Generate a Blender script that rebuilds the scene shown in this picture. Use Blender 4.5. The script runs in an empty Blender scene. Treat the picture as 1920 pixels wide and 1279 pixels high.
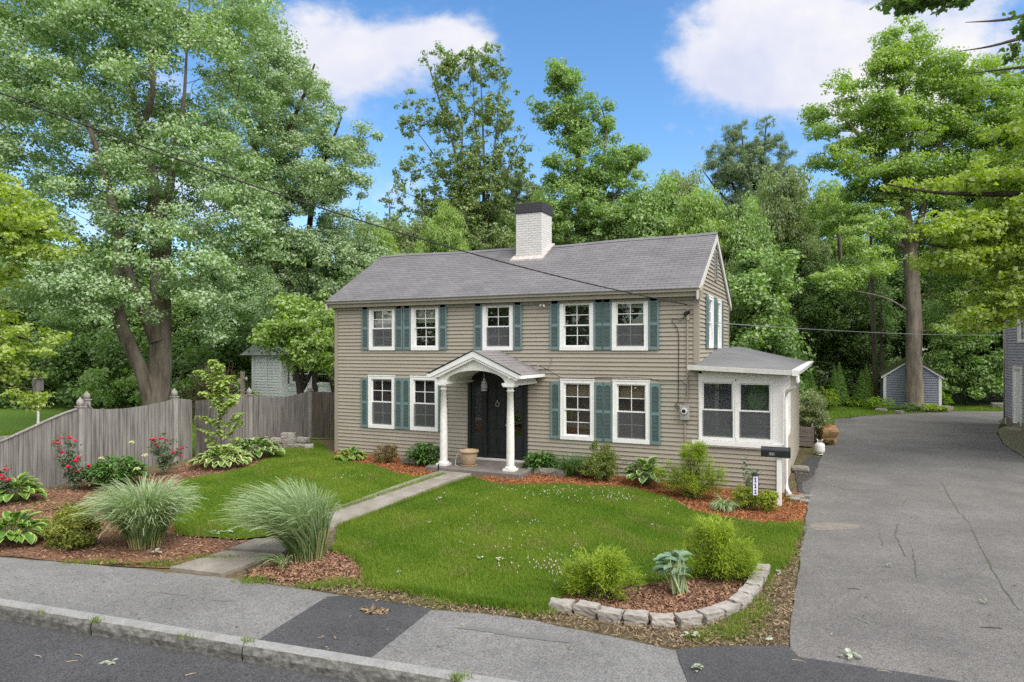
import bpy, bmesh, math, random
import numpy as np
from mathutils import Vector
PI = math.pi
sc = bpy.context.scene
C = sc.collection

# ------------------------------------------------------------------ camera
CAM = np.array((3.04, -17.0, 3.33)); YAW = math.radians(25.37); FPX = 1280.0; HOR = 655.0
cd = bpy.data.cameras.new('camera'); cam = bpy.data.objects.new('camera', cd); C.objects.link(cam)
cam.location = CAM; cam.rotation_euler = (PI/2, 0, YAW)
cd.sensor_width = 36; cd.lens = 24; cd.shift_y = 15.5/1920; cd.clip_start = 0.05; cd.clip_end = 2000
sc.camera = cam
# ------------------------------------------------------------------ light
sc.view_settings.view_transform = 'Standard'; sc.view_settings.look = 'None'
sc.view_settings.exposure = 1.45; sc.view_settings.gamma = 1
SUN_EL = math.radians(52); SUN_AZ = math.atan2(0.93, -0.37)
sunv = Vector((math.cos(SUN_EL)*math.sin(SUN_AZ), math.cos(SUN_EL)*math.cos(SUN_AZ), math.sin(SUN_EL)))
sl = bpy.data.lights.new('sun', 'SUN'); sl.energy = 1.7; sl.angle = math.radians(50); sl.color = (1.0, .965, .90)
so = bpy.data.objects.new('sun', sl); C.objects.link(so); so.rotation_euler = sunv.to_track_quat('Z', 'Y').to_euler()

w = bpy.data.worlds.new('World'); sc.world = w; w.use_nodes = True
nt = w.node_tree; nt.nodes.clear()
def N(t, **k):
    n = nt.nodes.new(t)
    for a, b in k.items(): setattr(n, a, b)
    return n
def M_(op, a, b=None, c=None, clamp=False):
    n = nt.nodes.new('ShaderNodeMath'); n.operation = op; n.use_clamp = clamp
    for i, v in enumerate((a, b, c)):
        if v is None: continue
        if isinstance(v, (int, float)): n.inputs[i].default_value = v
        else: nt.links.new(v, n.inputs[i])
    return n.outputs[0]
def build_sky():
    L = nt.links.new
    out = N('ShaderNodeOutputWorld'); sky = N('ShaderNodeTexSky', sky_type='NISHITA')
    sky.sun_disc = False; sky.sun_elevation = SUN_EL; sky.sun_rotation = SUN_AZ
    sky.altitude = 0; sky.air_density = 1.0; sky.dust_density = 0.9; sky.ozone_density = 2.0
    hs = N('ShaderNodeHueSaturation'); hs.inputs['Saturation'].default_value = 1.24; hs.inputs['Value'].default_value = .95
    L(sky.outputs[0], hs.inputs['Color'])
    b1 = N('ShaderNodeBackground'); b1.inputs[1].default_value = 0.09; L(hs.outputs[0], b1.inputs[0])
    tc = N('ShaderNodeTexCoord'); sp = N('ShaderNodeSeparateXYZ'); L(tc.outputs['Generated'], sp.inputs[0])
    x, y, z = sp.outputs
    s, c = math.sin(YAW), math.cos(YAW)
    f = M_('ADD', M_('MULTIPLY', x, -s), M_('MULTIPLY', y, c)); f = M_('MAXIMUM', f, 0.05)
    r = M_('ADD', M_('MULTIPLY', x, c), M_('MULTIPLY', y, s))
    u = M_('DIVIDE', r, f); v = M_('DIVIDE', z, f)
    cb = N('ShaderNodeCombineXYZ'); L(u, cb.inputs[0]); L(v, cb.inputs[1])
    def noise(scale, detail, sy=1.0, rough=.55):
        mp = N('ShaderNodeMapping'); mp.inputs['Scale'].default_value = (1, sy, 1); L(cb.outputs[0], mp.inputs[0])
        n = N('ShaderNodeTexNoise'); n.inputs['Scale'].default_value = scale; n.inputs['Detail'].default_value = detail
        n.inputs['Roughness'].default_value = rough; L(mp.outputs[0], n.inputs['Vector']); return n.outputs['Fac']
    n1 = noise(5.5, 10, 1.35, .62); n2 = noise(2.2, 5, 1.4)
    tot = None
    # broad fair-weather clouds: azimuth, height, half width, half height, strength
    for (pu, pv, ru, rv, k) in [(-.20, .43, .10, .055, 1.25), (-.07, .44, .06, .04, 1.0), (-.30, .42, .07, .06, .8), (-.12, .465, .05, .03, .8), (-.36,.51,.06,.025,.35),
                                (.43, .425, .135, .085, 1.5), (.31, .41, .06, .05, .9), (.40, .50, .12, .05, 1.2), (.54, .37, .14, .08, 1.0), (.64, .50, .16, .07, .6), (.80, .40, .18, .16, .5),
                                (-.60, .33, .24, .22, .6), (-.17, .22, .12, .05, .5), (.25, .20, .5, .05, .12), (-.1, .20, .7, .07, .2)]:
        du = M_('DIVIDE', M_('SUBTRACT', u, pu), ru); dv = M_('DIVIDE', M_('SUBTRACT', v, pv), rv)
        q = M_('ADD', M_('MULTIPLY', du, du), M_('MULTIPLY', dv, dv))
        g = M_('MULTIPLY', M_('EXPONENT', M_('MULTIPLY', q, -1.0)), k)
        tot = g if tot is None else M_('ADD', tot, g)
    m = M_('ADD', tot, M_('MULTIPLY', M_('SUBTRACT', n1, .5), 3.0))
    m = M_('ADD', m, M_('MULTIPLY', M_('SUBTRACT', n2, .5), .5))
    mr = N('ShaderNodeMapRange', interpolation_type='SMOOTHSTEP'); L(m, mr.inputs[0])
    mr.inputs[1].default_value = .30; mr.inputs[2].default_value = 1.15
    gate = M_('MULTIPLY', mr.outputs[0], M_('GREATER_THAN', f, .06))
    # heavy white cloud put into the unseen sky as front fill light
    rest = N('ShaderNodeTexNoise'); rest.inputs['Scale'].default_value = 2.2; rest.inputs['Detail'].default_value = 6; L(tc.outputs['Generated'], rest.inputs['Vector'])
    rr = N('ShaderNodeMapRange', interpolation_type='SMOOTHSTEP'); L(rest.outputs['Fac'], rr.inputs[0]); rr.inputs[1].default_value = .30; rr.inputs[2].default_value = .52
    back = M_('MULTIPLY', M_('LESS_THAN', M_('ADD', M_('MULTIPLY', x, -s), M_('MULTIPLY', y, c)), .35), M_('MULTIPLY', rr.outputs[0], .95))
    n3 = noise(3.5, 6, 1.2, .6); cr = N('ShaderNodeMapRange'); L(n3, cr.inputs[0]); cr.inputs[1].default_value = .35; cr.inputs[2].default_value = .62
    cm = N('ShaderNodeMix', data_type='RGBA'); cm.inputs[6].default_value = (.72, .76, .95, 1); cm.inputs[7].default_value = (1.0, .99, 1.0, 1); L(cr.outputs[0], cm.inputs[0])
    b2 = N('ShaderNodeBackground'); L(cm.outputs[2], b2.inputs[0]); b2.inputs[1].default_value = .36
    b3 = N('ShaderNodeBackground'); b3.inputs[0].default_value = (1.0, .975, .95, 1); b3.inputs[1].default_value = .60     # unseen bright overcast, added to light the house front
    mx = N('ShaderNodeMixShader'); L(gate, mx.inputs[0]); L(b1.outputs[0], mx.inputs[1]); L(b2.outputs[0], mx.inputs[2])
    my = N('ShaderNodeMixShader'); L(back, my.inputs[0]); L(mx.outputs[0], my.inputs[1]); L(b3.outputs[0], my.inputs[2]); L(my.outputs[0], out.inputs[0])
build_sky()
sc.cycles.max_bounces = 8; sc.cycles.transparent_max_bounces = 12; sc.cycles.transmission_bounces = 4
sc.cycles.diffuse_bounces = 4; sc.cycles.glossy_bounces = 3; sc.cycles.use_denoising = False

# ------------------------------------------------------------------ mapping of the picture to the place
_s, _c = math.sin(YAW), math.cos(YAW)
FWD = np.array((-_s, _c, 0)); RGT = np.array((_c, _s, 0)); UP = np.array((0, 0, 1.0))
def smooth(t, a, b):
    t = np.clip((np.asarray(t, float)-a)/(b-a), 0, 1); return t*t*(3-2*t)
def gz(x, y): return 0.13*smooth(-np.asarray(x, float), -0.5, 4.0)*smooth(y, -8.0, -2.0)
def P(px, py, d): return CAM + d*FWD + (px-960)/FPX*d*RGT + (HOR-py)/FPX*d*UP
def gp(px, py):
    z = 0.0
    for _ in range(6):
        p = P(px, py, FPX*(CAM[2]-z)/(py-HOR)); z = float(gz(p[0], p[1]))
    return np.array((p[0], p[1], z))
def gd(px, d):                                  # ground point at a depth
    p = P(px, HOR, d); return np.array((p[0], p[1], float(gz(p[0], p[1]))))
def pw(px, d): return px/FPX*d                  # picture length to metres at a depth
def kerb_y(x): return -11.0+(x+.33)*.124

# ------------------------------------------------------------------ materials
def new_mat(name):
    m = bpy.data.materials.new(name); m.use_nodes = True; t = m.node_tree; b = t.nodes['Principled BSDF']; return m, t, b
def rgb(c): return (c[0], c[1], c[2], 1)
def mat(name, c1, c2=None, rough=.6, scale=6., stretch=(1, 1, 1), spec=.3, bump=0., bscale=None, lo=.35, hi=.65, metal=0., detail=6, c3=None, s3=1.2, a3=.5):
    m, t, b = new_mat(name); L = t.links.new
    b.inputs['Roughness'].default_value = rough; b.inputs['Specular IOR Level'].default_value = spec; b.inputs['Metallic'].default_value = metal
    g = t.nodes.new('ShaderNodeNewGeometry'); mp = t.nodes.new('ShaderNodeMapping'); mp.inputs['Scale'].default_value = stretch
    L(g.outputs['Position'], mp.inputs[0])
    if c2 is None: c2 = tuple(v*.85 for v in c1)
    n = t.nodes.new('ShaderNodeTexNoise'); n.inputs['Scale'].default_value = scale; n.inputs['Detail'].default_value = detail; L(mp.outputs[0], n.inputs['Vector'])
    r = t.nodes.new('ShaderNodeMapRange'); r.inputs[1].default_value = lo; r.inputs[2].default_value = hi; L(n.outputs['Fac'], r.inputs[0])
    x = t.nodes.new('ShaderNodeMix'); x.data_type = 'RGBA'; x.inputs[6].default_value = rgb(c1); x.inputs[7].default_value = rgb(c2); L(r.outputs[0], x.inputs[0])
    col = x.outputs[2]
    if c3 is not None:
        n3 = t.nodes.new('ShaderNodeTexNoise'); n3.inputs['Scale'].default_value = s3; n3.inputs['Detail'].default_value = 5; L(mp.outputs[0], n3.inputs['Vector'])
        r3 = t.nodes.new('ShaderNodeMapRange'); r3.inputs[1].default_value = .45; r3.inputs[2].default_value = .68; r3.inputs[4].default_value = a3; L(n3.outputs['Fac'], r3.inputs[0])
        x3 = t.nodes.new('ShaderNodeMix'); x3.data_type = 'RGBA'; L(col, x3.inputs[6]); x3.inputs[7].default_value = rgb(c3); L(r3.outputs[0], x3.inputs[0]); col = x3.outputs[2]
    L(col, b.inputs['Base Color'])
    if bump:
        nb = t.nodes.new('ShaderNodeTexNoise'); nb.inputs['Scale'].default_value = bscale or scale*3; nb.inputs['Detail'].default_value = 6; L(mp.outputs[0], nb.inputs['Vector'])
        bp = t.nodes.new('ShaderNodeBump'); bp.inputs['Strength'].default_value = bump; bp.inputs['Distance'].default_value = .02; L(nb.outputs['Fac'], bp.inputs['Height']); L(bp.outputs[0], b.inputs['Normal'])
    return m
def leaf_mat(name, lo, hi, under=None, trans=.35, rough=.45, spec=.35):
    m, t, b = new_mat(name); L = t.links.new; o = t.nodes['Material Output']
    a = t.nodes.new('ShaderNodeAttribute'); a.attribute_name = 'tint'
    x = t.nodes.new('ShaderNodeMix'); x.data_type = 'RGBA'; x.inputs[6].default_value = rgb(lo); x.inputs[7].default_value = rgb(hi); L(a.outputs['Fac'], x.inputs[0])
    col = x.outputs[2]
    if under is not None:
        g = t.nodes.new('ShaderNodeNewGeometry'); y = t.nodes.new('ShaderNodeMix'); y.data_type = 'RGBA'
        L(g.outputs['Backfacing'], y.inputs[0]); L(col, y.inputs[6]); y.inputs[7].default_value = rgb(under); col = y.outputs[2]
    L(col, b.inputs['Base Color']); b.inputs['Roughness'].default_value = rough; b.inputs['Specular IOR Level'].default_value = spec
    tr = t.nodes.new('ShaderNodeBsdfTranslucent'); h = t.nodes.new('ShaderNodeMix'); h.data_type = 'RGBA'; h.blend_type = 'MULTIPLY'; h.inputs[0].default_value = 1
    L(x.outputs[2], h.inputs[6]); h.inputs[7].default_value = (1.5, 1.6, .7, 1); L(h.outputs[2], tr.inputs[0])
    ms = t.nodes.new('ShaderNodeMixShader'); ms.inputs[0].default_value = trans; L(b.outputs[0], ms.inputs[1]); L(tr.outputs[0], ms.inputs[2]); L(ms.outputs[0], o.inputs[0])
    return m
def edge_mat(name, mid, edge, lo=.5, hi=.6, trans=.25):       # leaves with a margin of another colour
    m = leaf_mat(name, mid, edge, trans=trans); t = m.node_tree; L = t.links.new
    a = [n for n in t.nodes if n.type == 'ATTRIBUTE'][0]
    r = t.nodes.new('ShaderNodeMapRange'); r.inputs[1].default_value = lo; r.inputs[2].default_value = hi
    x = [l.to_socket for l in a.outputs['Fac'].links]
    L(a.outputs['Fac'], r.inputs[0])
    for s in x: L(r.outputs[0], s)
    return m

# ------------------------------------------------------------------ objects
def tag(o, label=None, cat=None, group=None, kind=None):
    if label: o['label'] = label
    if cat: o['category'] = cat
    if group: o['group'] = group
    if kind: o['kind'] = kind
    return o
def thing(name, label, cat, loc=(0, 0, 0), rz=0, group=None):
    o = bpy.data.objects.new(name, None); C.objects.link(o); o.location = [float(v) for v in loc]; o.rotation_euler = (0, 0, rz)
    o.empty_display_size = .1
    return tag(o, label, cat, group)
def link(name, me, parent=None, loc=None, m=None):
    o = bpy.data.objects.new(name, me); C.objects.link(o)
    if parent is not None: o.parent = parent
    if loc is not None: o.location = [float(v) for v in loc]
    if m is not None and not me.materials: me.materials.append(m)
    return o
def dup(root, loc, rz=0, scale=1, label=None):
    r = root.copy(); C.objects.link(r); r.location = [float(v) for v in loc]; r.rotation_euler = (0, 0, rz)
    r.scale = (scale,)*3 if isinstance(scale, (int, float)) else scale
    if label: r['label'] = label
    for ch in root.children:
        c = ch.copy(); C.objects.link(c); c.parent = r
        for g in ch.children:
            d = g.copy(); C.objects.link(d); d.parent = c
    return r
def raw_mesh(name, V, F, tint=None, smooth_=False):
    """V (n,3) array, F (m,k) int array with one k"""
    V = np.ascontiguousarray(V, np.float32); F = np.ascontiguousarray(F, np.int32)
    me = bpy.data.meshes.new(name); k = F.shape[1]
    me.vertices.add(len(V)); me.vertices.foreach_set('co', V.ravel())
    me.loops.add(F.size); me.loops.foreach_set('vertex_index', F.ravel())
    me.polygons.add(len(F)); me.polygons.foreach_set('loop_start', np.arange(len(F), dtype=np.int32)*k)
    me.update(calc_edges=True)
    me.polygons.foreach_set('use_smooth', np.full(len(F), bool(smooth_)))
    if tint is not None:
        a = me.attributes.new('tint', 'FLOAT', 'POINT'); a.data.foreach_set('value', np.ascontiguousarray(tint, np.float32))
    return me
class MB:
    def __init__(s): s.v = []; s.f = []; s.sm = []
    def add(s, V, F, sm=False):
        o = len(s.v); s.v += [tuple(float(q) for q in p) for p in V]; s.f += [tuple(i+o for i in f) for f in F]; s.sm += [sm]*len(F); return s
    def box(s, x0, x1, y0, y1, z0, z1):
        V = [(x0,y0,z0),(x1,y0,z0),(x1,y1,z0),(x0,y1,z0),(x0,y0,z1),(x1,y0,z1),(x1,y1,z1),(x0,y1,z1)]
        return s.add(V, [(0,3,2,1),(4,5,6,7),(0,1,5,4),(1,2,6,5),(2,3,7,6),(3,0,4,7)])
    def hexa(s, A, B):                          # two quads bottom/top
        return s.add(list(A)+list(B), [(0,3,2,1),(4,5,6,7),(0,1,5,4),(1,2,6,5),(2,3,7,6),(3,0,4,7)])
    def prism(s, poly, axis, a, b):
        n = len(poly)
        def p(q, t): return {'x': (t, q[0], q[1]), 'y': (q[0], t, q[1]), 'z': (q[0], q[1], t)}[axis]
        V = [p(q, a) for q in poly]+[p(q, b) for q in poly]
        return s.add(V, [tuple(range(n)), tuple(range(2*n-1, n-1, -1))]+[(i, i+n, (i+1) % n+n, (i+1) % n) for i in range(n)])
    def tube(s, pts, r, k=8, cap=True):
        pts = [np.array(p, float) for p in pts]; R = r if hasattr(r, '__len__') else [r]*len(pts); V = []; F = []
        ref = np.array((0, 0, 1.0))
        for i, p in enumerate(pts):
            d = pts[min(i+1, len(pts)-1)]-pts[max(i-1, 0)]; d = d/(np.linalg.norm(d)+1e-9)
            a = np.cross(d, ref if abs(d[2]) < .95 else np.array((1.0, 0, 0))); a /= np.linalg.norm(a)+1e-9; b = np.cross(d, a)
            for j in range(k):
                t = 2*PI*j/k; V.append(p+R[i]*(math.cos(t)*a+math.sin(t)*b))
        for i in range(len(pts)-1):
            for j in range(k):
                F.append((i*k+j, i*k+(j+1) % k, (i+1)*k+(j+1) % k, (i+1)*k+j))
        s.add(V, F, True)
        if cap: s.add(V[:k], [tuple(range(k))]); s.add(V[-k:], [tuple(range(k-1, -1, -1))])
        return s
    def lathe(s, prof, c=(0, 0, 0), k=20, sm=True):
        V = []; F = []
        for (r, z) in prof:
            for j in range(k): V.append((c[0]+r*math.cos(2*PI*j/k), c[1]+r*math.sin(2*PI*j/k), c[2]+z))
        for i in range(len(prof)-1):
            for j in range(k): F.append((i*k+j, i*k+(j+1) % k, (i+1)*k+(j+1) % k, (i+1)*k+j))
        return s.add(V, F, sm)
    def quad(s, a, b, c, d): return s.add([a, b, c, d], [(0, 1, 2, 3)])
    def mesh(s, name):
        me = bpy.data.meshes.new(name); me.from_pydata(s.v, [], s.f); me.polygons.foreach_set('use_smooth', s.sm); me.update(); return me
    def build(s, name, m, parent=None, loc=None, bevel=0):
        o = link(name, s.mesh(name), parent, loc, m)
        if bevel:
            md = o.modifiers.new('bevel', 'BEVEL'); md.width = bevel; md.segments = 2; md.limit_method = 'ANGLE'
        return o
def in_poly(X, Y, poly):
    c = np.zeros(len(X), bool); n = len(poly)
    for i in range(n):
        x0, y0 = poly[i][:2]; x1, y1 = poly[(i+1) % n][:2]
        if y0 == y1: continue
        c ^= ((y0 > Y) != (y1 > Y)) & (X < (x1-x0)*(Y-y0)/(y1-y0)+x0)
    return c
def wobble(poly, step=.25, amp=.03, seed=0, closed=True):
    r = random.Random(seed); out = []; n = len(poly)
    for i in range(n if closed else n-1):
        a = np.array(poly[i][:2], float); b = np.array(poly[(i+1) % n][:2], float); k = max(1, int(np.linalg.norm(b-a)/step))
        for j in range(k): out.append(tuple(a+(b-a)*j/k+np.array((r.uniform(-amp, amp), r.uniform(-amp, amp)))))
    return out
def rounded(poly, it=2):                        # corner cutting
    for _ in range(it):
        q = []
        for i in range(len(poly)):
            a = np.array(poly[i][:2], float); b = np.array(poly[(i+1) % len(poly)][:2], float); q += [tuple(.75*a+.25*b), tuple(.25*a+.75*b)]
        poly = q
    return poly
def sheet(name, poly, dz, m, cell=.8, flat=False, skirt=0):
    bm = bmesh.new(); bm.faces.new([bm.verts.new((p[0], p[1], 0)) for p in poly])
    bmesh.ops.triangulate(bm, faces=bm.faces[:])
    xs = [p[0] for p in poly]; ys = [p[1] for p in poly]
    if not flat:
        for ax, lo, hi in ((0, min(xs), max(xs)), (1, min(ys), max(ys))):
            t = math.ceil(lo/cell)*cell
            while t < hi:
                no = (1, 0, 0) if ax == 0 else (0, 1, 0); co = (t, 0, 0) if ax == 0 else (0, t, 0)
                bmesh.ops.bisect_plane(bm, geom=bm.verts[:]+bm.edges[:]+bm.faces[:], plane_co=co, plane_no=no, dist=1e-5); t += cell
    for v in bm.verts: v.co.z = float(gz(v.co.x, v.co.y))+dz
    bmesh.ops.recalc_face_normals(bm, faces=bm.faces[:])
    if sum(f.normal.z for f in bm.faces) < 0: bmesh.ops.reverse_faces(bm, faces=bm.faces[:])
    if skirt:
        be = [e for e in bm.edges if e.is_boundary]
        r = bmesh.ops.extrude_edge_only(bm, edges=be)
        for v in r['geom']:
            if isinstance(v, bmesh.types.BMVert): v.co.z -= skirt
    me = bpy.data.meshes.new(name); bm.to_mesh(me); bm.free()
    return tag(link(name, me, m=m), kind='structure')
# ================================================================== ground, road, paths
def asphalt(name, c, var=.25, speck=.5, patch=None):
    m, t, b = new_mat(name); L = t.links.new; g = t.nodes.new('ShaderNodeNewGeometry')
    def nz(s, d=4, r=.6):
        n = t.nodes.new('ShaderNodeTexNoise'); n.inputs['Scale'].default_value = s; n.inputs['Detail'].default_value = d; n.inputs['Roughness'].default_value = r; L(g.outputs['Position'], n.inputs['Vector']); return n.outputs['Fac']
    def mr(x, a, bb, lo, hi):
        n = t.nodes.new('ShaderNodeMapRange'); n.inputs[1].default_value = a; n.inputs[2].default_value = bb; n.inputs[3].default_value = lo; n.inputs[4].default_value = hi; L(x, n.inputs[0]); return n.outputs[0]
    def mul(a, bb):
        n = t.nodes.new('ShaderNodeMath'); n.operation = 'MULTIPLY'; L(a, n.inputs[0]); L(bb, n.inputs[1]); return n.outputs[0]
    v = t.nodes.new('ShaderNodeTexVoronoi'); v.inputs['Scale'].default_value = 75; L(g.outputs['Position'], v.inputs['Vector'])
    sp = t.nodes.new('ShaderNodeSeparateColor'); L(v.outputs['Color'], sp.inputs[0])
    k = mul(mul(mr(nz(.6, 6), .3, .7, 1-var, 1+var), mr(nz(5, 5), .35, .65, .93, 1.07)), mr(sp.outputs[0], 0, 1, 1-speck, 1+speck))
    vm = t.nodes.new('ShaderNodeVectorMath'); vm.operation = 'SCALE'; vm.inputs[0].default_value = c; L(k, vm.inputs['Scale'])
    L(vm.outputs[0], b.inputs['Base Color']); b.inputs['Roughness'].default_value = .85; b.inputs['Specular IOR Level'].default_value = .25
    bp = t.nodes.new('ShaderNodeBump'); bp.inputs['Strength'].default_value = .5; bp.inputs['Distance'].default_value = .006; L(v.outputs['Distance'], bp.inputs['Height']); L(bp.outputs[0], b.inputs['Normal'])
    return m
M = {}
M['soil'] = mat('soil and litter', (0.092, 0.068, 0.044), (0.160, 0.124, 0.080), rough=.95, scale=14, spec=.1, bump=.8, bscale=45, c3=(.10, .12, .04), s3=1.1, a3=.6)
M['forest'] = mat('forest floor', (.035, .045, .02), (.06, .055, .03), rough=.95, scale=2, spec=.1, bump=.6, bscale=12)
M['mulch_red'] = mat('red bark mulch', (.185, .075, .036), (.29, .125, .056), rough=.95, scale=38, spec=.1, bump=1, bscale=70)
M['mulch_old'] = mat('aged bark mulch', (0.143, 0.076, 0.049), (0.241, 0.129, 0.085), rough=.95, scale=32, spec=.1, bump=1, bscale=60, c3=(.10, .085, .06), s3=1.6, a3=.6)
M['turf'] = mat('turf', (0.064, 0.119, 0.012), (0.093, 0.145, 0.019), rough=.95, scale=9, spec=.05, bump=.5, bscale=80)
M['turf_far'] = mat('far turf', (.085, .16, .025), (.12, .19, .04), rough=.95, scale=5, spec=.05, bump=.6, bscale=40)
M['concrete'] = mat('old concrete', (.27, .245, .215), (.20, .18, .155), rough=.9, scale=3.5, spec=.15, bump=.3, bscale=40, c3=(.16, .15, .12), s3=2.2, a3=.45)
M['walk'] = asphalt('pavement asphalt', (0.152, 0.150, 0.147), .16, .35)
M['drive'] = asphalt('driveway asphalt', (0.133, 0.127, 0.121), .20, .35)
M['street'] = asphalt('street asphalt', (0.057, 0.057, 0.060), .18, .45)
M['patch'] = asphalt('patched asphalt', (0.058, 0.058, 0.061), .2, .35)
M['granite'] = mat('granite', (0.285, 0.285, 0.280), (0.209, 0.209, 0.204), rough=.85, scale=60, spec=.2, bump=.5, bscale=30, c3=(.17, .165, .15), s3=5, a3=.5)
M['granite_face'] = mat('split granite', (.15, .145, .13), (.09, .088, .08), rough=.9, scale=14, spec=.15, bump=1, bscale=18, c3=(.26, .26, .25), s3=9, a3=.6)

# base ground: one sheet from the kerb to the horizon
xs = np.concatenate([np.linspace(-400, -25, 12), np.linspace(-22, 14, 37), np.linspace(20, 400, 12)])
ys = np.concatenate([[0, .6], np.linspace(1.6, 22, 24), np.linspace(30, 600, 16)])
V = []
for yy in ys:
    for xx in xs:
        k = kerb_y(max(-60, min(60, xx)))+.16; V.append((xx, k+yy, float(gz(xx, k+yy))-.03))
nx = len(xs); F = [(j*nx+i, j*nx+i+1, (j+1)*nx+i+1, (j+1)*nx+i) for j in range(len(ys)-1) for i in range(nx-1)]
tag(link('ground', raw_mesh('ground', np.array(V), np.array(F)), m=M['soil']), kind='structure')
SZ = -.19
V = [(-400, kerb_y(-60)+.05, SZ), (-60, kerb_y(-60)+.05, SZ), (60, kerb_y(60)+.05, SZ), (400, kerb_y(60)+.05, SZ), (400, -400, SZ), (-400, -400, SZ)]
mb = MB(); mb.add(V, [(0, 5, 4, 3, 2, 1)]); tag(mb.build('street', M['street']), kind='structure')

def gpoly(pts): return [tuple(gp(*p)[:2]) for p in pts]
# pavement between kerb and gardens
back = gpoly([(0, 1045), (150, 1056), (310, 1072), (420, 1082), (520, 1098), (600, 1108), (700, 1126), (812, 1143), (900, 1150), (1000, 1163), (1100, 1184), (1180, 1200), (1262, 1216)])
pav = [(-60, back[0][1]-50.95*.09)]+back+[(2.0, -9.45), (12, kerb_y(12)+1.7)]+[(12, kerb_y(12)+.12), (2, kerb_y(2)+.12), (-60, kerb_y(-60)+.12)]
sheet('pavement', [pav[0]]+wobble(back, .3, .02, 3, False)+pav[1+len(back):], -.004, M['walk'], cell=2, skirt=.04)
pt = sheet('pavement_patch', gpoly([(612, 1120), (643, 1117), (730, 1128), (810, 1142), (693, 1235), (475, 1206)]), .004, M['patch'], skirt=.03)
ap = gpoly([(1268, 1219), (1330, 1214), (1400, 1212), (1480, 1212), (1496, 1233), (1560, 1241), (1700, 1263), (1800, 1279)])
sheet('driveway_apron', wobble(ap+[(6.0, -10.6), (7.0, kerb_y(7)+.13), (1.9, kerb_y(1.9)+.13)], .3, .015, 5), .008, M['patch'], skirt=.05)
dl = gpoly([(1482, 1213), (1490, 1130), (1498, 1052), (1508, 1000), (1514, 950), (1522, 900), (1542, 856), (1556, 815), (1566, 790), (1610, 781), (1660, 777), (1790, 771), (1888, 771)])
dr = gpoly([(1868, 808), (1880, 832), (1920, 858)])
sheet('driveway', wobble([(2.6, -9.75)]+dl+dr+[(8.3, 2), (8.0, -9.9)], .35, .025, 7), .002, M['drive'], cell=4, skirt=.04)
M['crack'] = mat('crack', (.075, .073, .062), (.10, .10, .07), rough=1, scale=20)
def crack(pts, wpx=2, sd=1):
    r = random.Random(sd); q = []
    for i in range(len(pts)-1):
        for j in range(6):
            t = j/6; q.append(gp(pts[i][0]*(1-t)+pts[i+1][0]*t+r.uniform(-2, 2), pts[i][1]*(1-t)+pts[i+1][1]*t+r.uniform(-1.5, 1.5)))
    mb = MB()
    for a, b in zip(q[:-1], q[1:]):
        d = (b-a)[:2]; n = np.array((-d[1], d[0]))/(np.linalg.norm(d)+1e-6)*(r.uniform(.001, .009)*wpx/2); z = .007
        mb.quad((a[0]+n[0], a[1]+n[1], z), (a[0]-n[0], a[1]-n[1], z), (b[0]-n[0], b[1]-n[1], z), (b[0]+n[0], b[1]+n[1], z))
    tag(mb.build('driveway_crack', M['crack']), kind='structure')
crack([(1765, 905), (1790, 950), (1820, 985), (1845, 1040), (1875, 1095), (1918, 1155)], 3, 1)
crack([(1683, 982), (1678, 1005), (1692, 1030), (1700, 1048)], 2.5, 2)
crack([(1712, 1030), (1715, 1060), (1718, 1090)], 2.5, 3); crack([(1650, 1000), (1655, 1030)], 2, 4)
crack([(1735, 1036), (1760, 1040)], 1.5, 5); crack([(1600, 1158), (1640, 1175)], 1.5, 6); crack([(1700, 935), (1690, 955)], 1.5, 7)
# scraped dark streaks on the pavement
M['scuff'] = mat('worn streak', (.125, .124, .122), (.145, .143, .14), rough=.95, scale=14)
def streak(pts, seed):
    sheet('pavement_streak', wobble(gpoly(pts), .06, .012, seed), .0015, M['scuff'], flat=True)
streak([(850, 1177), (890, 1174), (1000, 1190), (1075, 1200), (1070, 1206), (980, 1196), (900, 1183)], 1)
streak([(395, 1120), (430, 1122), (440, 1128), (400, 1126)], 2); streak([(300, 1108), (350, 1114), (350, 1117), (300, 1112)], 3)

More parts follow.
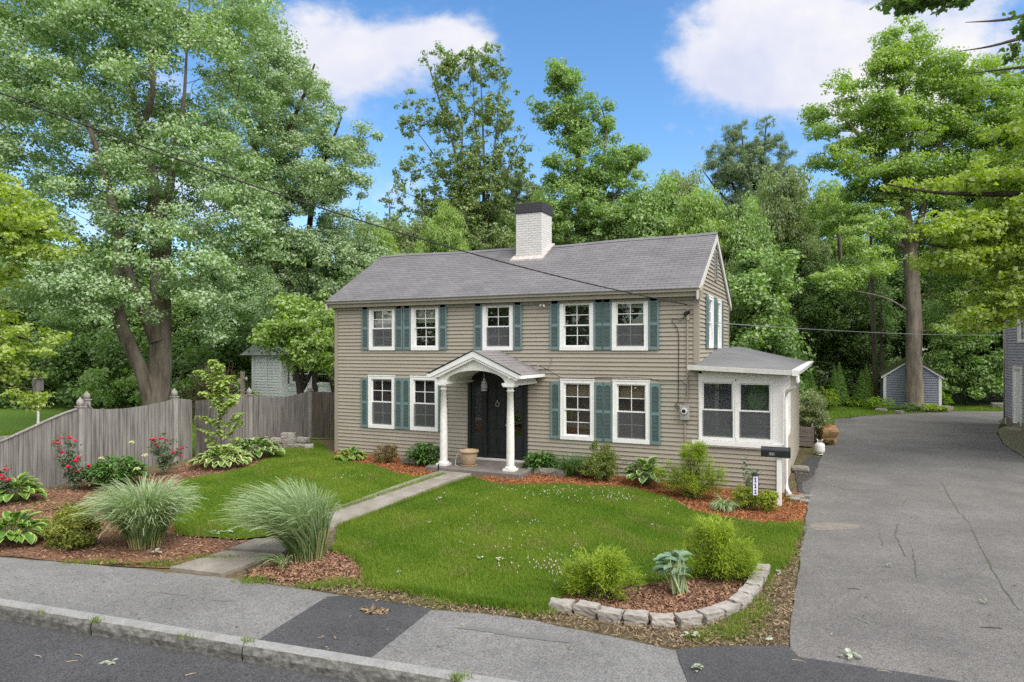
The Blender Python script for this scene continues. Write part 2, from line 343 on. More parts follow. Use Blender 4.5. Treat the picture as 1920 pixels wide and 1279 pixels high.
# granite kerb, each stone its own
for i, (a, b) in enumerate([(-12.6, -10.3), (-10.3, -7.62), (-7.62, -5.23), (-5.23, -3.0), (-3.0, -.43), (-.43, 1.9)]):
    t = thing('kerb_stone', ['granite kerb stone beyond the left edge of the picture', 'granite kerb stone next beyond the leftmost one in view',
              'short leftmost piece of granite kerb, its rough face dark and streaked', 'granite kerb stone below the concrete slab, the second from the left', 'long granite kerb stone running along the dark pavement patch', 'granite kerb stone cut off by the bottom edge, right of the dark patch'][i],
              'kerb stone', (a, kerb_y(a), 0), math.atan(.124), 'granite kerb stones along the street')
    Ln = (b-a)/math.cos(math.atan(.124))-.012; r = random.Random(i)
    mb = MB(); n = 26
    def wob(s): return r.uniform(-s, s)*.5
    rows = [(-.012, -.33), (-.02, -.16), (-.028, -.1), (-.02, -.05), (-.004, -.012)]
    Vv = [[(Ln*k/n, y+wob(.011), z+wob(.006)) for k in range(n+1)] for (y, z) in rows]
    vv = [p for row in Vv for p in row]; ff = [(q*(n+1)+k, q*(n+1)+k+1, (q+1)*(n+1)+k+1, (q+1)*(n+1)+k) for q in range(len(rows)-1) for k in range(n)]
    mb.add(vv, ff); mb.add([(0, 0, -.3), (0, .13, -.3), (0, .13, .006), (0, -.004, -.012)], [(0, 3, 2, 1)]); mb.add([(Ln, 0, -.3), (Ln, .13, -.3), (Ln, .13, .006), (Ln, -.004, -.012)], [(0, 1, 2, 3)])
    mb.build('rough_face', M['granite_face'], t)
    m2 = MB(); tp = [(Ln*k/n, Vv[-1][k][1], Vv[-1][k][2]) for k in range(n+1)]+[(Ln*k/n, .012+wob(.003), .006) for k in range(n+1)]+[(Ln*k/n, .135, .008) for k in range(n+1)]
    m2.add(tp, [(q*(n+1)+k, q*(n+1)+k+1, (q+1)*(n+1)+k+1, (q+1)*(n+1)+k) for q in range(2) for k in range(n)]); m2.build('top_face', M['granite'], t)

# concrete walk to the door, with two loose slabs at the pavement
def slab(name, poly, top, m): return sheet(name, poly, top, m, cell=.5, skirt=.09)
slab('front_walk', wobble([(-6.27, -7.3), (-5.36, -7.3), (-5.38, -4.6), (-5.36, -1.66), (-6.3, -1.66), (-6.28, -4.5)], .4, .012, 3), .035, M['concrete'])
slab('walk_slab', gpoly([(430, 1031), (478, 1012), (575, 1012), (535, 1036)]), .025, M['concrete'])
slab('walk_slab', gpoly([(318, 1066), (424, 1034), (520, 1040), (416, 1078)]), .02, M['concrete'])

# planting beds and lawns
HB = [(-11.1, -.05)]                            # house wall line
bed_left = gpoly([(630, 857), (660, 866), (700, 872), (738, 886), (770, 893), (830, 892)])+[(-6.3, -1.3), (-6.3, -.05), (-11.15, -.05)]
sheet('mulch_bed', wobble(bed_left, .3, .03, 1), -.012, M['mulch_red'])
bed_right = gpoly([(885, 893), (912, 903), (960, 909), (1050, 908), (1180, 914), (1222, 924), (1262, 937), (1300, 957), (1350, 971), (1430, 979), (1505, 980), (1512, 948)])+[(2.35, .1), (1.98, .1), (1.98, -.02), (-4.2, -.02), (-4.2, -1.5)]
sheet('mulch_bed', wobble(bed_right, .3, .03, 2), -.012, M['mulch_red'])
bed_fence = gpoly([(-260, 985), (-100, 930), (100, 918), (300, 884), (372, 862), (520, 826), (575, 826), (520, 847), (480, 872), (420, 888), (345, 897), (318, 930), (330, 985), (345, 1004), (400, 1010), (470, 1012), (425, 1034), (318, 1064), (200, 1058), (0, 1040), (-260, 1020)])
sheet('mulch_bed', wobble(bed_fence, .35, .03, 3), -.012, M['mulch_old'])
bed_round = gpoly([(455, 1082), (520, 1042), (560, 1028), (630, 1036), (665, 1046), (692, 1068), (690, 1088), (640, 1096), (560, 1092)])
sheet('mulch_bed', wobble(rounded(bed_round, 1), .2, .03, 4), -.012, M['mulch_old'])
bed_corner = gpoly([(1040, 1138), (1060, 1118), (1090, 1104), (1180, 1098), (1290, 1086), (1395, 1068), (1432, 1072), (1428, 1092), (1400, 1128), (1360, 1158), (1300, 1168), (1200, 1164), (1100, 1150)])
sheet('mulch_bed', wobble(bed_corner, .2, .02, 5), .0, M['mulch_old'])
lawn_r = gpoly([(887, 896), (912, 904), (960, 910), (1050, 909), (1180, 915), (1222, 925), (1262, 938), (1300, 958), (1350, 972), (1430, 980), (1494, 982), (1488, 1010), (1468, 1064), (1440, 1074), (1395, 1066), (1290, 1085), (1180, 1097), (1090, 1104), (1050, 1122), (1030, 1138), (960, 1135), (880, 1124), (800, 1108), (720, 1098), (694, 1090), (692, 1068), (665, 1044), (626, 1030), (632, 990)])
lawn_l = gpoly([(834, 890), (770, 894), (738, 887), (700, 874), (660, 867), (630, 858), (600, 832), (575, 828), (520, 847), (480, 872), (420, 888), (345, 899), (318, 932), (330, 985), (345, 1004), (400, 1008), (440, 1012), (500, 1006), (560, 988), (618, 962)])
sheet('lawn', wobble(lawn_r, .2, .035, 8), .008, M['turf']); sheet('lawn', wobble(lawn_l, .2, .035, 9), .008, M['turf'])
sheet('side_lawn', [(-40, -4), (-14.6, -4), (-14.6, 1.6), (-11.2, 3.2), (-11.2, 5.5), (-14, 8), (-40, 16)], -.01, M['turf_far'], cell=3)
sheet('rear_lawn', gpoly([(1500, 815), (1562, 792), (1570, 783), (1660, 776), (1790, 770), (1890, 770), (1890, 757), (1500, 757)]), -.01, M['turf_far'], cell=3)
sheet('gravel_strip', gpoly([(1868, 806), (1882, 833), (1930, 864), (2010, 850), (1945, 808), (1900, 794)]), .014, mat('gravel', (.2, .18, .14), (.11, .12, .06), rough=.95, scale=20, bump=1, bscale=40), cell=3)
sheet('forest_floor', [(-90, 20), (-13, 9), (2.2, 9.5), (2.6, 29), (20, 29), (90, 20), (200, 200), (-200, 200)], -.02, M['forest'], cell=20)
sheet('old_asphalt', gpoly([(1500, 935), (1516, 946), (1524, 900), (1540, 858), (1520, 855), (1490, 880)]), .0, M['patch'], cell=3)

# ------------------------------------------------------------------ turf blades, clover, mulch chips: uncountable stuff
rng = np.random.default_rng(7)
def scatter_poly(poly, n, rng):
    P_ = np.array([p[:2] for p in poly]); lo = P_.min(0); hi = P_.max(0); X = []; Y = []; k = 0
    while k < n or not X:
        x = rng.uniform(lo[0], hi[0], n*2); y = rng.uniform(lo[1], hi[1], n*2); m = in_poly(x, y, poly); X.append(x[m]); Y.append(y[m]); k += m.sum()
    return np.concatenate(X)[:n], np.concatenate(Y)[:n]
def blades(name, X, Y, h, wd, m, lean=.5, tintf=None, dz=0., kind='stuff', hv=.35):
    n = len(X); a = rng.uniform(0, 2*PI, n); H_ = h*rng.uniform(1-hv, 1+hv, n); W_ = wd*rng.uniform(.7, 1.3, n)
    z = gz(X, Y)+dz; l = rng.uniform(0, lean, n)*H_; b = a+rng.uniform(-1, 1, n)+PI/2
    V = np.empty((n, 3, 3)); V[:, 0] = np.stack([X-np.cos(a)*W_/2, Y-np.sin(a)*W_/2, z], 1); V[:, 1] = np.stack([X+np.cos(a)*W_/2, Y+np.sin(a)*W_/2, z], 1)
    V[:, 2] = np.stack([X+np.cos(b)*l, Y+np.sin(b)*l, z+H_], 1)
    t = rng.uniform(0, .55, n)+(tintf(X, Y) if tintf else .2)
    o = link(name, raw_mesh(name, V.reshape(-1, 3), np.arange(3*n).reshape(-1, 3), np.repeat(np.clip(t, 0, 1), 3)), m=m)
    return tag(o, kind=kind)
def patchy(X, Y):
    return .20+.24*np.sin(X*1.3+np.sin(Y*1.7)*1.5)*np.sin(Y*1.1+1.3*np.sin(X*.9))+.12*np.sin(X*4.1+Y*2.7)*np.sin(Y*3.7-X*1.9)
M['grass'] = leaf_mat('lawn grass', (.07, .158, .012), (.225, .285, .045), trans=.35, rough=.55, spec=.15)
X1, Y1 = scatter_poly(wobble(lawn_r, .15, .07, 21), 200000, rng); X2, Y2 = scatter_poly(wobble(lawn_l, .15, .07, 22), 110000, rng)
blades('grass', np.concatenate([X1, X2]), np.concatenate([Y1, Y2]), .052, .011, M['grass'], .9, patchy)
DX = np.concatenate([X1, X2])[::3]+.013; DY = np.concatenate([Y1, Y2])[::3]; dk = (np.sin(DX*2.1+np.sin(DY*1.3)*2)*np.sin(DY*2.6+np.sin(DX*1.7)*1.5)+.35*np.sin(DX*7+DY*5)) > .62
blades('dry_grass', DX[dk], DY[dk], .05, .012, leaf_mat('dry grass', (.16, .15, .05), (.33, .30, .12), trans=.2, spec=.1), 1.0)
# clover flowers
cl = []
for (px, py, sx, sy, n) in [(1060, 925, 110, 14, 110), (1290, 945, 60, 18, 60), (1050, 1065, 110, 28, 120), (960, 1000, 160, 60, 60), (650, 893, 40, 8, 20), (1230, 1090, 60, 10, 20), (1150, 935, 40, 10, 50)]:
    for _ in range(int(n*.6)):
        q = gp(px+rng.normal()*sx*.5, py+rng.normal()*sy*.5)
        if in_poly(np.array([q[0]]), np.array([q[1]]), lawn_r)[0] or in_poly(np.array([q[0]]), np.array([q[1]]), lawn_l)[0]: cl.append(q)
mb = MB()
for q in cl:
    r = rng.uniform(.006, .011); mb.lathe([(0, .030), (r*.8, .036), (r, .05), (r*.7, .06), (0, .064)], q, 6)
tag(mb.build('clover_flowers', mat('clover white', (.5, .49, .42), (.4, .4, .33))), kind='stuff')
def chips(name, polys, ns, m, size=(.05, .012)):
    Xs = []; Ys = []
    for p, n in zip(polys, ns):
        x, y = scatter_poly(p, n, rng); Xs.append(x); Ys.append(y)
    X = np.concatenate(Xs); Y = np.concatenate(Ys); n = len(X); a = rng.uniform(0, 2*PI, n); tl = rng.normal(0, .35, n); l = size[0]*rng.uniform(.4, 1.5, n); wv = size[1]*rng.uniform(.6, 1.6, n)
    c = np.stack([X, Y, gz(X, Y)+.004+rng.uniform(0, .02, n)], 1); A = np.stack([np.cos(a), np.sin(a), tl], 1)*l[:, None]/2; B = np.stack([-np.sin(a), np.cos(a), rng.normal(0, .5, n)], 1)*wv[:, None]/2
    V = np.stack([c-A-B, c+A-B, c+A+B, c-A+B], 1); t = rng.uniform(0, 1, n)
    tag(link(name, raw_mesh(name, V.reshape(-1, 3), np.arange(4*n).reshape(-1, 4), np.repeat(t, 4)), m=m), kind='stuff')
M['chip_red'] = leaf_mat('red chips', (.14, .048, .022), (.40, .175, .08), trans=0, rough=.9, spec=.1)
M['chip_old'] = leaf_mat('brown chips', (0.101, 0.050, 0.034), (0.353, 0.210, 0.134), trans=0, rough=.9, spec=.1)
M['litter'] = leaf_mat('dry litter', (0.072, 0.050, 0.032), (0.301, 0.225, 0.142), trans=0, rough=.9, spec=.1)
chips('mulch_chips', [bed_left, bed_right], [7000, 12000], M['chip_red'])
chips('mulch_chips', [bed_fence, bed_round, bed_corner], [16000, 5000, 6500], M['chip_old'])
verge = gpoly([(440, 1086), (560, 1094), (690, 1092), (800, 1110), (960, 1138), (1040, 1142), (1120, 1164), (1220, 1174), (1330, 1172), (1400, 1140), (1440, 1085), (1470, 1066), (1492, 985), (1512, 985), (1496, 1060), (1488, 1130), (1478, 1212), (1400, 1212), (1262, 1216), (1180, 1200), (1000, 1163), (900, 1150), (812, 1143), (700, 1126), (600, 1108), (520, 1098)])
chips('leaf_litter', [verge, [(2.1, -1.2), (2.5, -1.2), (2.5, 3), (2.0, 3)]], [6500, 300], M['litter'], (.045, .009))
# weeds on the verge and along edges
M['weed'] = leaf_mat('weeds', (0.085, 0.145, 0.017), (0.255, 0.315, 0.060), trans=.35, rough=.6, spec=.15)
WX = []; WY = []
for (px, py, sx, sy, n) in [(640, 1094, 40, 7, 900), (720, 1100, 30, 6, 700), (480, 1090, 30, 6, 350), (860, 1128, 70, 8, 900), (1000, 1146, 35, 8, 900), (1370, 1185, 40, 14, 900), (1420, 1140, 22, 30, 700), (1440, 1080, 12, 25, 500), (1385, 1160, 20, 10, 500), (1310, 1195, 25, 8, 250),
                            (590, 1100, 30, 5, 300), (400, 1047, 50, 3, 450), (550, 1026, 25, 3, 250), (300, 1058, 40, 4, 350), (180, 1055, 60, 4, 250), (80, 1148, 8, 3, 16), (180, 1163, 12, 3, 30), (350, 1195, 26, 4, 40), (465, 1203, 12, 4, 50), (860, 1272, 20, 4, 90), (1470, 1040, 8, 30, 200), (705, 942, 60, 30, 0), (250, 1000, 60, 20, 350), (120, 950, 70, 15, 400), (1502, 880, 8, 6, 300), (1480, 935, 10, 10, 150), (1530, 846, 14, 6, 150)]:
    for _ in range(n):
        q = gp(px+rng.normal()*sx*.6, py+rng.normal()*sy*.6); WX.append(q[0]); WY.append(q[1])
blades('verge_weeds', np.array(WX), np.array(WY), .065, .011, M['weed'], 1.1, None, -.01)
# longer grass at lawn edges and path
EX = []; EY = []
def along(pts, n, spread):
    q = [gp(*p) for p in pts]
    for _ in range(n):
        i = rng.integers(0, len(q)-1); t = rng.uniform(); p = q[i]*(1-t)+q[i+1]*t+rng.normal(0, spread, 3); EX.append(p[0]); EY.append(p[1])
along([(626, 1028), (665, 1044), (692, 1068), (692, 1090)], 2500, .05); along([(700, 1100), (800, 1112), (880, 1128), (960, 1138), (1030, 1142)], 5000, .07); along([(887, 897), (632, 990)], 2500, .04); along([(834, 891), (618, 964)], 2000, .04)
along([(1494, 982), (1488, 1010), (1468, 1064)], 1800, .06); along([(345, 1004), (330, 985), (318, 932)], 1200, .05); along([(1440, 1072), (1290, 1085), (1180, 1097), (1090, 1104)], 2000, .05)
blades('edge_grass', np.array(EX), np.array(EY), .085, .012, M['grass'], .9, patchy)
# far lawns
X3, Y3 = scatter_poly([(-26, -4), (-14.7, -4), (-14.7, 2), (-18, 9), (-26, 9)], 50000, rng); X4, Y4 = scatter_poly(gpoly([(1530, 800), (1562, 792), (1570, 784), (1660, 777), (1790, 771), (1890, 771), (1890, 758), (1500, 760)]), 22000, rng)
blades('far_grass', np.concatenate([X3, X4]), np.concatenate([Y3, Y4]), .09, .022, leaf_mat('far grass', (.09, .17, .02), (.22, .30, .055), trans=.3, spec=.1), .9, patchy)

# washed-out sand and darker damp spots on the driveway
M['sand'] = mat('sandy wash', (.20, .175, .145), (.155, .145, .132), rough=.95, scale=7, lo=.4, hi=.6)
sheet('driveway_sand', wobble(rounded(gpoly([(1514, 984), (1540, 980), (1585, 980), (1622, 986), (1600, 993), (1555, 996), (1520, 992)]), 2), .1, .03, 31), .0045, M['sand'], flat=True)
M['damp'] = mat('damp asphalt', (.085, .085, .085), (.115, .113, .11), rough=.9, scale=6, lo=.35, hi=.6)
sheet('driveway_damp', wobble(rounded(gpoly([(1560, 786), (1590, 784), (1612, 788), (1590, 793), (1562, 792)]), 2), .15, .05, 32), .0045, M['damp'], flat=True)
sheet('driveway_damp', wobble(rounded(gpoly([(1500, 905), (1522, 898), (1534, 880), (1528, 905), (1512, 935)]), 2), .12, .03, 33), .0045, M['damp'], flat=True)
# ================================================================== the house
M['siding'] = mat('greige vinyl siding', (0.334, 0.301, 0.246), (0.313, 0.282, 0.229), rough=.5, scale=1.3, spec=.25, stretch=(1, 1, 4), c3=(.27, .245, .205), s3=.9, a3=.35)
M['siding_side'] = M['siding']
M['corner'] = mat('taupe trim', (.30, .265, .21), (.28, .25, .20), rough=.5, scale=3)
M['fascia'] = mat('khaki fascia', (.29, .265, .205), (.26, .24, .19), rough=.55, scale=3)
M['white'] = mat('white paint', (0.774, 0.774, 0.763), (0.723, 0.723, 0.712), rough=.45, scale=5)
M['white_worn'] = mat('worn white paint', (0.726, 0.726, 0.706), (0.625, 0.615, 0.585), rough=.6, scale=9, bump=.1, c3=(.50, .47, .43), s3=8, a3=.08)
M['shutter'] = mat('teal shutter', (.15, .222, .226), (.132, .196, .20), rough=.5, scale=4)
M['black'] = mat('black paint', (.014, .016, .018), (.02, .021, .022), rough=.35, scale=6)
M['porch'] = mat('porch grey paint', (.57, .56, .53), (.52, .51, .48), rough=.55, scale=4)
M['metal'] = mat('grey metal', (.35, .36, .36), (.28, .29, .29), rough=.4, scale=9, metal=.4)
M['wire'] = mat('black wire', (.012, .012, .013), rough=.5)
M['stone'] = mat('grey stone', (.27, .25, .225), (.19, .175, .155), rough=.9, scale=9, bump=.8, bscale=22, c3=(.14, .14, .10), s3=6, a3=.4)
M['stoop'] = mat('bluestone', (.17, .15, .135), (.12, .11, .10), rough=.8, scale=5, bump=.4, bscale=30)
def shingle_mat(name, along, slope, k, c1, c2):
    m, t, b = new_mat(name); L = t.links.new
    g = t.nodes.new('ShaderNodeNewGeometry'); s = t.nodes.new('ShaderNodeSeparateXYZ'); L(g.outputs['Position'], s.inputs[0])
    mu = t.nodes.new('ShaderNodeMath'); mu.operation = 'MULTIPLY'; mu.inputs[1].default_value = k; L(s.outputs[2], mu.inputs[0])
    cb = t.nodes.new('ShaderNodeCombineXYZ'); L(s.outputs[along], cb.inputs[0]); L(mu.outputs[0], cb.inputs[1])
    br = t.nodes.new('ShaderNodeTexBrick'); br.inputs['Scale'].default_value = 1; br.inputs['Brick Width'].default_value = .305; br.inputs['Row Height'].default_value = .14
    br.inputs['Mortar Size'].default_value = .006; br.inputs['Mortar Smooth'].default_value = .2; br.inputs['Bias'].default_value = 0
    br.inputs['Color1'].default_value = rgb(c1); br.inputs['Color2'].default_value = rgb(c2); br.inputs['Mortar'].default_value = rgb([v*.5 for v in c1]); L(cb.outputs[0], br.inputs['Vector'])
    n = t.nodes.new('ShaderNodeTexNoise'); n.inputs['Scale'].default_value = 1.1; n.inputs['Detail'].default_value = 8; L(g.outputs['Position'], n.inputs['Vector'])
    n2 = t.nodes.new('ShaderNodeTexNoise'); n2.inputs['Scale'].default_value = 90; L(g.outputs['Position'], n2.inputs['Vector'])
    r = t.nodes.new('ShaderNodeMapRange'); r.inputs[1].default_value = .3; r.inputs[2].default_value = .7; r.inputs[3].default_value = .86; r.inputs[4].default_value = 1.1; L(n.outputs['Fac'], r.inputs[0])
    r2 = t.nodes.new('ShaderNodeMapRange'); r2.inputs[1].default_value = .3; r2.inputs[2].default_value = .7; r2.inputs[3].default_value = .8; r2.inputs[4].default_value = 1.2; L(n2.outputs['Fac'], r2.inputs[0])
    mm = t.nodes.new('ShaderNodeMath'); mm.operation = 'MULTIPLY'; L(r.outputs[0], mm.inputs[0]); L(r2.outputs[0], mm.inputs[1])
    vm = t.nodes.new('ShaderNodeVectorMath'); vm.operation = 'SCALE'; L(br.outputs['Color'], vm.inputs[0]); L(mm.outputs[0], vm.inputs['Scale']); L(vm.outputs[0], b.inputs['Base Color'])
    b.inputs['Roughness'].default_value = .9; b.inputs['Specular IOR Level'].default_value = .15
    bp = t.nodes.new('ShaderNodeBump'); bp.inputs['Strength'].default_value = .4; bp.inputs['Distance'].default_value = .01; L(n2.outputs['Fac'], bp.inputs['Height']); L(bp.outputs[0], b.inputs['Normal'])
    return m
M['roof'] = shingle_mat('grey shingles', 0, 1, 1.80, (.148, .145, .152), (.176, .172, .180))
M['roof_portico'] = shingle_mat('portico shingles', 1, 0, 2.3, (0.184, 0.176, 0.176), (0.212, 0.204, 0.204))
M['roof_low'] = mat('rolled roofing', (0.140, 0.140, 0.146), (0.174, 0.174, 0.178), rough=.9, scale=1.8, bump=.3, bscale=60, spec=.1)
def brick_mat(name, c, mort):
    m, t, b = new_mat(name); L = t.links.new
    g = t.nodes.new('ShaderNodeNewGeometry'); s = t.nodes.new('ShaderNodeSeparateXYZ'); L(g.outputs['Position'], s.inputs[0])
    ad = t.nodes.new('ShaderNodeMath'); L(s.outputs[0], ad.inputs[0]); L(s.outputs[1], ad.inputs[1]); cb = t.nodes.new('ShaderNodeCombineXYZ'); L(ad.outputs[0], cb.inputs[0]); L(s.outputs[2], cb.inputs[1])
    br = t.nodes.new('ShaderNodeTexBrick'); br.inputs['Scale'].default_value = 1; br.inputs['Brick Width'].default_value = .21; br.inputs['Row Height'].default_value = .072; br.inputs['Mortar Size'].default_value = .009; br.inputs['Mortar Smooth'].default_value = .6
    br.inputs['Color1'].default_value = rgb(c); br.inputs['Color2'].default_value = rgb([v*.9 for v in c]); br.inputs['Mortar'].default_value = rgb(mort); L(cb.outputs[0], br.inputs['Vector']); L(br.outputs['Color'], b.inputs['Base Color'])
    n = t.nodes.new('ShaderNodeTexNoise'); n.inputs['Scale'].default_value = 25; L(g.outputs['Position'], n.inputs['Vector'])
    sb = t.nodes.new('ShaderNodeMath'); sb.operation = 'SUBTRACT'; L(n.outputs['Fac'], sb.inputs[0]); L(br.outputs['Fac'], sb.inputs[1])
    bp = t.nodes.new('ShaderNodeBump'); bp.inputs['Strength'].default_value = .9; bp.inputs['Distance'].default_value = .012; L(sb.outputs[0], bp.inputs['Height']); L(bp.outputs[0], b.inputs['Normal']); b.inputs['Roughness'].default_value = .7
    return m
M['chimney'] = brick_mat('whitewashed brick', (0.598, 0.590, 0.572), (0.510, 0.502, 0.484)); M['chimney_cap'] = brick_mat('black brick', (.035, .036, .042), (.02, .02, .024))
def glass_mat(name, tint=(.88, .9, .9), refl=.07, mx_=.7):
    m, t, b = new_mat(name); L = t.links.new; o = t.nodes['Material Output']; t.nodes.remove(b)
    tr = t.nodes.new('ShaderNodeBsdfTransparent'); tr.inputs[0].default_value = rgb(tint); gl = t.nodes.new('ShaderNodeBsdfGlossy'); gl.inputs['Roughness'].default_value = .015
    lw = t.nodes.new('ShaderNodeLayerWeight'); lw.inputs[0].default_value = .18; r = t.nodes.new('ShaderNodeMapRange'); r.inputs[3].default_value = refl; r.inputs[4].default_value = mx_; L(lw.outputs['Fresnel'], r.inputs[0])
    ms = t.nodes.new('ShaderNodeMixShader'); L(r.outputs[0], ms.inputs[0]); L(tr.outputs[0], ms.inputs[1]); L(gl.outputs[0], ms.inputs[2]); L(ms.outputs[0], o.inputs[0]); return m
M['glass'] = glass_mat('window glass'); 
def screen_mat():
    m, t, b = new_mat('insect screen'); L = t.links.new; o = t.nodes['Material Output']
    b.inputs['Base Color'].default_value = (.10, .105, .11, 1); b.inputs['Roughness'].default_value = .8
    tr = t.nodes.new('ShaderNodeBsdfTransparent'); ms = t.nodes.new('ShaderNodeMixShader'); ms.inputs[0].default_value = .42; L(tr.outputs[0], ms.inputs[1]); L(b.outputs[0], ms.inputs[2]); L(ms.outputs[0], o.inputs[0]); return m
M['screen'] = screen_mat()
M['room'] = mat('room interior', (.10, .09, .08), (.07, .065, .06), rough=.8, scale=1.5)
M['room_warm'] = mat('warm room interior', (.38, .26, .15), (.30, .2, .12), rough=.8, scale=1.2)
M['blind'] = mat('pale roman blind', (.55, .52, .45), (.40, .38, .33), rough=.9, scale=3, stretch=(1, 1, 6))
M['blind_tan'] = mat('bamboo blind', (.34, .27, .15), (.24, .18, .10), rough=.9, scale=30, stretch=(1, 1, 5))

def clap(mb, axis, plane, out, u0, u1, z0, z1, e, holes=(), t=.020, clip=None):
    """lap boards on a wall; axis 'x' runs along X at Y=plane, out is the outward sign; clip(z) gives the u range"""
    def pt(u, z, o): return (u, plane+out*o, z) if axis == 'x' else (plane+out*o, u, z)
    n = int(math.ceil((z1-z0)/e-1e-6))
    for i in range(n):
        a = z0+i*e; b = min(z1, a+e); cuts = sorted({a, b} | {z for h in holes for z in h[2:4] if a < z < b})
        for za, zb in zip(cuts[:-1], cuts[1:]):
            zm = (za+zb)/2; hs = sorted((h[0], h[1]) for h in holes if h[2] <= zm <= h[3]); lo, hi = (u0, u1); segs = []; cur = lo
            for h in hs:
                if h[0] > cur: segs.append((cur, min(h[0], hi)))
                cur = max(cur, h[1])
            if cur < hi: segs.append((cur, hi))
            oa = t-(t+.012)*(za-a)/e; ob = t-(t+.012)*(zb-a)/e
            for (s0, s1) in segs:
                ca = clip(za) if clip else (s0, s1); cb_ = clip(zb) if clip else (s0, s1)
                a0, a1 = max(s0, ca[0]), min(s1, ca[1]); b0, b1 = max(s0, cb_[0]), min(s1, cb_[1])
                if a1 <= a0: continue
                if b1 < b0: b0 = b1 = (b0+b1)/2
                q = [pt(a0, za, oa), pt(a1, za, oa), pt(b1, zb, ob), pt(b0, zb, ob)]
                l = [pt(a0, za, -.012), pt(a1, za, -.012), pt(a1, za, oa), pt(a0, za, oa)]
                if (out < 0) == (axis == 'x'): mb.quad(*q); (za == a) and mb.quad(*l)
                else: mb.quad(*q[::-1]); (za == a) and mb.quad(*l[::-1])
house = thing('colonial_house', 'two storey taupe clapboard house with teal shutters and white brick chimney', 'house')
HW, HD, EZ, RZ = -11.15, 5.2, 4.78, 6.52
UP_W = [(-9.84, -8.89), (-8.31, -7.36), (-5.92, -4.98), (-3.60, -2.66), (-2.16, -1.22)]
LO_W = [(-9.86, -8.90), (-8.34, -7.38), (-3.58, -2.64), (-2.14, -1.18)]
wins = [(a, b, 3.30, 4.63) for a, b in UP_W]+[(a, b, .94, 2.54) for a, b in LO_W]
DOOR = (-6.40, -4.54, .28, 2.78)
holes = [(a+.07, b-.07, c+.07, d-.07) for a, b, c, d in wins]+[(DOOR[0]+.03, DOOR[1]-.03, DOOR[2]-.2, DOOR[3])]
mb = MB(); clap(mb, 'x', 0, -1, HW+.1, .02, .08, EZ-.16, .1085, holes, clip=lambda z: (HW+.1, .02 if z < 2.95 else -.1))
clap(mb, 'x', 0, -1, .02, 1.80, .08-.1085, 1.02, .1085)
mb.build('front_wall', M['siding'], house)
SW = [(1.34, 2.1, 3.36, 4.74), (2.78, 3.52, 3.36, 4.74)]
mb = MB()
def gclip(z): 
    if z <= EZ-.1: return (0, HD)
    k = (z-EZ+.1)/(RZ-EZ+.02)*HD/2; return (k, HD-k)
clap(mb, 'y', 0, 1, .1, HD-.1, .1, RZ-.05, .1085, [(a+.06, b-.06, c+.06, d-.06) for a, b, c, d in SW], clip=gclip); mb.build('gable_wall', M['siding_side'], house)
mb = MB(); mb.quad((HW, HD, 0), (0, HD, 0), (0, HD, EZ), (HW, HD, EZ)); mb.add([(HW, 0, 0), (HW, HD, 0), (HW, HD, EZ), (HW, HD/2, RZ-.03), (HW, 0, EZ)], [(0, 1, 2, 3, 4)]); mb.build('rear_wall', M['siding'], house)
for bxx in ((HW-.02, HW+.1, -.03, .1, 0, EZ-.15), (-.1, .03, -.03, .1, 2.98, EZ-.15), (-.02, .03, HD-.1, HD+.02, 3.3, EZ-.1)):
    mb = MB(); mb.box(*bxx); mb.build('corner_board', M['corner'], house)
mb = MB(); mb.box(HW-.1, .08, -.20, -.012, EZ-.16, EZ-.05); mb.box(HW-.12, .10, -.27, -.012, EZ-.05, EZ+.03); mb.box(HW-.05, .05, -.05, -.012, EZ-.24, EZ-.16); mb.build('eave_fascia', M['fascia'], house)
mb = MB(); mb.box(HW+.0, 1.9, .0, .3, -.3, .075); mb.build('foundation', M['stone'], house)
# roof: shingle courses on both slopes, the old ridge a little sagged
SL = math.atan2(RZ-EZ, HD/2+.25); X0, X1 = HW-.17, .075
def sag(x): return -.055*math.sin(PI*(x-X0)/(X1-X0))**2+.012*math.sin(x*1.7)
mb = MB(); nc = 24; nxr = 30; dl_ = (HD/2+.30)/math.cos(SL)
for side in (-1, 1):
    for i in range(nc):
        d0 = dl_*i/nc; d1 = dl_*(i+1)/nc+.02
        def rp(d, lift, x):
            y = -.30+d*math.cos(SL); z = EZ+.02+d*math.sin(SL)+lift*math.cos(SL); fr = d/dl_
            return (x, y if side < 0 else HD-y, z+sag(x)*fr)
        V = []; 
        for (d, l) in ((d0, 0), (d0, .016), (d1, .003)):
            V += [rp(d, l, X0+(X1-X0)*k/nxr) for k in range(nxr+1)]
        F = [(q*(nxr+1)+k, q*(nxr+1)+k+1, (q+1)*(nxr+1)+k+1, (q+1)*(nxr+1)+k) for q in range(2) for k in range(nxr)]
        if side > 0: F = [f[::-1] for f in F]
        mb.add(V, F)
V = [(x, HD/2+dy, EZ+.035+dl_*math.sin(SL)+sag(x)-dz) for x in np.linspace(X0, X1, nxr+1) for dy, dz in ((-.14, .075), (0, -.012), (.14, .075))]
mb.add(V, [(3*k, 3*k+3, 3*k+4, 3*k+1) for k in range(nxr)]+[(3*k+1, 3*k+4, 3*k+5, 3*k+2) for k in range(nxr)])
roof = mb.build('roof', M['roof'], house)
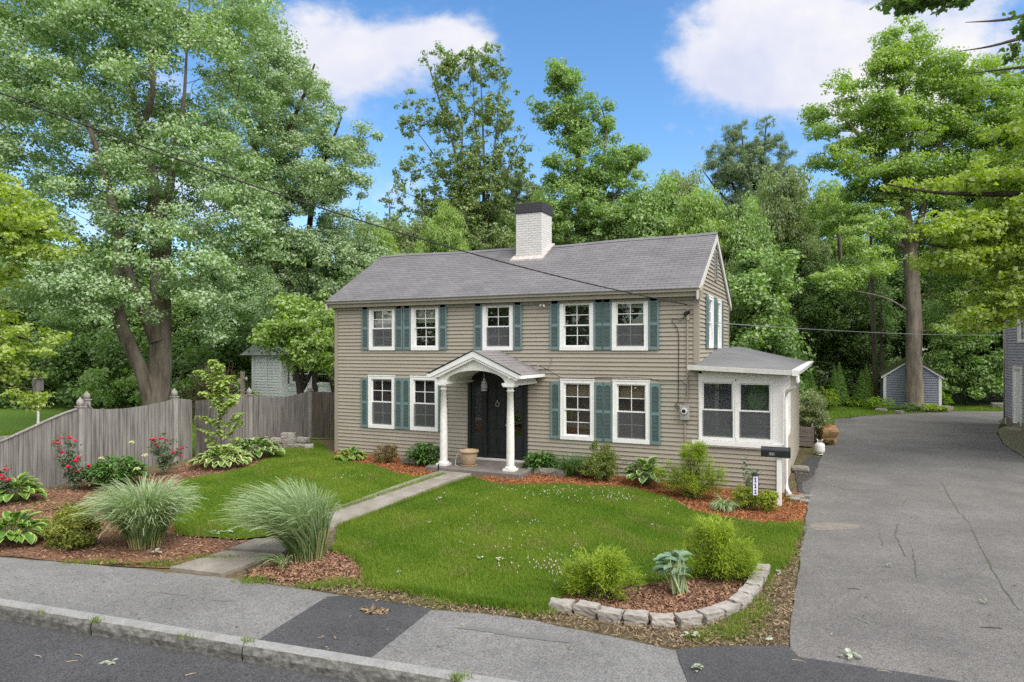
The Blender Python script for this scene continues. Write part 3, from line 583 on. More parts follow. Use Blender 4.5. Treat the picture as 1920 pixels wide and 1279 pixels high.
for xx, w_ in ((.022, .045), (X0, .03)):
    mb = MB()
    for side in (-1, 1):
        a = np.array((0, -.28 if side < 0 else HD+.28, EZ-.04)); b_ = np.array((0, HD/2, RZ+.02)); dn = np.array((0, 0, -.21))
        mb.hexa([(xx, *(a+dn)[1:]), (xx+w_, *(a+dn)[1:]), (xx+w_, *(b_+dn)[1:]), (xx, *(b_+dn)[1:])], [(xx, *a[1:]), (xx+w_, *a[1:]), (xx+w_, *b_[1:]), (xx, *b_[1:])])
    mb.build('rake_board', M['porch'], house)
mb = MB(); mb.hexa([(.0, -.26, EZ-.22), (.13, -.26, EZ-.22), (.13, .0, EZ-.2), (.0, .0, EZ-.2)], [(.0, -.26, EZ-.04), (.13, -.26, EZ-.04), (.13, .0, EZ+.1), (.0, .0, EZ+.1)]); mb.build('eave_return', M['fascia'], house)
# chimney
ch = MB(); ch.box(-5.80, -4.94, 1.92, 2.72, 5.6, 7.46); chim = ch.build('chimney', M['chimney'], house, bevel=.012)
mb = MB(); mb.box(-5.825, -4.915, 1.895, 2.745, 7.46, 7.775); mb.build('chimney_cap', M['chimney_cap'], chim, bevel=.012)
mb = MB(); mb.box(-5.62, -5.12, 2.1, 2.54, 7.78, 7.80); mb.build('flue_top', M['stone'], chim)
mb = MB(); mb.prism([(1.70, 6.04), (2.72, 6.62), (2.72, 6.45), (1.70, 5.9)], 'x', -5.9, -4.84); mb.build('flashing', mat('mortar flashing', (.5, .47, .45), (.33, .27, .25), rough=.9, scale=9, bump=.6), chim)

def window(parent, a, b, c, d, name='window', axis='x', plane=0, out=-1, muntin=True, screen=True, blind=None, warm=False, case=.105, depth=.55, roomm=None):
    """double hung window; u a..b, z c..d are the outside of the casing"""
    def bx(m, u0, u1, o0, o1, z0, z1):          # o: out from the wall plane
        if axis == 'x': m.box(u0, u1, min(plane+out*o0, plane+out*o1), max(plane+out*o0, plane+out*o1), z0, z1)
        else: m.box(min(plane+out*o0, plane+out*o1), max(plane+out*o0, plane+out*o1), u0, u1, z0, z1)
        return m
    w_ = link(name, bpy.data.meshes.new(name), parent)
    m = MB(); k = case
    bx(m, a, a+k, -.06, .035, c+k, d-k); bx(m, b-k, b, -.06, .035, c+k, d-k); bx(m, a, b, -.06, .037, d-k, d); bx(m, a-.004, b+.004, -.06, .045, c, c+k)
    e = .018; bx(m, a-.012, b+.012, .0, .05, d-.02, d+.012)
    bx(m, a, a+e, .035, .047, c+k, d-e-.006); bx(m, b-e, b, .035, .047, c+k, d-e-.006)
    old = w_.data; w_.data = m.mesh(name); w_.data.materials.append(M['white']); bpy.data.meshes.remove(old)
    i0, i1, j0, j1 = a+k, b-k, c+k, d-k; mid = (j0+j1)/2; s = .032
    m = MB()
    for (z0, z1, o) in ((mid-.02, j1, -.005), (j0, mid+.02, -.035)):
        bx(m, i0, i0+s, o-.03, o, z0, z1); bx(m, i1-s, i1, o-.03, o, z0, z1); bx(m, i0+s, i1-s, o-.03, o, z1-s, z1); bx(m, i0+s, i1-s, o-.03, o, z0, z0+s)
        if muntin:
            um = (i0+i1)/2; zm = (z0+z1)/2; bx(m, um-.009, um+.009, o-.02, o-.006, z0+s, z1-s); bx(m, i0+s, um-.009, o-.02, o-.006, zm-.009, zm+.009); bx(m, um+.009, i1-s, o-.02, o-.006, zm-.009, zm+.009)
    m.build('sash', M['white'], w_)
    m = MB()
    for (z0, z1, o) in ((mid-.02, j1, -.022), (j0, mid+.02, -.052)): bx(m, i0+s-.005, i1-s+.005, o-.003, o, z0+s-.005, z1-s+.005)
    m.build('pane', M['glass'], w_)
    if screen:
        m = MB(); bx(m, i0+.012, i1-.012, -.012, -.010, j0+.012, mid-.03); m.build('screen', M['screen'], w_)
        m = MB(); bx(m, i0, i1, -.018, -.008, j0, j0+.014); bx(m, i0, i0+.014, -.018, -.008, j0+.014, mid-.02); bx(m, i1-.014, i1, -.018, -.008, j0+.014, mid-.02); m.build('screen_frame', M['metal'], w_)
    if blind:
        m = MB(); 
        for q in range(int(blind*16)): bx(m, i0+.02, i1-.02, -.13-(.012 if q % 2 else 0), -.11, j1-(q+1)*(j1-j0)/16, j1-q*(j1-j0)/16-.004)
        m.build('blind', M['blind_tan'] if warm else M['blind'], w_)
    if depth <= 0: return w_
    m = MB(); D = depth; x0, x1, z0, z1 = i0-.25, i1+.25, j0-.15, j1+.08
    def pp(u, o, z): return (u, plane+out*o, z) if axis == 'x' else (plane+out*o, u, z)
    B = [pp(x0, -.065, z0), pp(x1, -.065, z0), pp(x1, -.065, z1), pp(x0, -.065, z1)]; R_ = [pp(x0, -D, z0), pp(x1, -D, z0), pp(x1, -D, z1), pp(x0, -D, z1)]
    m.add(B+R_, [(4, 5, 6, 7), (0, 4, 7, 3), (1, 2, 6, 5), (0, 1, 5, 4), (3, 7, 6, 2)]); m.build('room_niche', roomm or (M['room_warm'] if warm else M['room']), w_)
    return w_
scr = [True, False, True, False, True, True, True, False, True]; bl = [.42, .40, 0, .12, .16, .1, 0, .26, .26]
W_ = [window(house, *wins[i], screen=scr[i], blind=bl[i], warm=(i >= 7), depth=.9 if i >= 7 else .55) for i in range(9)]
for i, q in enumerate(SW): window(house, *q, axis='y', plane=0, out=1, case=.09, screen=False)
# small lamp burning inside the lower right window
bulb = MB(); bulb.lathe([(0, -.03), (.022, -.015), (.025, 0), (.016, .022), (.008, .035)], (-1.72, .62, 2.33), 10)
mB, tB, bB = new_mat('lit bulb'); bB.inputs['Emission Color'].default_value = (1, .72, .38, 1); bB.inputs['Emission Strength'].default_value = 3; mB.cycles.emission_sampling = 'NONE'; bulb.build('ceiling_bulb', mB, W_[8])
bulb = MB(); bulb.lathe([(0, -.03), (.022, -.015), (.025, 0), (.016, .022), (.008, .035)], (-3.0, .75, 2.42), 10); bulb.build('ceiling_bulb', mB, W_[7])

# louvred shutters: one mesh, copied
def shutter_mesh(wd, h):
    m = MB(); f_ = .045; t = .028; m.box(0, f_, 0, t, 0, h); m.box(wd-f_, wd, 0, t, 0, h)
    for z0, z1 in ((0, .075), (h*.5-.035, h*.5+.035), (h-.075, h)): m.box(f_, wd-f_, 0.002, t-.002, z0, z1)
    m.prism([(f_, h-.075), (wd/2, h-.082), (wd-f_, h-.075), (wd-f_, h-.115), (wd/2, h-.083), (f_, h-.115)], 'y', .003, t-.003)
    for z0, z1 in ((.075, h*.5-.035), (h*.5+.035, h-.075)):
        n = int((z1-z0)/.034)
        for i in range(n):
            z = z0+(z1-z0)*(i+.5)/n; m.hexa([(f_, .018, z-.016), (wd-f_, .018, z-.016), (wd-f_, .024, z-.016), (f_, .024, z-.016)], [(f_, .004, z+.014), (wd-f_, .004, z+.014), (wd-f_, .010, z+.014), (f_, .010, z+.014)])
    me = m.mesh('shutter'); me.materials.append(M['shutter']); return me
su, sl_ = shutter_mesh(.262, 1.30), shutter_mesh(.262, 1.53)
UPS = [-10.115, -8.875, -8.585, -7.345, -6.19, -4.965, -3.875, -2.645, -2.43, -1.21]
LOS = [-10.135, -8.885, -8.615, -7.365, -3.855, -2.625, -2.41, -1.17]
def put_shutters():
    for x in UPS: link('shutter', su, house, (x, -.052, 3.32))
    for x in LOS: link('shutter', sl_, house, (x, -.052, .95))
put_shutters()
sg = shutter_mesh(.30, 1.36)
for y in (1.0, 2.12, 2.46, 3.54):
    o = link('shutter', sg, house, (.052, y, 3.37)); o.rotation_euler = (0, 0, PI/2); o.location.x = .055
mb = MB(); mb.box(.0, .05, 2.42, 2.78, 5.24, 5.30); mb.box(.0, .05, 2.42, 2.46, 5.30, 6.0); mb.box(.0, .05, 2.74, 2.78, 5.30, 6.0); mb.box(.0, .05, 2.42, 2.78, 6.0, 6.05)
for i in range(9): mb.box(.01, .04, 2.46, 2.74, 5.33+i*.075, 5.355+i*.075)
mb.build('gable_vent', M['metal'], house)

# entrance: black surround, sidelights, panelled door
ds = MB(); a, b, c, d = DOOR
ds.box(a, a+.10, -.04, .1, c, d); ds.box(b-.10, b, -.04, .1, c, d); ds.box(a+.10, b-.10, -.04, .1, 2.42, d); ds.box(a+.52, a+.60, -.03, .1, c, 2.42); ds.box(b-.60, b-.52, -.03, .1, c, 2.42)
ds.box(a+.10, a+.52, .0, .08, c, .95); ds.box(b-.52, b-.10, .0, .08, c, .95)
for q in (a+.10, b-.52):
    ds.box(q, q+.1, .01, .07, .95, 2.42); ds.box(q+.32, q+.42, .01, .07, .95, 2.42); ds.box(q+.1, q+.32, .01, .07, 2.3, 2.42); ds.box(q+.07, q+.35, -.014, 0, .40, .85)
    for z in (1.28, 1.62, 1.96): ds.box(q+.1, q+.32, .02, .05, z, z+.025)
surround = ds.build('door_surround', M['black'], house, bevel=.006)
for q in (a+.20, b-.42):
    m = MB(); m.box(q, q+.22, .032, .036, .95, 2.3); m.build('sidelight_pane', M['glass'], surround)
m = MB(); m.add([(a, .1, c), (b, .1, c), (b, .1, d), (a, .1, d), (a, .6, c), (b, .6, c), (b, .6, d), (a, .6, d)], [(4, 5, 6, 7), (0, 4, 7, 3), (1, 2, 6, 5), (0, 1, 5, 4), (3, 7, 6, 2)]); m.build('hall_niche', M['room'], surround)
dr_ = MB(); x0, x1 = a+.60, b-.60; dr_.box(x0, x1, .03, .075, c+.03, 2.42)
for (u0, u1, z0, z1) in ((.08, .29, .45, .95), (.37, .58, .45, .95), (.08, .29, 1.1, 1.72), (.37, .58, 1.1, 1.72), (.08, .29, 1.84, 2.3), (.37, .58, 1.84, 2.3)):
    dr_.box(x0+u0, x0+u1, .012, .03, z0, z1); dr_.box(x0+u0+.03, x0+u1-.03, .004, .012, z0+.03, z1-.03)
door = dr_.build('front_door', M['black'], house, bevel=.005)
kn = MB(); kx = (x0+x1)/2
kn.tube([(kx+.055*math.cos(t), .0, 1.80+.06*math.sin(t)) for t in np.linspace(0, 2*PI, 17)], .009, 6, False); kn.lathe([(0, .0), (.022, .01), (.012, .05), (0, .06)], (kx, .0, 1.86), 8); kn.build('door_knocker', mat('tarnished silver', (.5, .5, .5), rough=.4, metal=.6), door)
m = MB(); m.lathe([(0, 0), (.028, .0), (.03, .02), (0, .03)], (x1-.06, -.01, 1.22), 10); m.build('door_knob', M['metal'], door)
m = MB(); m.box(a+.02, b-.02, -.1, .05, .235, .285); m.build('door_sill', M['porch'], house)

# portico
PX, HF, PY = -5.42, 1.34, -1.52; AP, ET = 3.30, 2.68
por = MB()
def barrel(n=22, r0=.86, zs=2.47, rise=.31): return [(PX+r0*math.cos(t), zs+rise*math.sin(t)) for t in np.linspace(PI, 0, n)]
arc = barrel()
ped = [(PX-1.24, 2.64), (PX-1.12, 2.47)]+arc+[(PX+1.12, 2.47), (PX+1.24, 2.64), (PX, 3.21)]
por.prism(ped[::-1], 'y', -1.40, -1.30)
soff = [(p[0], y, p[1]+.002) for y in (-1.3, -.02) for p in arc]; n = len(arc); por.add(soff, [(i, i+1, n+i+1, n+i) for i in range(n-1)])
for s_ in (-1, 1):
    por.box(min(PX+s_*.87, PX+s_*1.12), max(PX+s_*.87, PX+s_*1.12), -1.298, -.02, 2.47, 2.66)
    por.box(min(PX+s_*.80, PX+s_*1.16), max(PX+s_*.80, PX+s_*1.16), -1.46, -.02, 2.41, 2.47)
    por.box(min(PX+s_*1.0, PX+s_*1.33), max(PX+s_*1.0, PX+s_*1.33), -1.50, -1.3, 2.60, 2.655)
portico = por.build('portico', M['white_worn'], house)
m = MB()
for s_ in (-1, 1):
    o1, o2, i1, i2 = (PX+s_*(HF+.02), ET-.02), (PX, AP-.02), (PX+s_*(HF-.04), ET-.10), (PX, AP-.17)
    m.prism([o1, o2, i2, i1] if s_ > 0 else [o1, i1, i2, o2], 'y', PY, PY+.05); 
    m.prism([(i1[0]-s_*.02, i1[1]-.0), i2, (PX, AP-.235), (i1[0]-s_*.08, i1[1]-.045)][::s_], 'y', PY+.03, PY+.13)
m.build('rake_trim', M['white'], portico)
m = MB()
for s_ in (-1, 1):
    for i in range(9):
        f0, f1 = i/9, (i+1)/9+.01; 
        def q(f, l): return (PX+s_*(HF+.05)*(1-f), ET+(AP-ET)*f+l)
        A, B_, D_ = q(f0, 0), q(f0, .014), q(min(f1, 1), .003)
        V = [(p[0], y, p[1]) for p in (A, B_, D_) for y in (PY-.03, -.003)]
        m.add(V, [(0, 1, 3, 2), (2, 3, 5, 4)] if s_ < 0 else [(0, 2, 3, 1), (2, 4, 5, 3)])
m.build('portico_roof', M['roof_portico'], portico)
for q in (PX+HF-.02, PX-HF-.05):
    m = MB(); m.box(q, q+.07, PY-.02, -.005, ET-.09, ET-.005); m.build('portico_gutter', M['white'], portico)
SZ_ = .245
m = MB(); m.box(PX-1.32, PX+1.42, -1.72, .0, .04, SZ_-.0); stp = m.build('stoop', M['stoop'], house, bevel=.015)
for s_ in (-1, 1):
    cx, cy = PX+s_*.985, -1.33; m = MB()
    m.box(cx-.15, cx+.15, cy-.15, cy+.15, SZ_, SZ_+.055); m.lathe([(.135, .055), (.145, .075), (.135, .10), (.115, .115)], (cx, cy, SZ_), 24)
    H_ = 2.41-SZ_; m.lathe([(.102, .11), (.102, H_*.3), (.094, H_*.6), (.078, H_-.16), (.10, H_-.15), (.10, H_-.13), (.078, H_-.12), (.078, H_-.07), (.12, H_-.05), (.125, H_-.035)], (cx, cy, SZ_), 24); m.box(cx-.145, cx+.145, cy-.145, cy+.145, 2.41-.036, 2.41)
    m.build('column', M['white_worn'], portico)

# sunroom
sun_m = mat('sunroom paint', (.76, .755, .735), (.72, .715, .695), rough=.5, scale=3)
z0, zt = 1.12, 2.60
m = MB(); m.box(.02, .10, -.03, .09, z0, zt+.14); m.box(.83, .95, -.03, .09, z0, zt); m.box(1.68, 1.95, -.03, .09, z0, zt); m.box(.10, 1.95, -.028, .09, zt, 2.86); m.box(.10, .83, -.03, .09, z0, z0+.02); m.box(.95, 1.68, -.03, .09, z0, z0+.02)
m.box(1.86, 1.95, .09, .35, z0, 2.84); m.box(1.86, 1.95, 2.35, 2.6, z0, 2.84); m.box(1.86, 1.95, .35, 2.35, z0, z0+.12); m.box(1.86, 1.95, .35, 2.35, 2.5, 2.84); m.box(1.86, 1.95, .98, 1.08, 1.24, 2.5); m.box(1.86, 1.95, 1.65, 1.75, 1.24, 2.5)
srm = m.build('sunroom', sun_m, house)
m = MB(); clap(m, 'y', 1.92, 1, .05, 2.6, .0, 1.12, .11); clap(m, 'y', 1.92, 1, 2.6, 7.85, .0, 2.84, .11); m.build('sunroom_side_wall', M['siding_side'], house)
m = MB(); m.box(-.13, 1.99, -.085, -.012, 1.02, 1.12); m.build('sunroom_sill', sun_m, house)
m = MB(); m.box(-.13, 1.80, -.065, -.012, .985, 1.02); m.build('sill_trim', M['porch'], house)
m = MB(); m.box(1.80, 1.96, -.045, .05, 0, 1.02); m.build('sunroom_corner_board', M['white'], house)
room_g = mat('sunroom inside', (.55, .55, .54), (.45, .45, .45), rough=.8, scale=2)
window(house, .04, .89, z0+.02, zt, 'sunroom_window', case=.065, muntin=False, screen=True, depth=0)
window(house, .89, 1.74, z0+.02, zt, 'sunroom_window', case=.075, muntin=False, screen=True, depth=0)
m = MB(); m.quad((.06, .1, .3), (1.86, .1, .3), (1.86, 2.5, .3), (.06, 2.5, .3)); m.quad((.03, .1, 2.72), (1.86, .1, 2.72), (1.86, 2.5, 2.72), (.03, 2.5, 2.72)); m.quad((.04, .1, .3), (.04, 2.5, .3), (.04, 2.5, 2.72), (.04, .1, 2.72)); m.build('sunroom_interior', room_g, house)
m = MB(); clap(m, 'x', 2.45, -1, .04, 1.9, .3, 2.72, .13); m.build('inner_clapboard', mat('inner clapboard', (.50, .52, .55), rough=.6), house)
m = MB(); m.box(.24, .33, 1.0, 1.1, .3, 2.7); m.build('inner_post', M['white'], house)
for y0_, y1_ in ((.35, .98), (1.08, 1.65), (1.75, 2.35)): window(house, y0_, y1_, 1.22, 2.52, 'sunroom_side_window', axis='y', plane=1.92, out=1, case=.06, screen=False, depth=0)
# its low hipped roof
FL, FR, BR, A_, B2_, BL = (-.16, -.36, 2.93), (2.2, -.36, 2.83), (2.26, 7.95, 2.90), (0.02, 2.9, 3.36), (0.02, 7.95, 3.42), (0.02, -.36, 2.93)
m = MB(); m.add([FL, FR, A_, BR, B2_, (0.02, .0, 2.985)], [(0, 1, 2, 5), (1, 3, 4, 2)]); 
m.add([(p[0], p[1], p[2]-.05) for p in (FL, FR, BR, B2_, A_)], [(0, 4, 1), (1, 4, 3, 2)]); m.build('sunroom_roof', M['roof_low'], house)
m = MB(); m.hexa([(-.18, -.40, 2.84), (2.2, -.40, 2.74), (2.2, -.34, 2.74), (-.18, -.34, 2.84)], [(-.18, -.42, 2.945), (2.2, -.42, 2.845), (2.2, -.34, 2.845), (-.18, -.34, 2.945)])
m.hexa([(2.16, -.42, 2.73), (2.27, -.42, 2.73), (2.33, 7.97, 2.80), (2.2, 7.97, 2.80)], [(2.14, -.42, 2.86), (2.33, -.42, 2.86), (2.38, 7.97, 2.93), (2.2, 7.97, 2.93)]); 
gut = m.build('gutter', M['white_worn'], house)
m = MB(); m.hexa([(-.14, -.34, 2.83), (2.16, -.34, 2.735), (2.16, .0, 2.70), (-.14, .0, 2.80)], [(-.14, -.34, 2.85), (2.16, -.34, 2.76), (2.16, .0, 2.74), (-.14, .0, 2.84)]); m.box(-.1, .02, -.028, .0, 2.72, 2.86); m.build('soffit', M['fascia'], house)
m = MB(); m.tube([(2.26, -.36, 2.74), (2.27, -.36, 2.60), (2.24, -.32, 2.50), (2.10, -.2, 2.42), (2.02, -.13, 2.34), (2.01, -.12, 2.2), (2.01, -.12, .35), (2.02, -.13, .16), (2.06, -.22, .08), (2.12, -.42, .05)], .042, 10); m.build('downspout', M['white_worn'], house)
m = MB(); m.hexa([(2.10, -.38, .01), (2.16, -.44, .01), (2.62, -.1, .005), (2.56, -.02, .005)], [(2.10, -.38, .04), (2.16, -.44, .04), (2.62, -.1, .03), (2.56, -.02, .03)]); m.build('downspout_extension', M['metal'], house)

# electric service
m = MB(); m.tube([(-.24, -.05, 4.30), (-.24, -.05, 4.05)], [.05, .04], 10); m.tube([(-.24, -.045, 4.1), (-.245, -.045, 2.15), (-.30, -.05, 1.95)], .018, 8); m.tube([(-.30, -.045, 1.62), (-.30, -.045, .1)], .016, 8)
for z in (3.9, 3.4, 2.9): m.box(-.27, -.21, -.05, -.02, z, z+.025)
m.tube([(-.19, -.02, 4.45), (-.19, -.02, 3.98)], .008, 6); m.build('service_conduit', M['corner'], house)
m = MB()
for dx in (-.05, 0, .045): m.lathe([(0, -.05), (.03, -.04), (.035, 0), (.03, .04), (0, .05)], (-.24+dx, -.1, 4.22+dx*.5), 10)
m.build('insulator', M['wire'], house)
m = MB(); m.box(-.42, -.19, -.12, -.012, 1.60, 1.96); met = m.build('electric_meter', mat('meter box', (.36, .36, .34), (.30, .30, .28), rough=.5), house, bevel=.01)
m = MB(); m.tube([(-.305, -.12, 1.82), (-.305, -.17, 1.82), (-.305, -.20, 1.82)], [.085, .085, .07], 20); m.build('meter_glass', mat('meter glass', (.55, .56, .56), (.45, .46, .46), rough=.15, spec=.5), met)
m = MB(); m.tube([(-.305, -.201, 1.82), (-.305, -.205, 1.82)], .045, 14); m.box(-.335, -.275, -.208, -.203, 1.825, 1.845); m.build('meter_dial', M['wire'], met)
def cable(name, pts, r=.006, m_=None, parent=house):
    q = MB(); q.tube(pts, r, 6); return q.build(name, m_ or M['wire'], parent)
cable('wall_cable', [(-.24, -.06, 4.2), (-.4, -.04, 4.03), (-.62, -.035, 4.1), (-.62, -.035, 4.02), (-.5, -.03, 3.85), (-.46, -.03, 3.7), (-.46, -.025, 3.2), (-.47, -.025, 2.05), (-.55, -.03, 1.95), (-.5, -.035, 1.85), (-.38, -.035, 1.9), (-.36, -.035, 2.0), (-.46, -.035, 2.03), (-.5, -.035, 1.95), (-.42, -.035, 1.88)], .008)
cable('wall_cable', [(-4.06, -.35, 2.9), (-3.95, -.05, 2.78), (-3.6, -.05, 2.60), (-3.55, -.06, 2.575), (-2.65, -.06, 2.575), (-2.6, -.03, 2.60), (-2.15, -.03, 2.61), (-2.1, -.06, 2.60), (-1.5, -.06, 2.62), (-1.18, -.06, 2.6), (-.95, -.03, 2.53), (-.4, -.03, 2.55), (-.27, -.03, 2.45), (-.27, -.03, 2.2)], .007)
cable('cable_bracket', [(-4.35, -.3, 2.98), (-3.95, -.02, 2.80), (-3.86, -.02, 3.0), (-3.84, -.02, 3.12)], .012, M['metal'])
m = MB(); m.lathe([(0, -.04), (.03, -.03), (.04, 0), (.02, .03)], (-4.13, -.09, EZ-.27), 10); m.lathe([(0, -.04), (.03, -.03), (.04, 0), (.02, .03)], (-4.02, -.11, EZ-.29), 10); m.box(-4.12, -4.02, -.06, -.02, EZ-.27, EZ-.24); m.build('eave_light', M['porch'], house)
# ================================================================== fences, outbuildings, neighbours
M['wood'] = mat('weathered fence wood', (.218, .205, .195), (.118, .110, .104), rough=.9, scale=9, stretch=(1, 2.2, .16), spec=.1, bump=.5, bscale=20, c3=(.29, .265, .25), s3=4, a3=.55)
M['wood_shaded'] = mat('shaded fence wood', (0.125, 0.106, 0.088), (0.069, 0.059, 0.050), rough=.9, scale=9, stretch=(2.2, 1, .16), spec=.1, bump=.5)  # shade on the fence run by the house, painted into the wood colour
M['wood_pale'] = mat('pale weathered post', (.30, .285, .27), (.20, .19, .175), rough=.9, scale=8, stretch=(2, 2, .2), spec=.1, bump=.4)
FX = -14.26
def fence_post(parent, x, y, h, fin=True, m_=None):
    z = float(gz(x, y)); q = MB(); q.box(x-.065, x+.075, y-.07, y+.07, z-.1, z+h); p = q.build('post', m_ or M['wood_pale'], parent, bevel=.008)
    if fin:
        q = MB(); q.box(x-.085, x+.095, y-.09, y+.09, z+h, z+h+.03); q.lathe([(.06, .03), (.085, .07), (.09, .12), (.07, .18), (.03, .22), (.012, .25), (0, .262)], (x+.005, y, z+h), 14); q.build('finial', m_ or M['wood_pale'], p)
def boards(parent, a, b, topf, m_, bw=.105, seed=0, name='board_panel', cap=False):
    r = random.Random(seed); a = np.array(a, float); b = np.array(b, float); L_ = np.linalg.norm(b-a); d = (b-a)/L_; nrm = np.array((d[1], -d[0])); n = int(L_/bw); q = MB()
    for i in range(n):
        s0, s1 = i*L_/n+.005, (i+1)*L_/n-.005; o = r.uniform(-.008, .008); t = .018
        A = a+d*s0+nrm*o; B = a+d*s1+nrm*o; za = float(gz(*A)); z0, z1 = topf(s0/L_)+r.uniform(-.006, .006), topf(s1/L_)+r.uniform(-.006, .006)
        q.hexa([(*A, za-.05), (*B, za-.05), (*(B+nrm*-t), za-.05), (*(A+nrm*-t), za-.05)], [(*A, za+z0), (*B, za+z1), (*(B+nrm*-t), za+z1), (*(A+nrm*-t), za+z0)])
    for zz in (.35, 1.25):
        A = a-nrm*.02; B = b-nrm*.02; q.hexa([(*A, zz), (*B, zz), (*(B-nrm*.05), zz), (*(A-nrm*.05), zz)], [(*A, zz+.08), (*B, zz+.08), (*(B-nrm*.05), zz+.08), (*(A-nrm*.05), zz+.08)])
    o = q.build(name, m_, parent)
    if cap:
        q = MB(); k = 12
        for i in range(k):
            A = a+d*L_*i/k+nrm*.03; B = a+d*L_*(i+1)/k+nrm*.03; z0 = float(gz(*A))+topf(i/k); z1 = float(gz(*B))+topf((i+1)/k)
            q.hexa([(*A, z0), (*B, z1), (*(B-nrm*.08), z1), (*(A-nrm*.08), z0)], [(*A, z0+.03), (*B, z1+.03), (*(B-nrm*.08), z1+.03), (*(A-nrm*.08), z0+.03)])
        q.build('cap_rail', M['wood_pale'], parent)
fa = thing('wooden_fence', 'grey scalloped board fence on the left, sloping down towards the street behind the roses', 'fence')
boards(fa, (FX, -9.2), (FX, -6.13), lambda t: 1.04+.79*smooth(t, .12, 1.15), M['wood'], seed=1, cap=True)
fence_post(fa, FX, -6.06, 1.83); fence_post(fa, FX, -3.33, 1.83); fence_post(fa, FX, -9.25, 1.2, False)
boards(fa, (FX, -5.99), (FX, -3.40), lambda t: 1.80-.13*math.sin(PI*min(1, t*.95))**.8-.0*t, M['wood'], seed=2)
boards(fa, (FX, -3.26), (FX, -2.72), lambda t: 1.80-.10*t, M['wood'], bw=.11, seed=3)
fb = thing('wooden_fence', 'darker grey board fence from the leafy sapling back to the left corner of the house', 'fence')
boards(fb, (FX, -2.60), (FX, -.60), lambda t: 1.66+.05*t*t, M['wood'], seed=4); fence_post(fb, FX, -.54, 1.70)
boards(fb, (FX, -.47), (FX, 2.23), lambda t: 1.70-.13*math.sin(PI*t)-.03*t, M['wood'], seed=5); fence_post(fb, FX, 2.3, 1.68)
boards(fb, (FX+.08, 2.32), (-11.12, 2.7), lambda t: 1.66-.03*t, M['wood_shaded'], seed=6)
fc = thing('wooden_fence', 'short grey board fence seen behind the sloping fence at far left', 'fence')
boards(fc, (FX-2.0, -4.6), (FX-.1, -5.4), lambda t: 1.74-.14*math.sin(PI*t), M['wood'], seed=7); fence_post(fc, FX-2.06, -4.57, 1.80)

# grey shed behind the big maple
M['blue_siding'] = mat('blue grey siding', (.24, .265, .32), (.22, .24, .29), rough=.55, scale=2)
M['moss'] = mat('mossy shingles', (.10, .095, .05), (.065, .10, .025), rough=.95, scale=5, bump=.7, bscale=25, spec=.1)
sx, sy = 5.48, 26.6; SWd, SDp = 2.75, 3.0
shed = thing('garden_shed', 'small blue-grey garden shed with white trim and mossy roof behind the maple trunk', 'shed')
m = MB(); pk = 2.86; ev = 1.93
clap(m, 'x', sy, -1, sx, sx+SWd, .05, pk-.04, .13, clip=lambda z: (sx, sx+SWd) if z < ev else (sx+(z-ev)/(pk-ev)*SWd/2, sx+SWd-(z-ev)/(pk-ev)*SWd/2)); clap(m, 'y', sx, -1, sy, sy+SDp, .05, ev, .13); clap(m, 'y', sx+SWd, 1, sy, sy+SDp, .05, ev, .13)
m.quad((sx, sy+SDp, 0), (sx+SWd, sy+SDp, 0), (sx+SWd, sy+SDp, ev), (sx, sy+SDp, ev)); m.build('wall', M['blue_siding'], shed)
m = MB(); m.box(sx-.025, sx+.12, sy-.03, sy+.02, 0, ev); m.box(sx+SWd-.12, sx+SWd+.025, sy-.03, sy+.02, 0, ev)
for s_ in (-1, 1):
    cx = sx+SWd/2; o = s_*(SWd/2+.13); m.prism([(cx+o, ev-.12), (cx, pk-.02), (cx, pk-.14), (cx+o, ev-.24)][::s_], 'y', sy-.08, sy-.035)
m.build('trim', M['white'], shed)
m = MB()
for s_ in (-1, 1):
    o = s_*(SWd/2+.16); m.prism([(cx+o, ev-.12), (cx, pk+.0), (cx, pk+.06), (cx+o, ev-.06)][::s_], 'y', sy-.12, sy+SDp+.1)
m.build('roof', M['moss'], shed)

# neighbouring house on the right edge
M['lav_siding'] = mat('lavender grey siding', (.36, .355, .42), (.33, .325, .385), rough=.55, scale=2)
nb = thing('neighbour_house', 'lavender-grey clapboard house with white trim cut off by the right edge', 'house')
m = MB(); NXW = 9.9; clap(m, 'y', NXW, -1, 7.0, 19.9, .35, 6.4, .12, [(16.5, 17.5, 3.7, 5.2), (17.2, 18.3, .35, 2.5)]); 
m.quad((NXW, 19.9, 0), (17, 19.9, 0), (17, 19.9, 6.4), (NXW, 19.9, 6.4)); m.quad((NXW, 7, 0), (17, 7, 0), (17, 7, 6.4), (NXW, 7, 6.4)); m.build('wall', M['lav_siding'], nb)
m = MB(); m.box(NXW-.03, NXW+.1, 19.78, 19.96, 0, 6.4); m.box(NXW-.04, NXW+.1, 18.3, 18.5, .2, 2.62); m.box(NXW-.04, NXW+.1, 17.0, 17.2, .2, 2.62); m.box(NXW-.04, NXW+.1, 17.2, 18.3, 2.5, 2.62); m.build('trim', M['white'], nb)
m = MB(); m.box(NXW+.02, NXW+.08, 17.2, 18.3, .3, 2.5); m.build('door', M['white'], nb)
m = MB(); m.box(NXW-.02, NXW+.3, 7, 17.0, -.1, .34); m.box(NXW-.02, NXW+.3, 18.5, 19.9, -.1, .34); m.build('foundation', M['concrete'], nb)
window(nb, 16.4, 17.6, 3.6, 5.3, axis='y', plane=NXW, out=-1, case=.1, screen=False)
window(nb, 12.4, 13.6, 3.6, 5.3, axis='y', plane=NXW, out=-1, case=.1, screen=False)
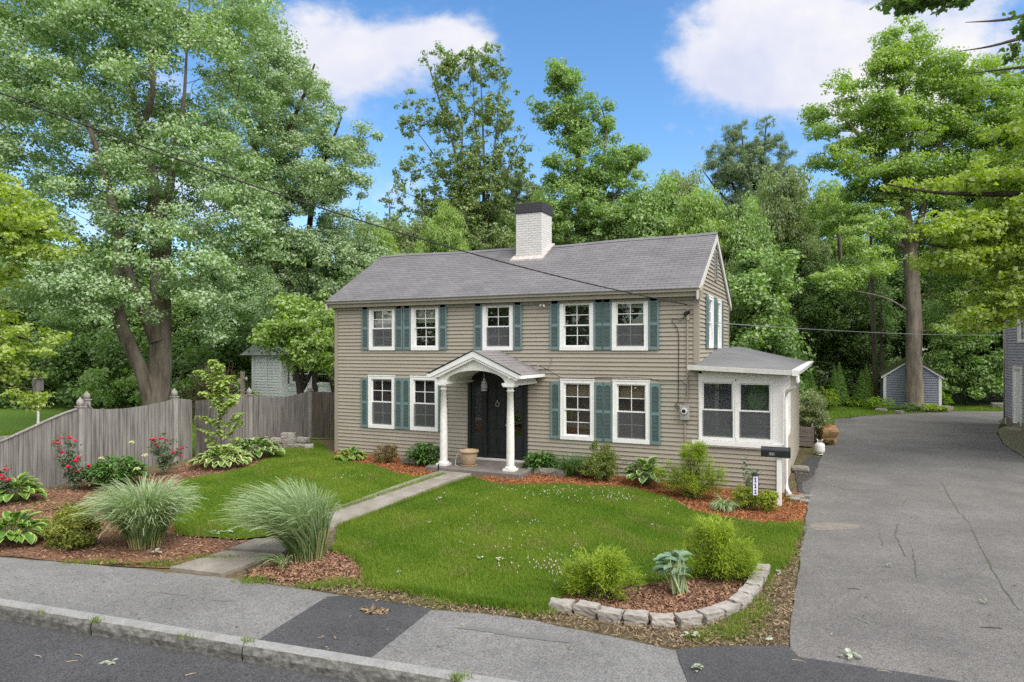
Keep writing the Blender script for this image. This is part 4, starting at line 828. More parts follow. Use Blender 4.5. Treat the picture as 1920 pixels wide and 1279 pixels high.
m = MB(); m.prism([(NXW-.4, 6.3), (13.45, 9.2), (17.4, 6.3), (17.4, 6.45), (13.45, 9.35), (NXW-.4, 6.45)], 'y', 6.7, 20.3); m.build('roof', M['roof_low'], nb)
m = MB(); m.tube([(NXW-.1, 19.7, 6.2), (NXW-.1, 19.7, .3), (NXW-.3, 19.7, .1)], .04, 8); m.build('downspout', M['white'], nb)

# pale cottage behind the fence on the left
M['ice'] = mat('ice blue siding', (.68, .72, .735), (.63, .67, .69), rough=.5, scale=2)
cY = 9.0
def cx_(px): 
    lat = (px-960)/FPX; d_ = -_s+lat*_c; e_ = _c+lat*_s; k = (cY-CAM[1])/e_; return CAM[0]+k*d_
def cz_(px, py):
    lat = (px-960)/FPX; k = (cY-CAM[1])/(_c+lat*_s); return CAM[2]+k*(HOR-py)/FPX
cot = thing('cottage', 'pale ice-blue cottage with long white windows behind the left fence', 'cottage')
a, b = cx_(474), cx_(527); e1 = cx_(640); zt_ = cz_(500, 664)
m = MB(); clap(m, 'x', cY, -1, a, b, 0, zt_, .14); clap(m, 'x', cY+.5, -1, b, e1+3, 0, cz_(580, 722), .3); clap(m, 'y', a, -1, cY, cY+6, 0, zt_, .14); m.quad((b, cY, 0), (b, cY+.5, 0), (b, cY+.5, zt_), (b, cY, zt_)); m.quad((b, cY+.5, cz_(580, 680)), (e1+3, cY+.5, cz_(580, 680)), (e1+3, cY+.5, zt_), (b, cY+.5, zt_)); m.build('wall', M['ice'], cot)
wx = [(b+.12, b+1.4), (b+1.5, b+2.9), (b+3.0, b+4.4), (b+4.5, b+6.2)]
for (u0, u1) in wx: window(cot, u0, u1, cz_(580, 722), cz_(580, 682), plane=cY+.5, muntin=False, screen=False, case=.09)
m = MB(); m.box(a-.05, a+.1, cY-.03, cY+.05, 0, zt_); m.box(b-.1, b+.04, cY-.03, cY+.05, 0, zt_); m.box(a+.9, a+1.0, cY-.04, cY, .2, zt_-.1); m.build('trim', M['white'], cot)
m = MB(); pkz = cz_(513, 590); mx_ = (a+b)/2+.1; m.add([(a-.5, cY-.4, zt_-.05), (b+.5, cY-.4, zt_-.05), (b+.5, cY+4, zt_-.05), (a-.5, cY+4, zt_-.05), (mx_, cY+1.6, pkz)], [(0, 1, 4), (1, 2, 4), (2, 3, 4), (3, 0, 4)])
m.add([(b+.3, cY+.1, zt_-.1), (e1+3, cY+.1, zt_-.1), (e1+3, cY+3.5, zt_+1.3), (b+.3, cY+3.5, zt_+1.3)], [(0, 1, 2, 3)]); m.build('roof', mat('cottage roof', (.30, .33, .32), (.24, .27, .26), rough=.9, scale=3, bump=.4), cot)

# black mesh fence past the shed
wf = thing('wire_fence', 'low black wire fence along the back of the driveway right of the shed', 'fence')
m = MB(); a, b = gd(1768, 40.0), gd(1900, 39.5); n = 46
for i in range(n+1):
    p = a+(b-a)*i/n; m.box(p[0]-.012, p[0]+.012, p[1]-.012, p[1]+.012, 0, .78)
for z in (.1, .4, .74): m.hexa([(a[0], a[1]-.01, z), (b[0], b[1]-.01, z), (b[0], b[1]+.01, z), (a[0], a[1]+.01, z)], [(a[0], a[1]-.01, z+.03), (b[0], b[1]-.01, z+.03), (b[0], b[1]+.01, z+.03), (a[0], a[1]+.01, z+.03)])
m.build('wire_panel', M['wire'], wf)
for i in (0, .5, 1):
    p = a+(b-a)*i; m = MB(); m.box(p[0]-.03, p[0]+.03, p[1]-.03, p[1]+.03, 0, .9); m.build('post', M['wire'], wf)

# overhead wires
def wire(name, label, p0, p1, sagm, r, n=40, cat='cable'):
    q = MB(); q.tube([p0+(p1-p0)*t-np.array((0, 0, sagm*4*t*(1-t))) for t in np.linspace(0, 1, n)], r, 6); return tag(q.build(name, M['wire'], None), label, cat)
p1 = np.array((-.24, -.12, 4.42)); p0 = P(0, 172, 11.5)+np.array((0, 0, .60)); p0 = p0+(p0-p1)*.45
wire('service_cable', 'thick black overhead cable sagging from the left edge to the house eave', p0, p1, .72, .0145)
gcab = tag(cable('utility_line', [np.array((.1, 2.2, 4.05))+(P(1885, 628, 37)-np.array((.1, 2.2, 4.05)))*t-np.array((0, 0, .5*t*(1-t))) for t in np.linspace(0, 1, 16)], .012, M['metal'], None), 'thin pale line strung from the gable end across the driveway woods', 'cable')

# letter box, number post
mp = gp(1461, 949); mbx = thing('mailbox', 'black dome-topped mailbox on a white post at the corner of the sunroom', 'mailbox', mp)
m = MB(); m.box(-.048, .048, -.048, .048, -.1, 1.02); m.build('post', M['white'], mbx, bevel=.006)
prof = [(-.085, 0), (.085, 0), (.085, .13)]+[(.085*math.cos(t), .13+.085*math.sin(t)) for t in np.linspace(.15, PI-.15, 12)]+[(-.085, .13)]
m = MB(); m.prism(prof, 'x', -.36, .20); box = m.build('box', mat('black mailbox metal', (.013, .015, .018), (.02, .022, .025), rough=.3, spec=.5), mbx, loc=(0, 0, 1.04), bevel=.004)
m = MB(); m.prism([(p[0]*1.06, p[1]*1.04-.003) for p in prof], 'x', .201, .222); m.build('door', M['black'], box); m = MB(); m.box(-.30, .16, -.07, .07, -.02, 0); m.build('bracket', M['white'], mbx, loc=(0, 0, 1.04))
def digit_one(m, x, y, z, h, w_):
    m.box(x-w_*.14, x+w_*.14, y-.003, y, z, z+h); m.box(x-w_*.38, x+w_*.38, y-.003, y, z, z+h*.14); m.hexa([(x-w_*.4, y-.003, z+h*.70), (x-w_*.14, y-.003, z+h*.80), (x-w_*.14, y, z+h*.80), (x-w_*.4, y, z+h*.70)], [(x-w_*.4, y-.003, z+h*.80), (x-w_*.14, y-.003, z+h), (x-w_*.14, y, z+h), (x-w_*.4, y, z+h*.80)])
m = MB(); 
for i in range(3): m.box(-.195+i*.036, -.163+i*.036, -.0872, -.0857, .035, .095)
m.build('number_sticker', mat('sticker silver', (.33, .34, .33), rough=.4), box)
m = MB()
for i in range(3): digit_one(m, -.179+i*.036, -.0875, .042, .046, .026)
m.build('house_number', M['black'], box)
sp_ = gp(1416, 960); sg_ = thing('address_sign', 'white and black number plate reading 111 on a green stake before the sunroom', 'sign', sp_, .42)
m = MB(); m.tube([(0, 0, -.05), (0, 0, .36)], .013, 8); m.tube([(0, .01, .36), (0, .01, .76)], .011, 8); m.build('stake', mat('dark green metal', (.012, .03, .018), rough=.4), sg_)
m = MB(); m.box(-.066, .066, -.015, .0, .33, .755); m.build('frame', M['black'], sg_, bevel=.004); m = MB(); m.box(-.052, .052, -.018, -.0155, .345, .74); m.build('number_plate', mat('pale plate', (.62, .65, .75), rough=.4), sg_)
m = MB()
for i in range(3): digit_one(m, 0, -.0185, .375+i*.118, .088, .06)
m.build('house_number', M['black'], sg_); m = MB(); m.lathe([(.06, 0), (.075, .012), (.05, .03), (.02, .05), (0, .055)], (0, .0, .757), 12); m.build('lamp_cap', M['wire'], sg_)
# ================================================================== trees
M['bark'] = mat('grey bark', (.155, .13, .105), (.075, .062, .05), rough=.95, scale=7, stretch=(1, 1, .22), spec=.1, bump=1, bscale=16, c3=(.21, .20, .17), s3=2.5, a3=.5)
M['bark_dark'] = mat('dark bark', (.075, .062, .05), (.035, .03, .025), rough=.95, scale=7, stretch=(1, 1, .25), spec=.1, bump=.8, bscale=16)
M['bark_pale'] = mat('pale bark', (.27, .235, .19), (.15, .125, .10), rough=.95, scale=6, stretch=(1, 1, .2), spec=.1, bump=1, bscale=14)
M['lf_silver'] = leaf_mat('silver maple leaves', (.175, .305, .11), (.30, .43, .175), (.42, .52, .35), .36)
M['lf_silver2'] = leaf_mat('greyer maple leaves', (.18, .29, .125), (.305, .415, .195), (.42, .51, .36), .36)
M['lf_maple'] = leaf_mat('maple leaves', (.14, .27, .022), (.32, .44, .055), (.34, .44, .18), .42)
M['lf_bright'] = leaf_mat('bright maple leaves', (.20, .31, .02), (.38, .47, .055), (.38, .46, .16), .45)
M['lf_mid'] = leaf_mat('woodland leaves', (.11, .235, .03), (.25, .38, .075), (.33, .44, .20), .38)
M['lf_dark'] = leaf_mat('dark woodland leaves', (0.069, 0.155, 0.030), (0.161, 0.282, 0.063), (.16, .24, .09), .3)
M['lf_olive'] = leaf_mat('olive leaves', (.15, .235, .06), (.26, .34, .10), (.30, .36, .20), .35)
M['lf_airy'] = leaf_mat('small dark leaves', (.10, .18, .04), (.22, .31, .08), (.30, .37, .19), .36)
M['lf_pine'] = leaf_mat('pine needles', (0.119, 0.189, 0.098), (0.252, 0.329, 0.196), None, .2)

def E(px, py, rx, ry, d, rd, w_=1.0): return (P(px, py, d), pw(rx, d), rd, pw(ry, d), w_)
def quads(cent, nrm, L_, W_, tint, r, droop=.25):
    n = len(cent); rv = r.normal(size=(n, 3)); a = np.cross(nrm, rv); a /= np.linalg.norm(a, axis=1)[:, None]+1e-9; b = np.cross(nrm, a)
    L_ = np.broadcast_to(L_, (n,))[:, None]; W_ = np.broadcast_to(W_, (n,))[:, None]
    V = np.empty((n, 4, 3)); V[:, 0] = cent-a*L_*.45; V[:, 1] = cent+b*W_*.5+nrm*W_*.12; V[:, 2] = cent+a*L_*.55-nrm*L_*droop*.5; V[:, 3] = cent-b*W_*.5+nrm*W_*.12
    return V.reshape(-1, 3), np.arange(4*n).reshape(-1, 4), np.repeat(tint, 4)
def clump_leaves(cl, rad, nleaf, L_, ratio, r, flat=.65, shell=.5, up=.55, jit=.75, tv=.5):
    k = len(cl); per = np.maximum(3, (nleaf*(rad/rad.mean())**2)).astype(int); idx = np.repeat(np.arange(k), per); n = len(idx)
    d = r.normal(size=(n, 3)); d /= np.linalg.norm(d, axis=1)[:, None]; rr = (shell+(1-shell)*r.uniform(size=n))*r.uniform(.8, 1.12, n)
    # each clump is broken into a few sprays so that its outline is uneven
    off = r.normal(0, .35, (k, 5, 3)); sel = off[idx, r.integers(0, 5, n)]*r.uniform(.6, 1.5, (k, 1))[idx]
    c = cl[idx]+((d*.68*rr[:, None]+sel)*np.array((1, 1, flat)))*rad[idx][:, None]
    nr = d*.55+np.array((0, 0, up))+r.normal(0, jit*.6, (n, 3)); nr /= np.linalg.norm(nr, axis=1)[:, None]
    ct = r.uniform(0, 1, k)[idx]; t = np.clip(tv*ct+(1-tv)*r.uniform(0, 1, n), 0, 1); s = np.clip(r.lognormal(-.06, .27, n), .45, 1.7)*L_
    return quads(c, nr, s, s*ratio, t, r)
def frusta(P0, P1, r0, r1, k=5):
    d = P1-P0; d /= np.linalg.norm(d, axis=1)[:, None]+1e-9; ref = np.where(np.abs(d[:, 2:3]) < .9, np.array((0, 0, 1.0)), np.array((1.0, 0, 0)))
    a = np.cross(d, ref); a /= np.linalg.norm(a, axis=1)[:, None]+1e-9; b = np.cross(d, a); n = len(P0); V = np.empty((n, 2*k, 3))
    for j in range(k):
        o = math.cos(2*PI*j/k)*a+math.sin(2*PI*j/k)*b; V[:, j] = P0+o*r0[:, None]; V[:, k+j] = P1+o*r1[:, None]
    f = np.array([(j, (j+1) % k, k+(j+1) % k, k+j) for j in range(k)]); F = (np.arange(n)[:, None, None]*2*k+f[None]).reshape(-1, 4)
    return V.reshape(-1, 3), F
def stem_tube(pts, rad, r, k=12, rough=.06):
    """a continuous stem with an uneven, fluted surface"""
    pts = np.array(pts, float); rad = np.array(rad, float); seg = np.linalg.norm(np.diff(pts, axis=0), axis=1); cum = np.concatenate([[0], np.cumsum(seg)]); n = max(4, int(cum[-1]/.35)); t = np.linspace(0, cum[-1], n)
    # smooth the polyline
    Q = np.stack([np.interp(t, cum, pts[:, i]) for i in range(3)], 1); R_ = np.interp(t, cum, rad)
    for _ in range(3): Q[1:-1] = .25*Q[:-2]+.5*Q[1:-1]+.25*Q[2:]
    V = []; F = []; ph = r.uniform(0, 6, 3)
    for i in range(n):
        d = Q[min(i+1, n-1)]-Q[max(i-1, 0)]; d /= np.linalg.norm(d)+1e-9; a = np.cross(d, (0.31, .95, .02)); a /= np.linalg.norm(a)+1e-9; b = np.cross(d, a)
        for j in range(k):
            th = 2*PI*j/k; q = R_[i]*(1+rough*math.sin(3*th+ph[0]+i*.35)+rough*.8*math.sin(5*th+ph[1]-i*.22)+r.normal()*rough*.4); V.append(Q[i]+q*(math.cos(th)*a+math.sin(th)*b))
    F = [(i*k+j, i*k+(j+1) % k, (i+1)*k+(j+1) % k, (i+1)*k+j) for i in range(n-1) for j in range(k)]
    return np.array(V), np.array(F), Q, R_
def tree(name, label, base, stems, ells, nclump, cr, nleaf, leaf, lm, bm, seed, cat='tree', group=None, ratio=.7, flat=.65, shell=.55, tip=.011, fill=2.2, up=.55, jit=.75, build=True, bare=0, trunk_name='trunk'):
    r = np.random.default_rng(seed); base = np.array(base, float)
    root = thing(name, label, cat, base, group=group)
    nodes = []; par = []; fixed = []; TV = []; TF = []; off = 0
    for (pts, rad) in stems:
        V, F, Q, R_ = stem_tube(pts, rad, r); TV.append(V); TF.append(F+off); off += len(V)
        for i in range(len(Q)): nodes.append(Q[i]); par.append(len(nodes)-2 if i else -1); fixed.append(R_[i])
    ns = len(nodes)
    wgt = np.array([e[4]*(e[1]*e[2]*e[3])**.72 for e in ells]); wgt /= wgt.sum(); cl = []; used = r.choice(len(ells), nclump, p=wgt)
    for i in used:
        c, a, b, h, _ = ells[i]; d = r.normal(size=3); d /= np.linalg.norm(d); u = r.uniform()**(1/fill); cl.append(c+u*(RGT*d[0]*a+FWD*d[1]*b+UP*d[2]*h))
    cl = np.array(cl); cl[:, 2] = np.maximum(cl[:, 2], base[2]+.4); rad = cr*r.uniform(.65, 1.35, nclump)
    S = np.array(nodes); dist = np.array([np.linalg.norm(S-c, axis=1).min() for c in cl]); order = np.argsort(dist)
    arr = np.empty((ns+nclump*9, 3)); arr[:ns] = S; cnt = ns; par = par+[0]*(len(arr)-ns)
    for i in order:
        c = cl[i]; q = arr[:cnt]; hd = np.linalg.norm((q-c)[:, :2], axis=1); cost = np.linalg.norm(q-c, axis=1)+1.6*np.maximum(0, q[:, 2]-c[2]+.25*hd); j = int(np.argmin(cost)); p = q[j].copy(); ln = np.linalg.norm(c-p); k = min(8, max(1, int(ln/.7))); last = j
        sd = r.normal(0, .07*ln, 3); 
        for t in np.linspace(0, 1, k+1)[1:]:
            w_ = p+(c-p)*t+np.array((0, 0, -.10*ln*math.sin(PI*t)*.6))+sd*math.sin(PI*t); arr[cnt] = w_; par[cnt] = last; last = cnt; cnt += 1
    area = np.zeros(cnt); has = np.zeros(cnt, bool)
    for i in range(cnt-1, ns-1, -1):
        if not has[i]: area[i] = tip**2.3
        area[par[i]] += area[i]; has[par[i]] = True
    rr = area**(1/2.3); ids = np.arange(ns, cnt); pp = np.array(par)[ids]; rp = np.where(pp < ns, rr[ids]*1.15, np.minimum(rr[pp], rr[ids]*1.3))
    V, F = frusta(arr[pp], arr[ids], rp, rr[ids]); TV.append(V); TF.append(F+off)
    link(trunk_name, raw_mesh(trunk_name, np.concatenate(TV)-base, np.concatenate(TF), smooth_=True), root, m=bm)
    keep = r.uniform(size=nclump) >= bare
    V, F, T = clump_leaves(cl[keep], rad[keep], nleaf, leaf, ratio, r, flat, shell, up, jit)
    link('crown', raw_mesh('crown', V-base, F, T), root, m=lm)
    return root
def PX_(lst, d, radii):                          # a stem from picture points at one depth, with small depth wander
    return ([P(x, y, d+dd) for x, y, dd in [(q[0], q[1], q[2] if len(q) > 2 else 0) for q in lst]], radii)
def ground_stem(lst, d, radii):
    s = PX_(lst, d, radii); g = s[0][0]; g[2] = float(gz(g[0], g[1]))-.15; return s

# two great silver maples on the left
dA = 27.0; b0 = gd(291, dA)
stA = [ground_stem([(291, 790), (295, 750), (302, 690), (302, 613), (300, 553), (297, 480), (296, 400), (285, 320), (262, 240), (240, 140), (225, 30), (215, -90)], dA, [.55, .45, .42, .40, .38, .32, .26, .21, .15, .10, .06, .02]),
       PX_([(302, 560), (308, 500), (313, 447), (318, 380), (322, 320), (325, 280, -.5), (345, 200, -1), (350, 100, -1.5), (360, -60, -2)], dA, [.22, .20, .18, .16, .13, .11, .07, .04, .015]),
       ground_stem([(288, 790, -.2), (284, 742, -.2), (268, 700, -.4), (252, 663, -.5), (230, 620, -.7), (214, 570, -.8), (220, 523, -.9), (226, 450, -1.2), (205, 350, -1.5), (165, 230, -2)], dA, [.36, .33, .27, .255, .24, .22, .20, .17, .12, .07]),
       PX_([(296, 640, -.2), (278, 590, -.3), (262, 565, -.5), (247, 537, -.6), (233, 505, -.5), (247, 470, 0), (262, 420, .5), (285, 380, 1)], dA, [.30, .27, .24, .20, .16, .14, .12, .09]),
       PX_([(285, 330), (240, 290), (190, 255, .5), (120, 200, 1), (60, 120, 1.5)], dA, [.15, .14, .11, .08, .05]), PX_([(268, 240), (290, 170, -1), (285, 120, -1), (280, 60, -1)], dA, [.12, .10, .08, .05])]
elA = [E(300, 180, 190, 190, dA, 4.5, 1.3), E(130, 150, 150, 190, dA, 4, 1.0), E(40, 260, 130, 160, dA, 4), E(240, -60, 230, 110, dA, 4.5, .9), E(380, 330, 120, 130, dA, 3.5), E(250, 380, 160, 110, dA, 3.5, .8), E(130, 480, 170, 90, dA-1, 3.5, .9), E(400, 480, 110, 100, dA, 3, .9), E(220, 560, 120, 60, dA-2, 2, .5), E(380, 560, 70, 60, dA, 2.5, .7), E(90, 560, 120, 60, dA, 3, .8), E(40, 40, 120, 110, dA, 3.5, .9), E(120, 410, 110, 60, dA, 3, .8), E(430, 20, 90, 70, dA, 2.6, .7), E(180, 20, 140, 90, dA, 3.5, .7)]
tree('silver_maple', 'huge forked silver maple with bare grey stems rising behind the left fence', b0, stA, elA, 540, .76, 350, .115, M['lf_silver'], M['bark'], 11, ratio=.75, flat=.6, shell=.4)
dB = 33.0
stB = [ground_stem([(642, 790), (626, 700), (578, 600), (518, 500), (494, 430), (486, 340), (478, 270), (462, 215), (450, 188), (420, 94), (403, 40), (395, -60)], dB, [.30, .28, .26, .25, .23, .21, .19, .16, .14, .09, .06, .02]),
       PX_([(494, 400), (500, 320), (522, 270, -.5), (540, 245, -.7), (570, 180, -1), (590, 120, -1)], dB, [.16, .14, .12, .10, .07, .04]), PX_([(502, 440), (516, 360, .6), (524, 393, .6), (512, 300, 1), (508, 200, 1)], dB, [.12, .10, .09, .07, .04]),
       ground_stem([(596, 790, 1), (588, 660, 1), (582, 560, 1), (578, 450, 1), (585, 380, 1), (610, 300, 1), (640, 220, 1)], dB, [.17, .16, .15, .14, .13, .09, .05])]
elB = [E(470, 110, 80, 120, dB, 2.6, .9), E(545, 200, 95, 110, dB, 3, .9), E(600, 330, 95, 100, dB, 3, 1), E(500, 330, 100, 90, dB, 3, .9), E(560, 450, 110, 90, dB, 3.2, 1.1), E(660, 270, 55, 70, dB, 1.6, .28), E(660, 470, 55, 70, dB, 2.5, .9), E(470, 440, 80, 80, dB, 2.5, .8), E(590, 560, 90, 50, dB, 2.5, .8), E(430, 30, 60, 60, dB, 2, .6), E(690, 310, 35, 45, dB, 1, .12), E(690, 440, 50, 50, dB, 2.2, .6), E(650, 520, 60, 60, dB, 2.4, .8)]
tree('silver_maple', 'slimmer airy silver maple leaning left of the house, its open crown against the cloud', gd(642, dB), stB, elB, 500, .62, 280, .113, M['lf_silver2'], M['bark_dark'], 12, ratio=.75, flat=.65, shell=.35)
# tall open tree behind the house
dE = 42.0; F_ = lambda pts, d, r0, r1: PX_(pts, d, list(np.linspace(r0, r1, len(pts))))
stE = [ground_stem([(885, 770), (884, 560), (882, 460), (868, 360), (850, 270), (815, 160), (800, 110)], dE, [.24, .2, .16, .12, .08, .045, .015]), ground_stem([(915, 770, .6), (912, 600, .6), (905, 450, .6), (908, 330, .6), (905, 220, .6), (900, 120, .6)], dE, [.18, .16, .13, .09, .05, .015]),
       F_([(883, 470), (862, 350), (868, 240), (855, 100)], dE, .08, .012), F_([(907, 400), (925, 300), (935, 200), (940, 100)], dE, .075, .012), F_([(876, 400), (840, 330), (800, 270), (760, 220)], dE, .065, .012), F_([(910, 420), (945, 330), (975, 270), (990, 250)], dE, .065, .012), F_([(880, 440), (830, 390), (780, 370), (745, 355)], dE, .06, .012), F_([(906, 350), (890, 220), (885, 110)], dE, .06, .012)]
elE = [E(840, 130, 50, 45, dE, 2, .75), E(915, 125, 45, 38, dE, 2, .6), E(790, 215, 55, 50, dE, 2, .5), E(860, 220, 60, 50, dE, 2.4, .8), E(935, 215, 50, 50, dE, 2.2, .6), E(880, 310, 80, 60, dE, 2.6, .9), E(800, 320, 60, 50, dE, 2, .45), E(965, 300, 40, 55, dE, 1.8, .5), E(770, 375, 50, 25, dE, 1.5, .4), E(880, 400, 75, 60, dE, 2.4, 1.0), E(745, 350, 25, 20, dE, 1, .2), E(815, 410, 50, 30, dE, 2, .5), E(890, 460, 100, 40, dE, 2.6, 1.1), E(880, 370, 90, 60, dE, 2.4, .8)]
tree('open_tree', 'tall thin-leaved tree with fanned open stems just left of the chimney', gd(895, dE), stE, elE, 860, .38, 78, .13, M['lf_airy'], M['bark'], 13, ratio=.8, flat=.8, shell=.1, tip=.006)
dF = 43.0
stF = [ground_stem([(1092, 770), (1092, 500), (1090, 380), (1080, 260), (1062, 150), (1058, 118)], dF, [.32, .26, .2, .15, .08, .03]), F_([(1092, 420), (1130, 330), (1138, 240), (1128, 200)], dF, .14, .03), F_([(1095, 440), (1160, 360), (1190, 290), (1198, 270)], dF, .13, .03)]
elF = [E(1052, 150, 32, 34, dF, 1.4, 1.1), E(1062, 215, 48, 38, dF, 1.8, 1.1), E(1020, 200, 20, 14, dF, .8, .6), E(1078, 260, 36, 36, dF, 1.5, .9), E(1128, 235, 26, 42, dF, 1.2, .9), E(1090, 330, 75, 55, dF, 2.6, 1.3), E(1180, 285, 25, 28, dF, 1.2, .7), E(1160, 330, 55, 48, dF, 2, 1), E(1090, 420, 80, 60, dF, 3, 1.4), E(1180, 420, 80, 60, dF, 3, 1.2), E(1140, 500, 120, 50, dF, 3, 1)]
tree('broadleaf_tree', 'tall bushy green tree rising directly right of the chimney', gd(1092, dF), stF, elF, 400, .60, 260, .135, M['lf_mid'], M['bark'], 14, ratio=.8, flat=.7, shell=.45)
# the big maple in front of the shed
dM = 37.2
stM = [ground_stem([(1714, 800), (1714, 764), (1714, 700), (1714, 600), (1710, 520), (1704, 450), (1698, 400), (1694, 330), (1692, 240), (1690, 150), (1688, 80)], dM, [.62, .46, .41, .385, .37, .33, .27, .2, .15, .10, .05]),
       F_([(1708, 480), (1730, 400), (1745, 320), (1775, 240), (1800, 180)], dM, .22, .05), F_([(1704, 450), (1675, 380), (1650, 310), (1600, 240), (1570, 210)], dM, .20, .05), F_([(1712, 590), (1670, 560), (1620, 548), (1560, 540)], dM, .06, .02), F_([(1708, 510), (1780, 450), (1850, 420), (1900, 410)], dM, .18, .05), F_([(1706, 470), (1640, 430), (1570, 420)], dM, .14, .04), F_([(1694, 330), (1715, 230), (1720, 130)], dM, .12, .04)]
elM = [E(1695, 85, 40, 50, dM, 1.6, .75), E(1655, 140, 40, 50, dM, 2, .8), E(1740, 150, 55, 50, dM, 2.2, .8), E(1590, 165, 38, 30, dM, 1.6, .8), E(1545, 225, 40, 30, dM, 1.6, .8), E(1640, 225, 70, 45, dM, 2.5, .9), E(1790, 170, 75, 55, dM, 2.6, 1), E(1720, 260, 90, 50, dM, 3, 1), E(1590, 290, 60, 35, dM, 2.2, 1), E(1850, 260, 90, 70, dM, 3, 1), E(1650, 340, 90, 40, dM, 2.6, 1), E(1780, 350, 110, 55, dM, 3, 1.1), E(1600, 400, 80, 35, dM, 2, .9), E(1890, 380, 80, 70, dM, 3, 1), E(1780, 450, 100, 45, dM, 2.5, 1), E(1650, 425, 60, 30, dM-1.5, 1.4, .7), E(1575, 520, 70, 22, dM-2, 1.2, .8), E(1640, 505, 60, 24, dM-2, 1.2, .6), E(1830, 540, 90, 40, dM, 2.4, .9), E(1770, 610, 70, 22, dM-1, 1.2, .5), E(1540, 250, 25, 20, dM, 1, .4), E(1860, 175, 70, 45, dM, 2.4, .9), E(1910, 240, 60, 55, dM, 2.6, .9), E(1905, 320, 60, 50, dM, 2.6, .8), E(1870, 460, 70, 50, dM, 2.4, .8)]
tree('maple_tree', 'big green maple with a thick pale trunk standing in front of the shed', gd(1714, dM), stM, elM, 760, .74, 270, .125, M['lf_maple'], M['bark_pale'], 15, ratio=.8, flat=.5, shell=.45)
# near maple whose trunk is beyond the right edge; its boughs hang into the picture
dJ = 19.0; bJ = gd(2230, dJ)
stJ = [ground_stem([(2230, 900), (2225, 640), (2210, 430), (2190, 250), (2180, 50), (2180, -200)], dJ, [.36, .32, .3, .25, .2, .12]), F_([(2212, 430), (2050, 375), (1920, 362), (1850, 366), (1740, 361), (1660, 345)], dJ, .13, .02), F_([(2200, 330), (2040, 300), (1930, 310), (1850, 330)], dJ, .11, .02), F_([(2215, 480), (2060, 470), (1920, 480), (1800, 470), (1700, 450)], dJ, .12, .02), F_([(2215, 520), (2050, 560), (1930, 590), (1850, 600)], dJ, .09, .02),
       F_([(2190, 250), (2050, 160), (1960, 120, -2), (1900, 128, -3), (1815, 138, -3.5)], dJ, .09, .008), F_([(2185, 150), (2050, 60, -2), (1930, 66, -4), (1860, 88, -4.5), (1800, 96, -5)], dJ, .08, .006), F_([(2180, -50), (2050, -30, -4), (1900, 38, -6), (1810, 42, -6.5)], dJ, .08, .005), F_([(2180, -120), (2000, -100, -5), (1850, -60, -7), (1740, -10, -8), (1650, 5, -8.5)], dJ, .09, .008)]
elJ = [E(1880, 330, 60, 26, dJ, 1.2, .9), E(1790, 340, 70, 24, dJ, 1.1, .6), E(1850, 420, 80, 36, dJ, 1.3, 1), E(1900, 490, 50, 40, dJ, 1.3, 1), E(1760, 440, 70, 26, dJ, 1.1, .7), E(1800, 490, 80, 22, dJ, 1.1, .7), E(1880, 570, 55, 34, dJ, 1.2, .9), E(1830, 600, 50, 18, dJ, 1, .6), E(1680, 350, 50, 14, dJ, .8, .35), E(1990, 400, 100, 200, dJ, 2.5, .8), E(2080, 150, 130, 200, dJ, 2.5, .7), E(1890, 250, 50, 30, dJ, 1.2, .4), E(1895, 545, 45, 34, dJ, 1.2, 1.1), E(1900, 440, 50, 60, dJ, 1.2, .8)]
tree('maple_tree', 'maple rooted beyond the right edge, its leafy boughs hanging over the driveway', bJ, stJ, elJ, 480, .42, 110, .105, M['lf_bright'], M['bark_dark'], 16, ratio=.85, flat=.45, shell=.2, tip=.007)
# leafy overhang at the top right corner, from a tree standing beside the camera
dK = 8.0
stK = [ground_stem([(2420, 1300), (2400, 700), (2350, 200), (2280, -150)], dK, [.2, .17, .13, .09]), F_([(2290, -100), (2050, -60), (1900, -30), (1800, -12), (1720, 4), (1650, 10)], dK, .035, .003), F_([(2300, -80), (2100, 40), (1960, 100), (1905, 112)], dK, .03, .003)]
elK = [E(1720, 4, 65, 9, dK, .22, 1.2), E(1660, 8, 18, 5, dK, .1, .5), E(1785, 2, 40, 6, dK, .2, .7), E(1780, -40, 90, 24, dK, .3, .5), E(1902, 100, 12, 12, dK, .1, .6), E(1925, 40, 40, 30, dK, .3, .3), E(1820, -6, 20, 8, dK, .1, .3)]
tree('oak_tree', 'dark leafy twigs hanging into the top right corner from a tree out of view', gd(2420, dK), stK, elK, 110, .11, 12, .085, M['lf_dark'], M['bark_dark'], 17, ratio=.75, flat=.6, shell=0, tip=.0022, jit=1.2)
# bright maple entering at the left edge
dD = 19.5
stD = [ground_stem([(-170, 900), (-165, 700), (-150, 500), (-140, 300)], dD, [.25, .22, .18, .12]), F_([(-160, 640), (-80, 600), (0, 620), (60, 640)], dD, .09, .02), F_([(-150, 520), (-60, 460), (20, 440), (90, 430)], dD, .10, .02), F_([(-160, 680), (-80, 700), (0, 720), (60, 730)], dD, .06, .02)]
elD = [E(45, 440, 70, 45, dD, 1.4, 1), E(-20, 400, 100, 60, dD, 1.6, 1), E(110, 470, 30, 18, dD, .8, .5), E(10, 510, 45, 30, dD, 1, .6), E(30, 640, 60, 26, dD, 1.2, 1), E(85, 660, 22, 14, dD, .6, .5), E(0, 700, 50, 30, dD, 1.2, .9), E(55, 745, 26, 14, dD, .7, .6), E(-100, 600, 100, 120, dD, 1.8, .8), E(-60, 330, 60, 40, dD, 1.4, .5)]
tree('maple_tree', 'yellow-green maple reaching in from the left edge over the sloping fence', gd(-170, dD), stD, elD, 230, .42, 90, .115, M['lf_bright'], M['bark_dark'], 18, ratio=.8, flat=.45, shell=.3, tip=.008)
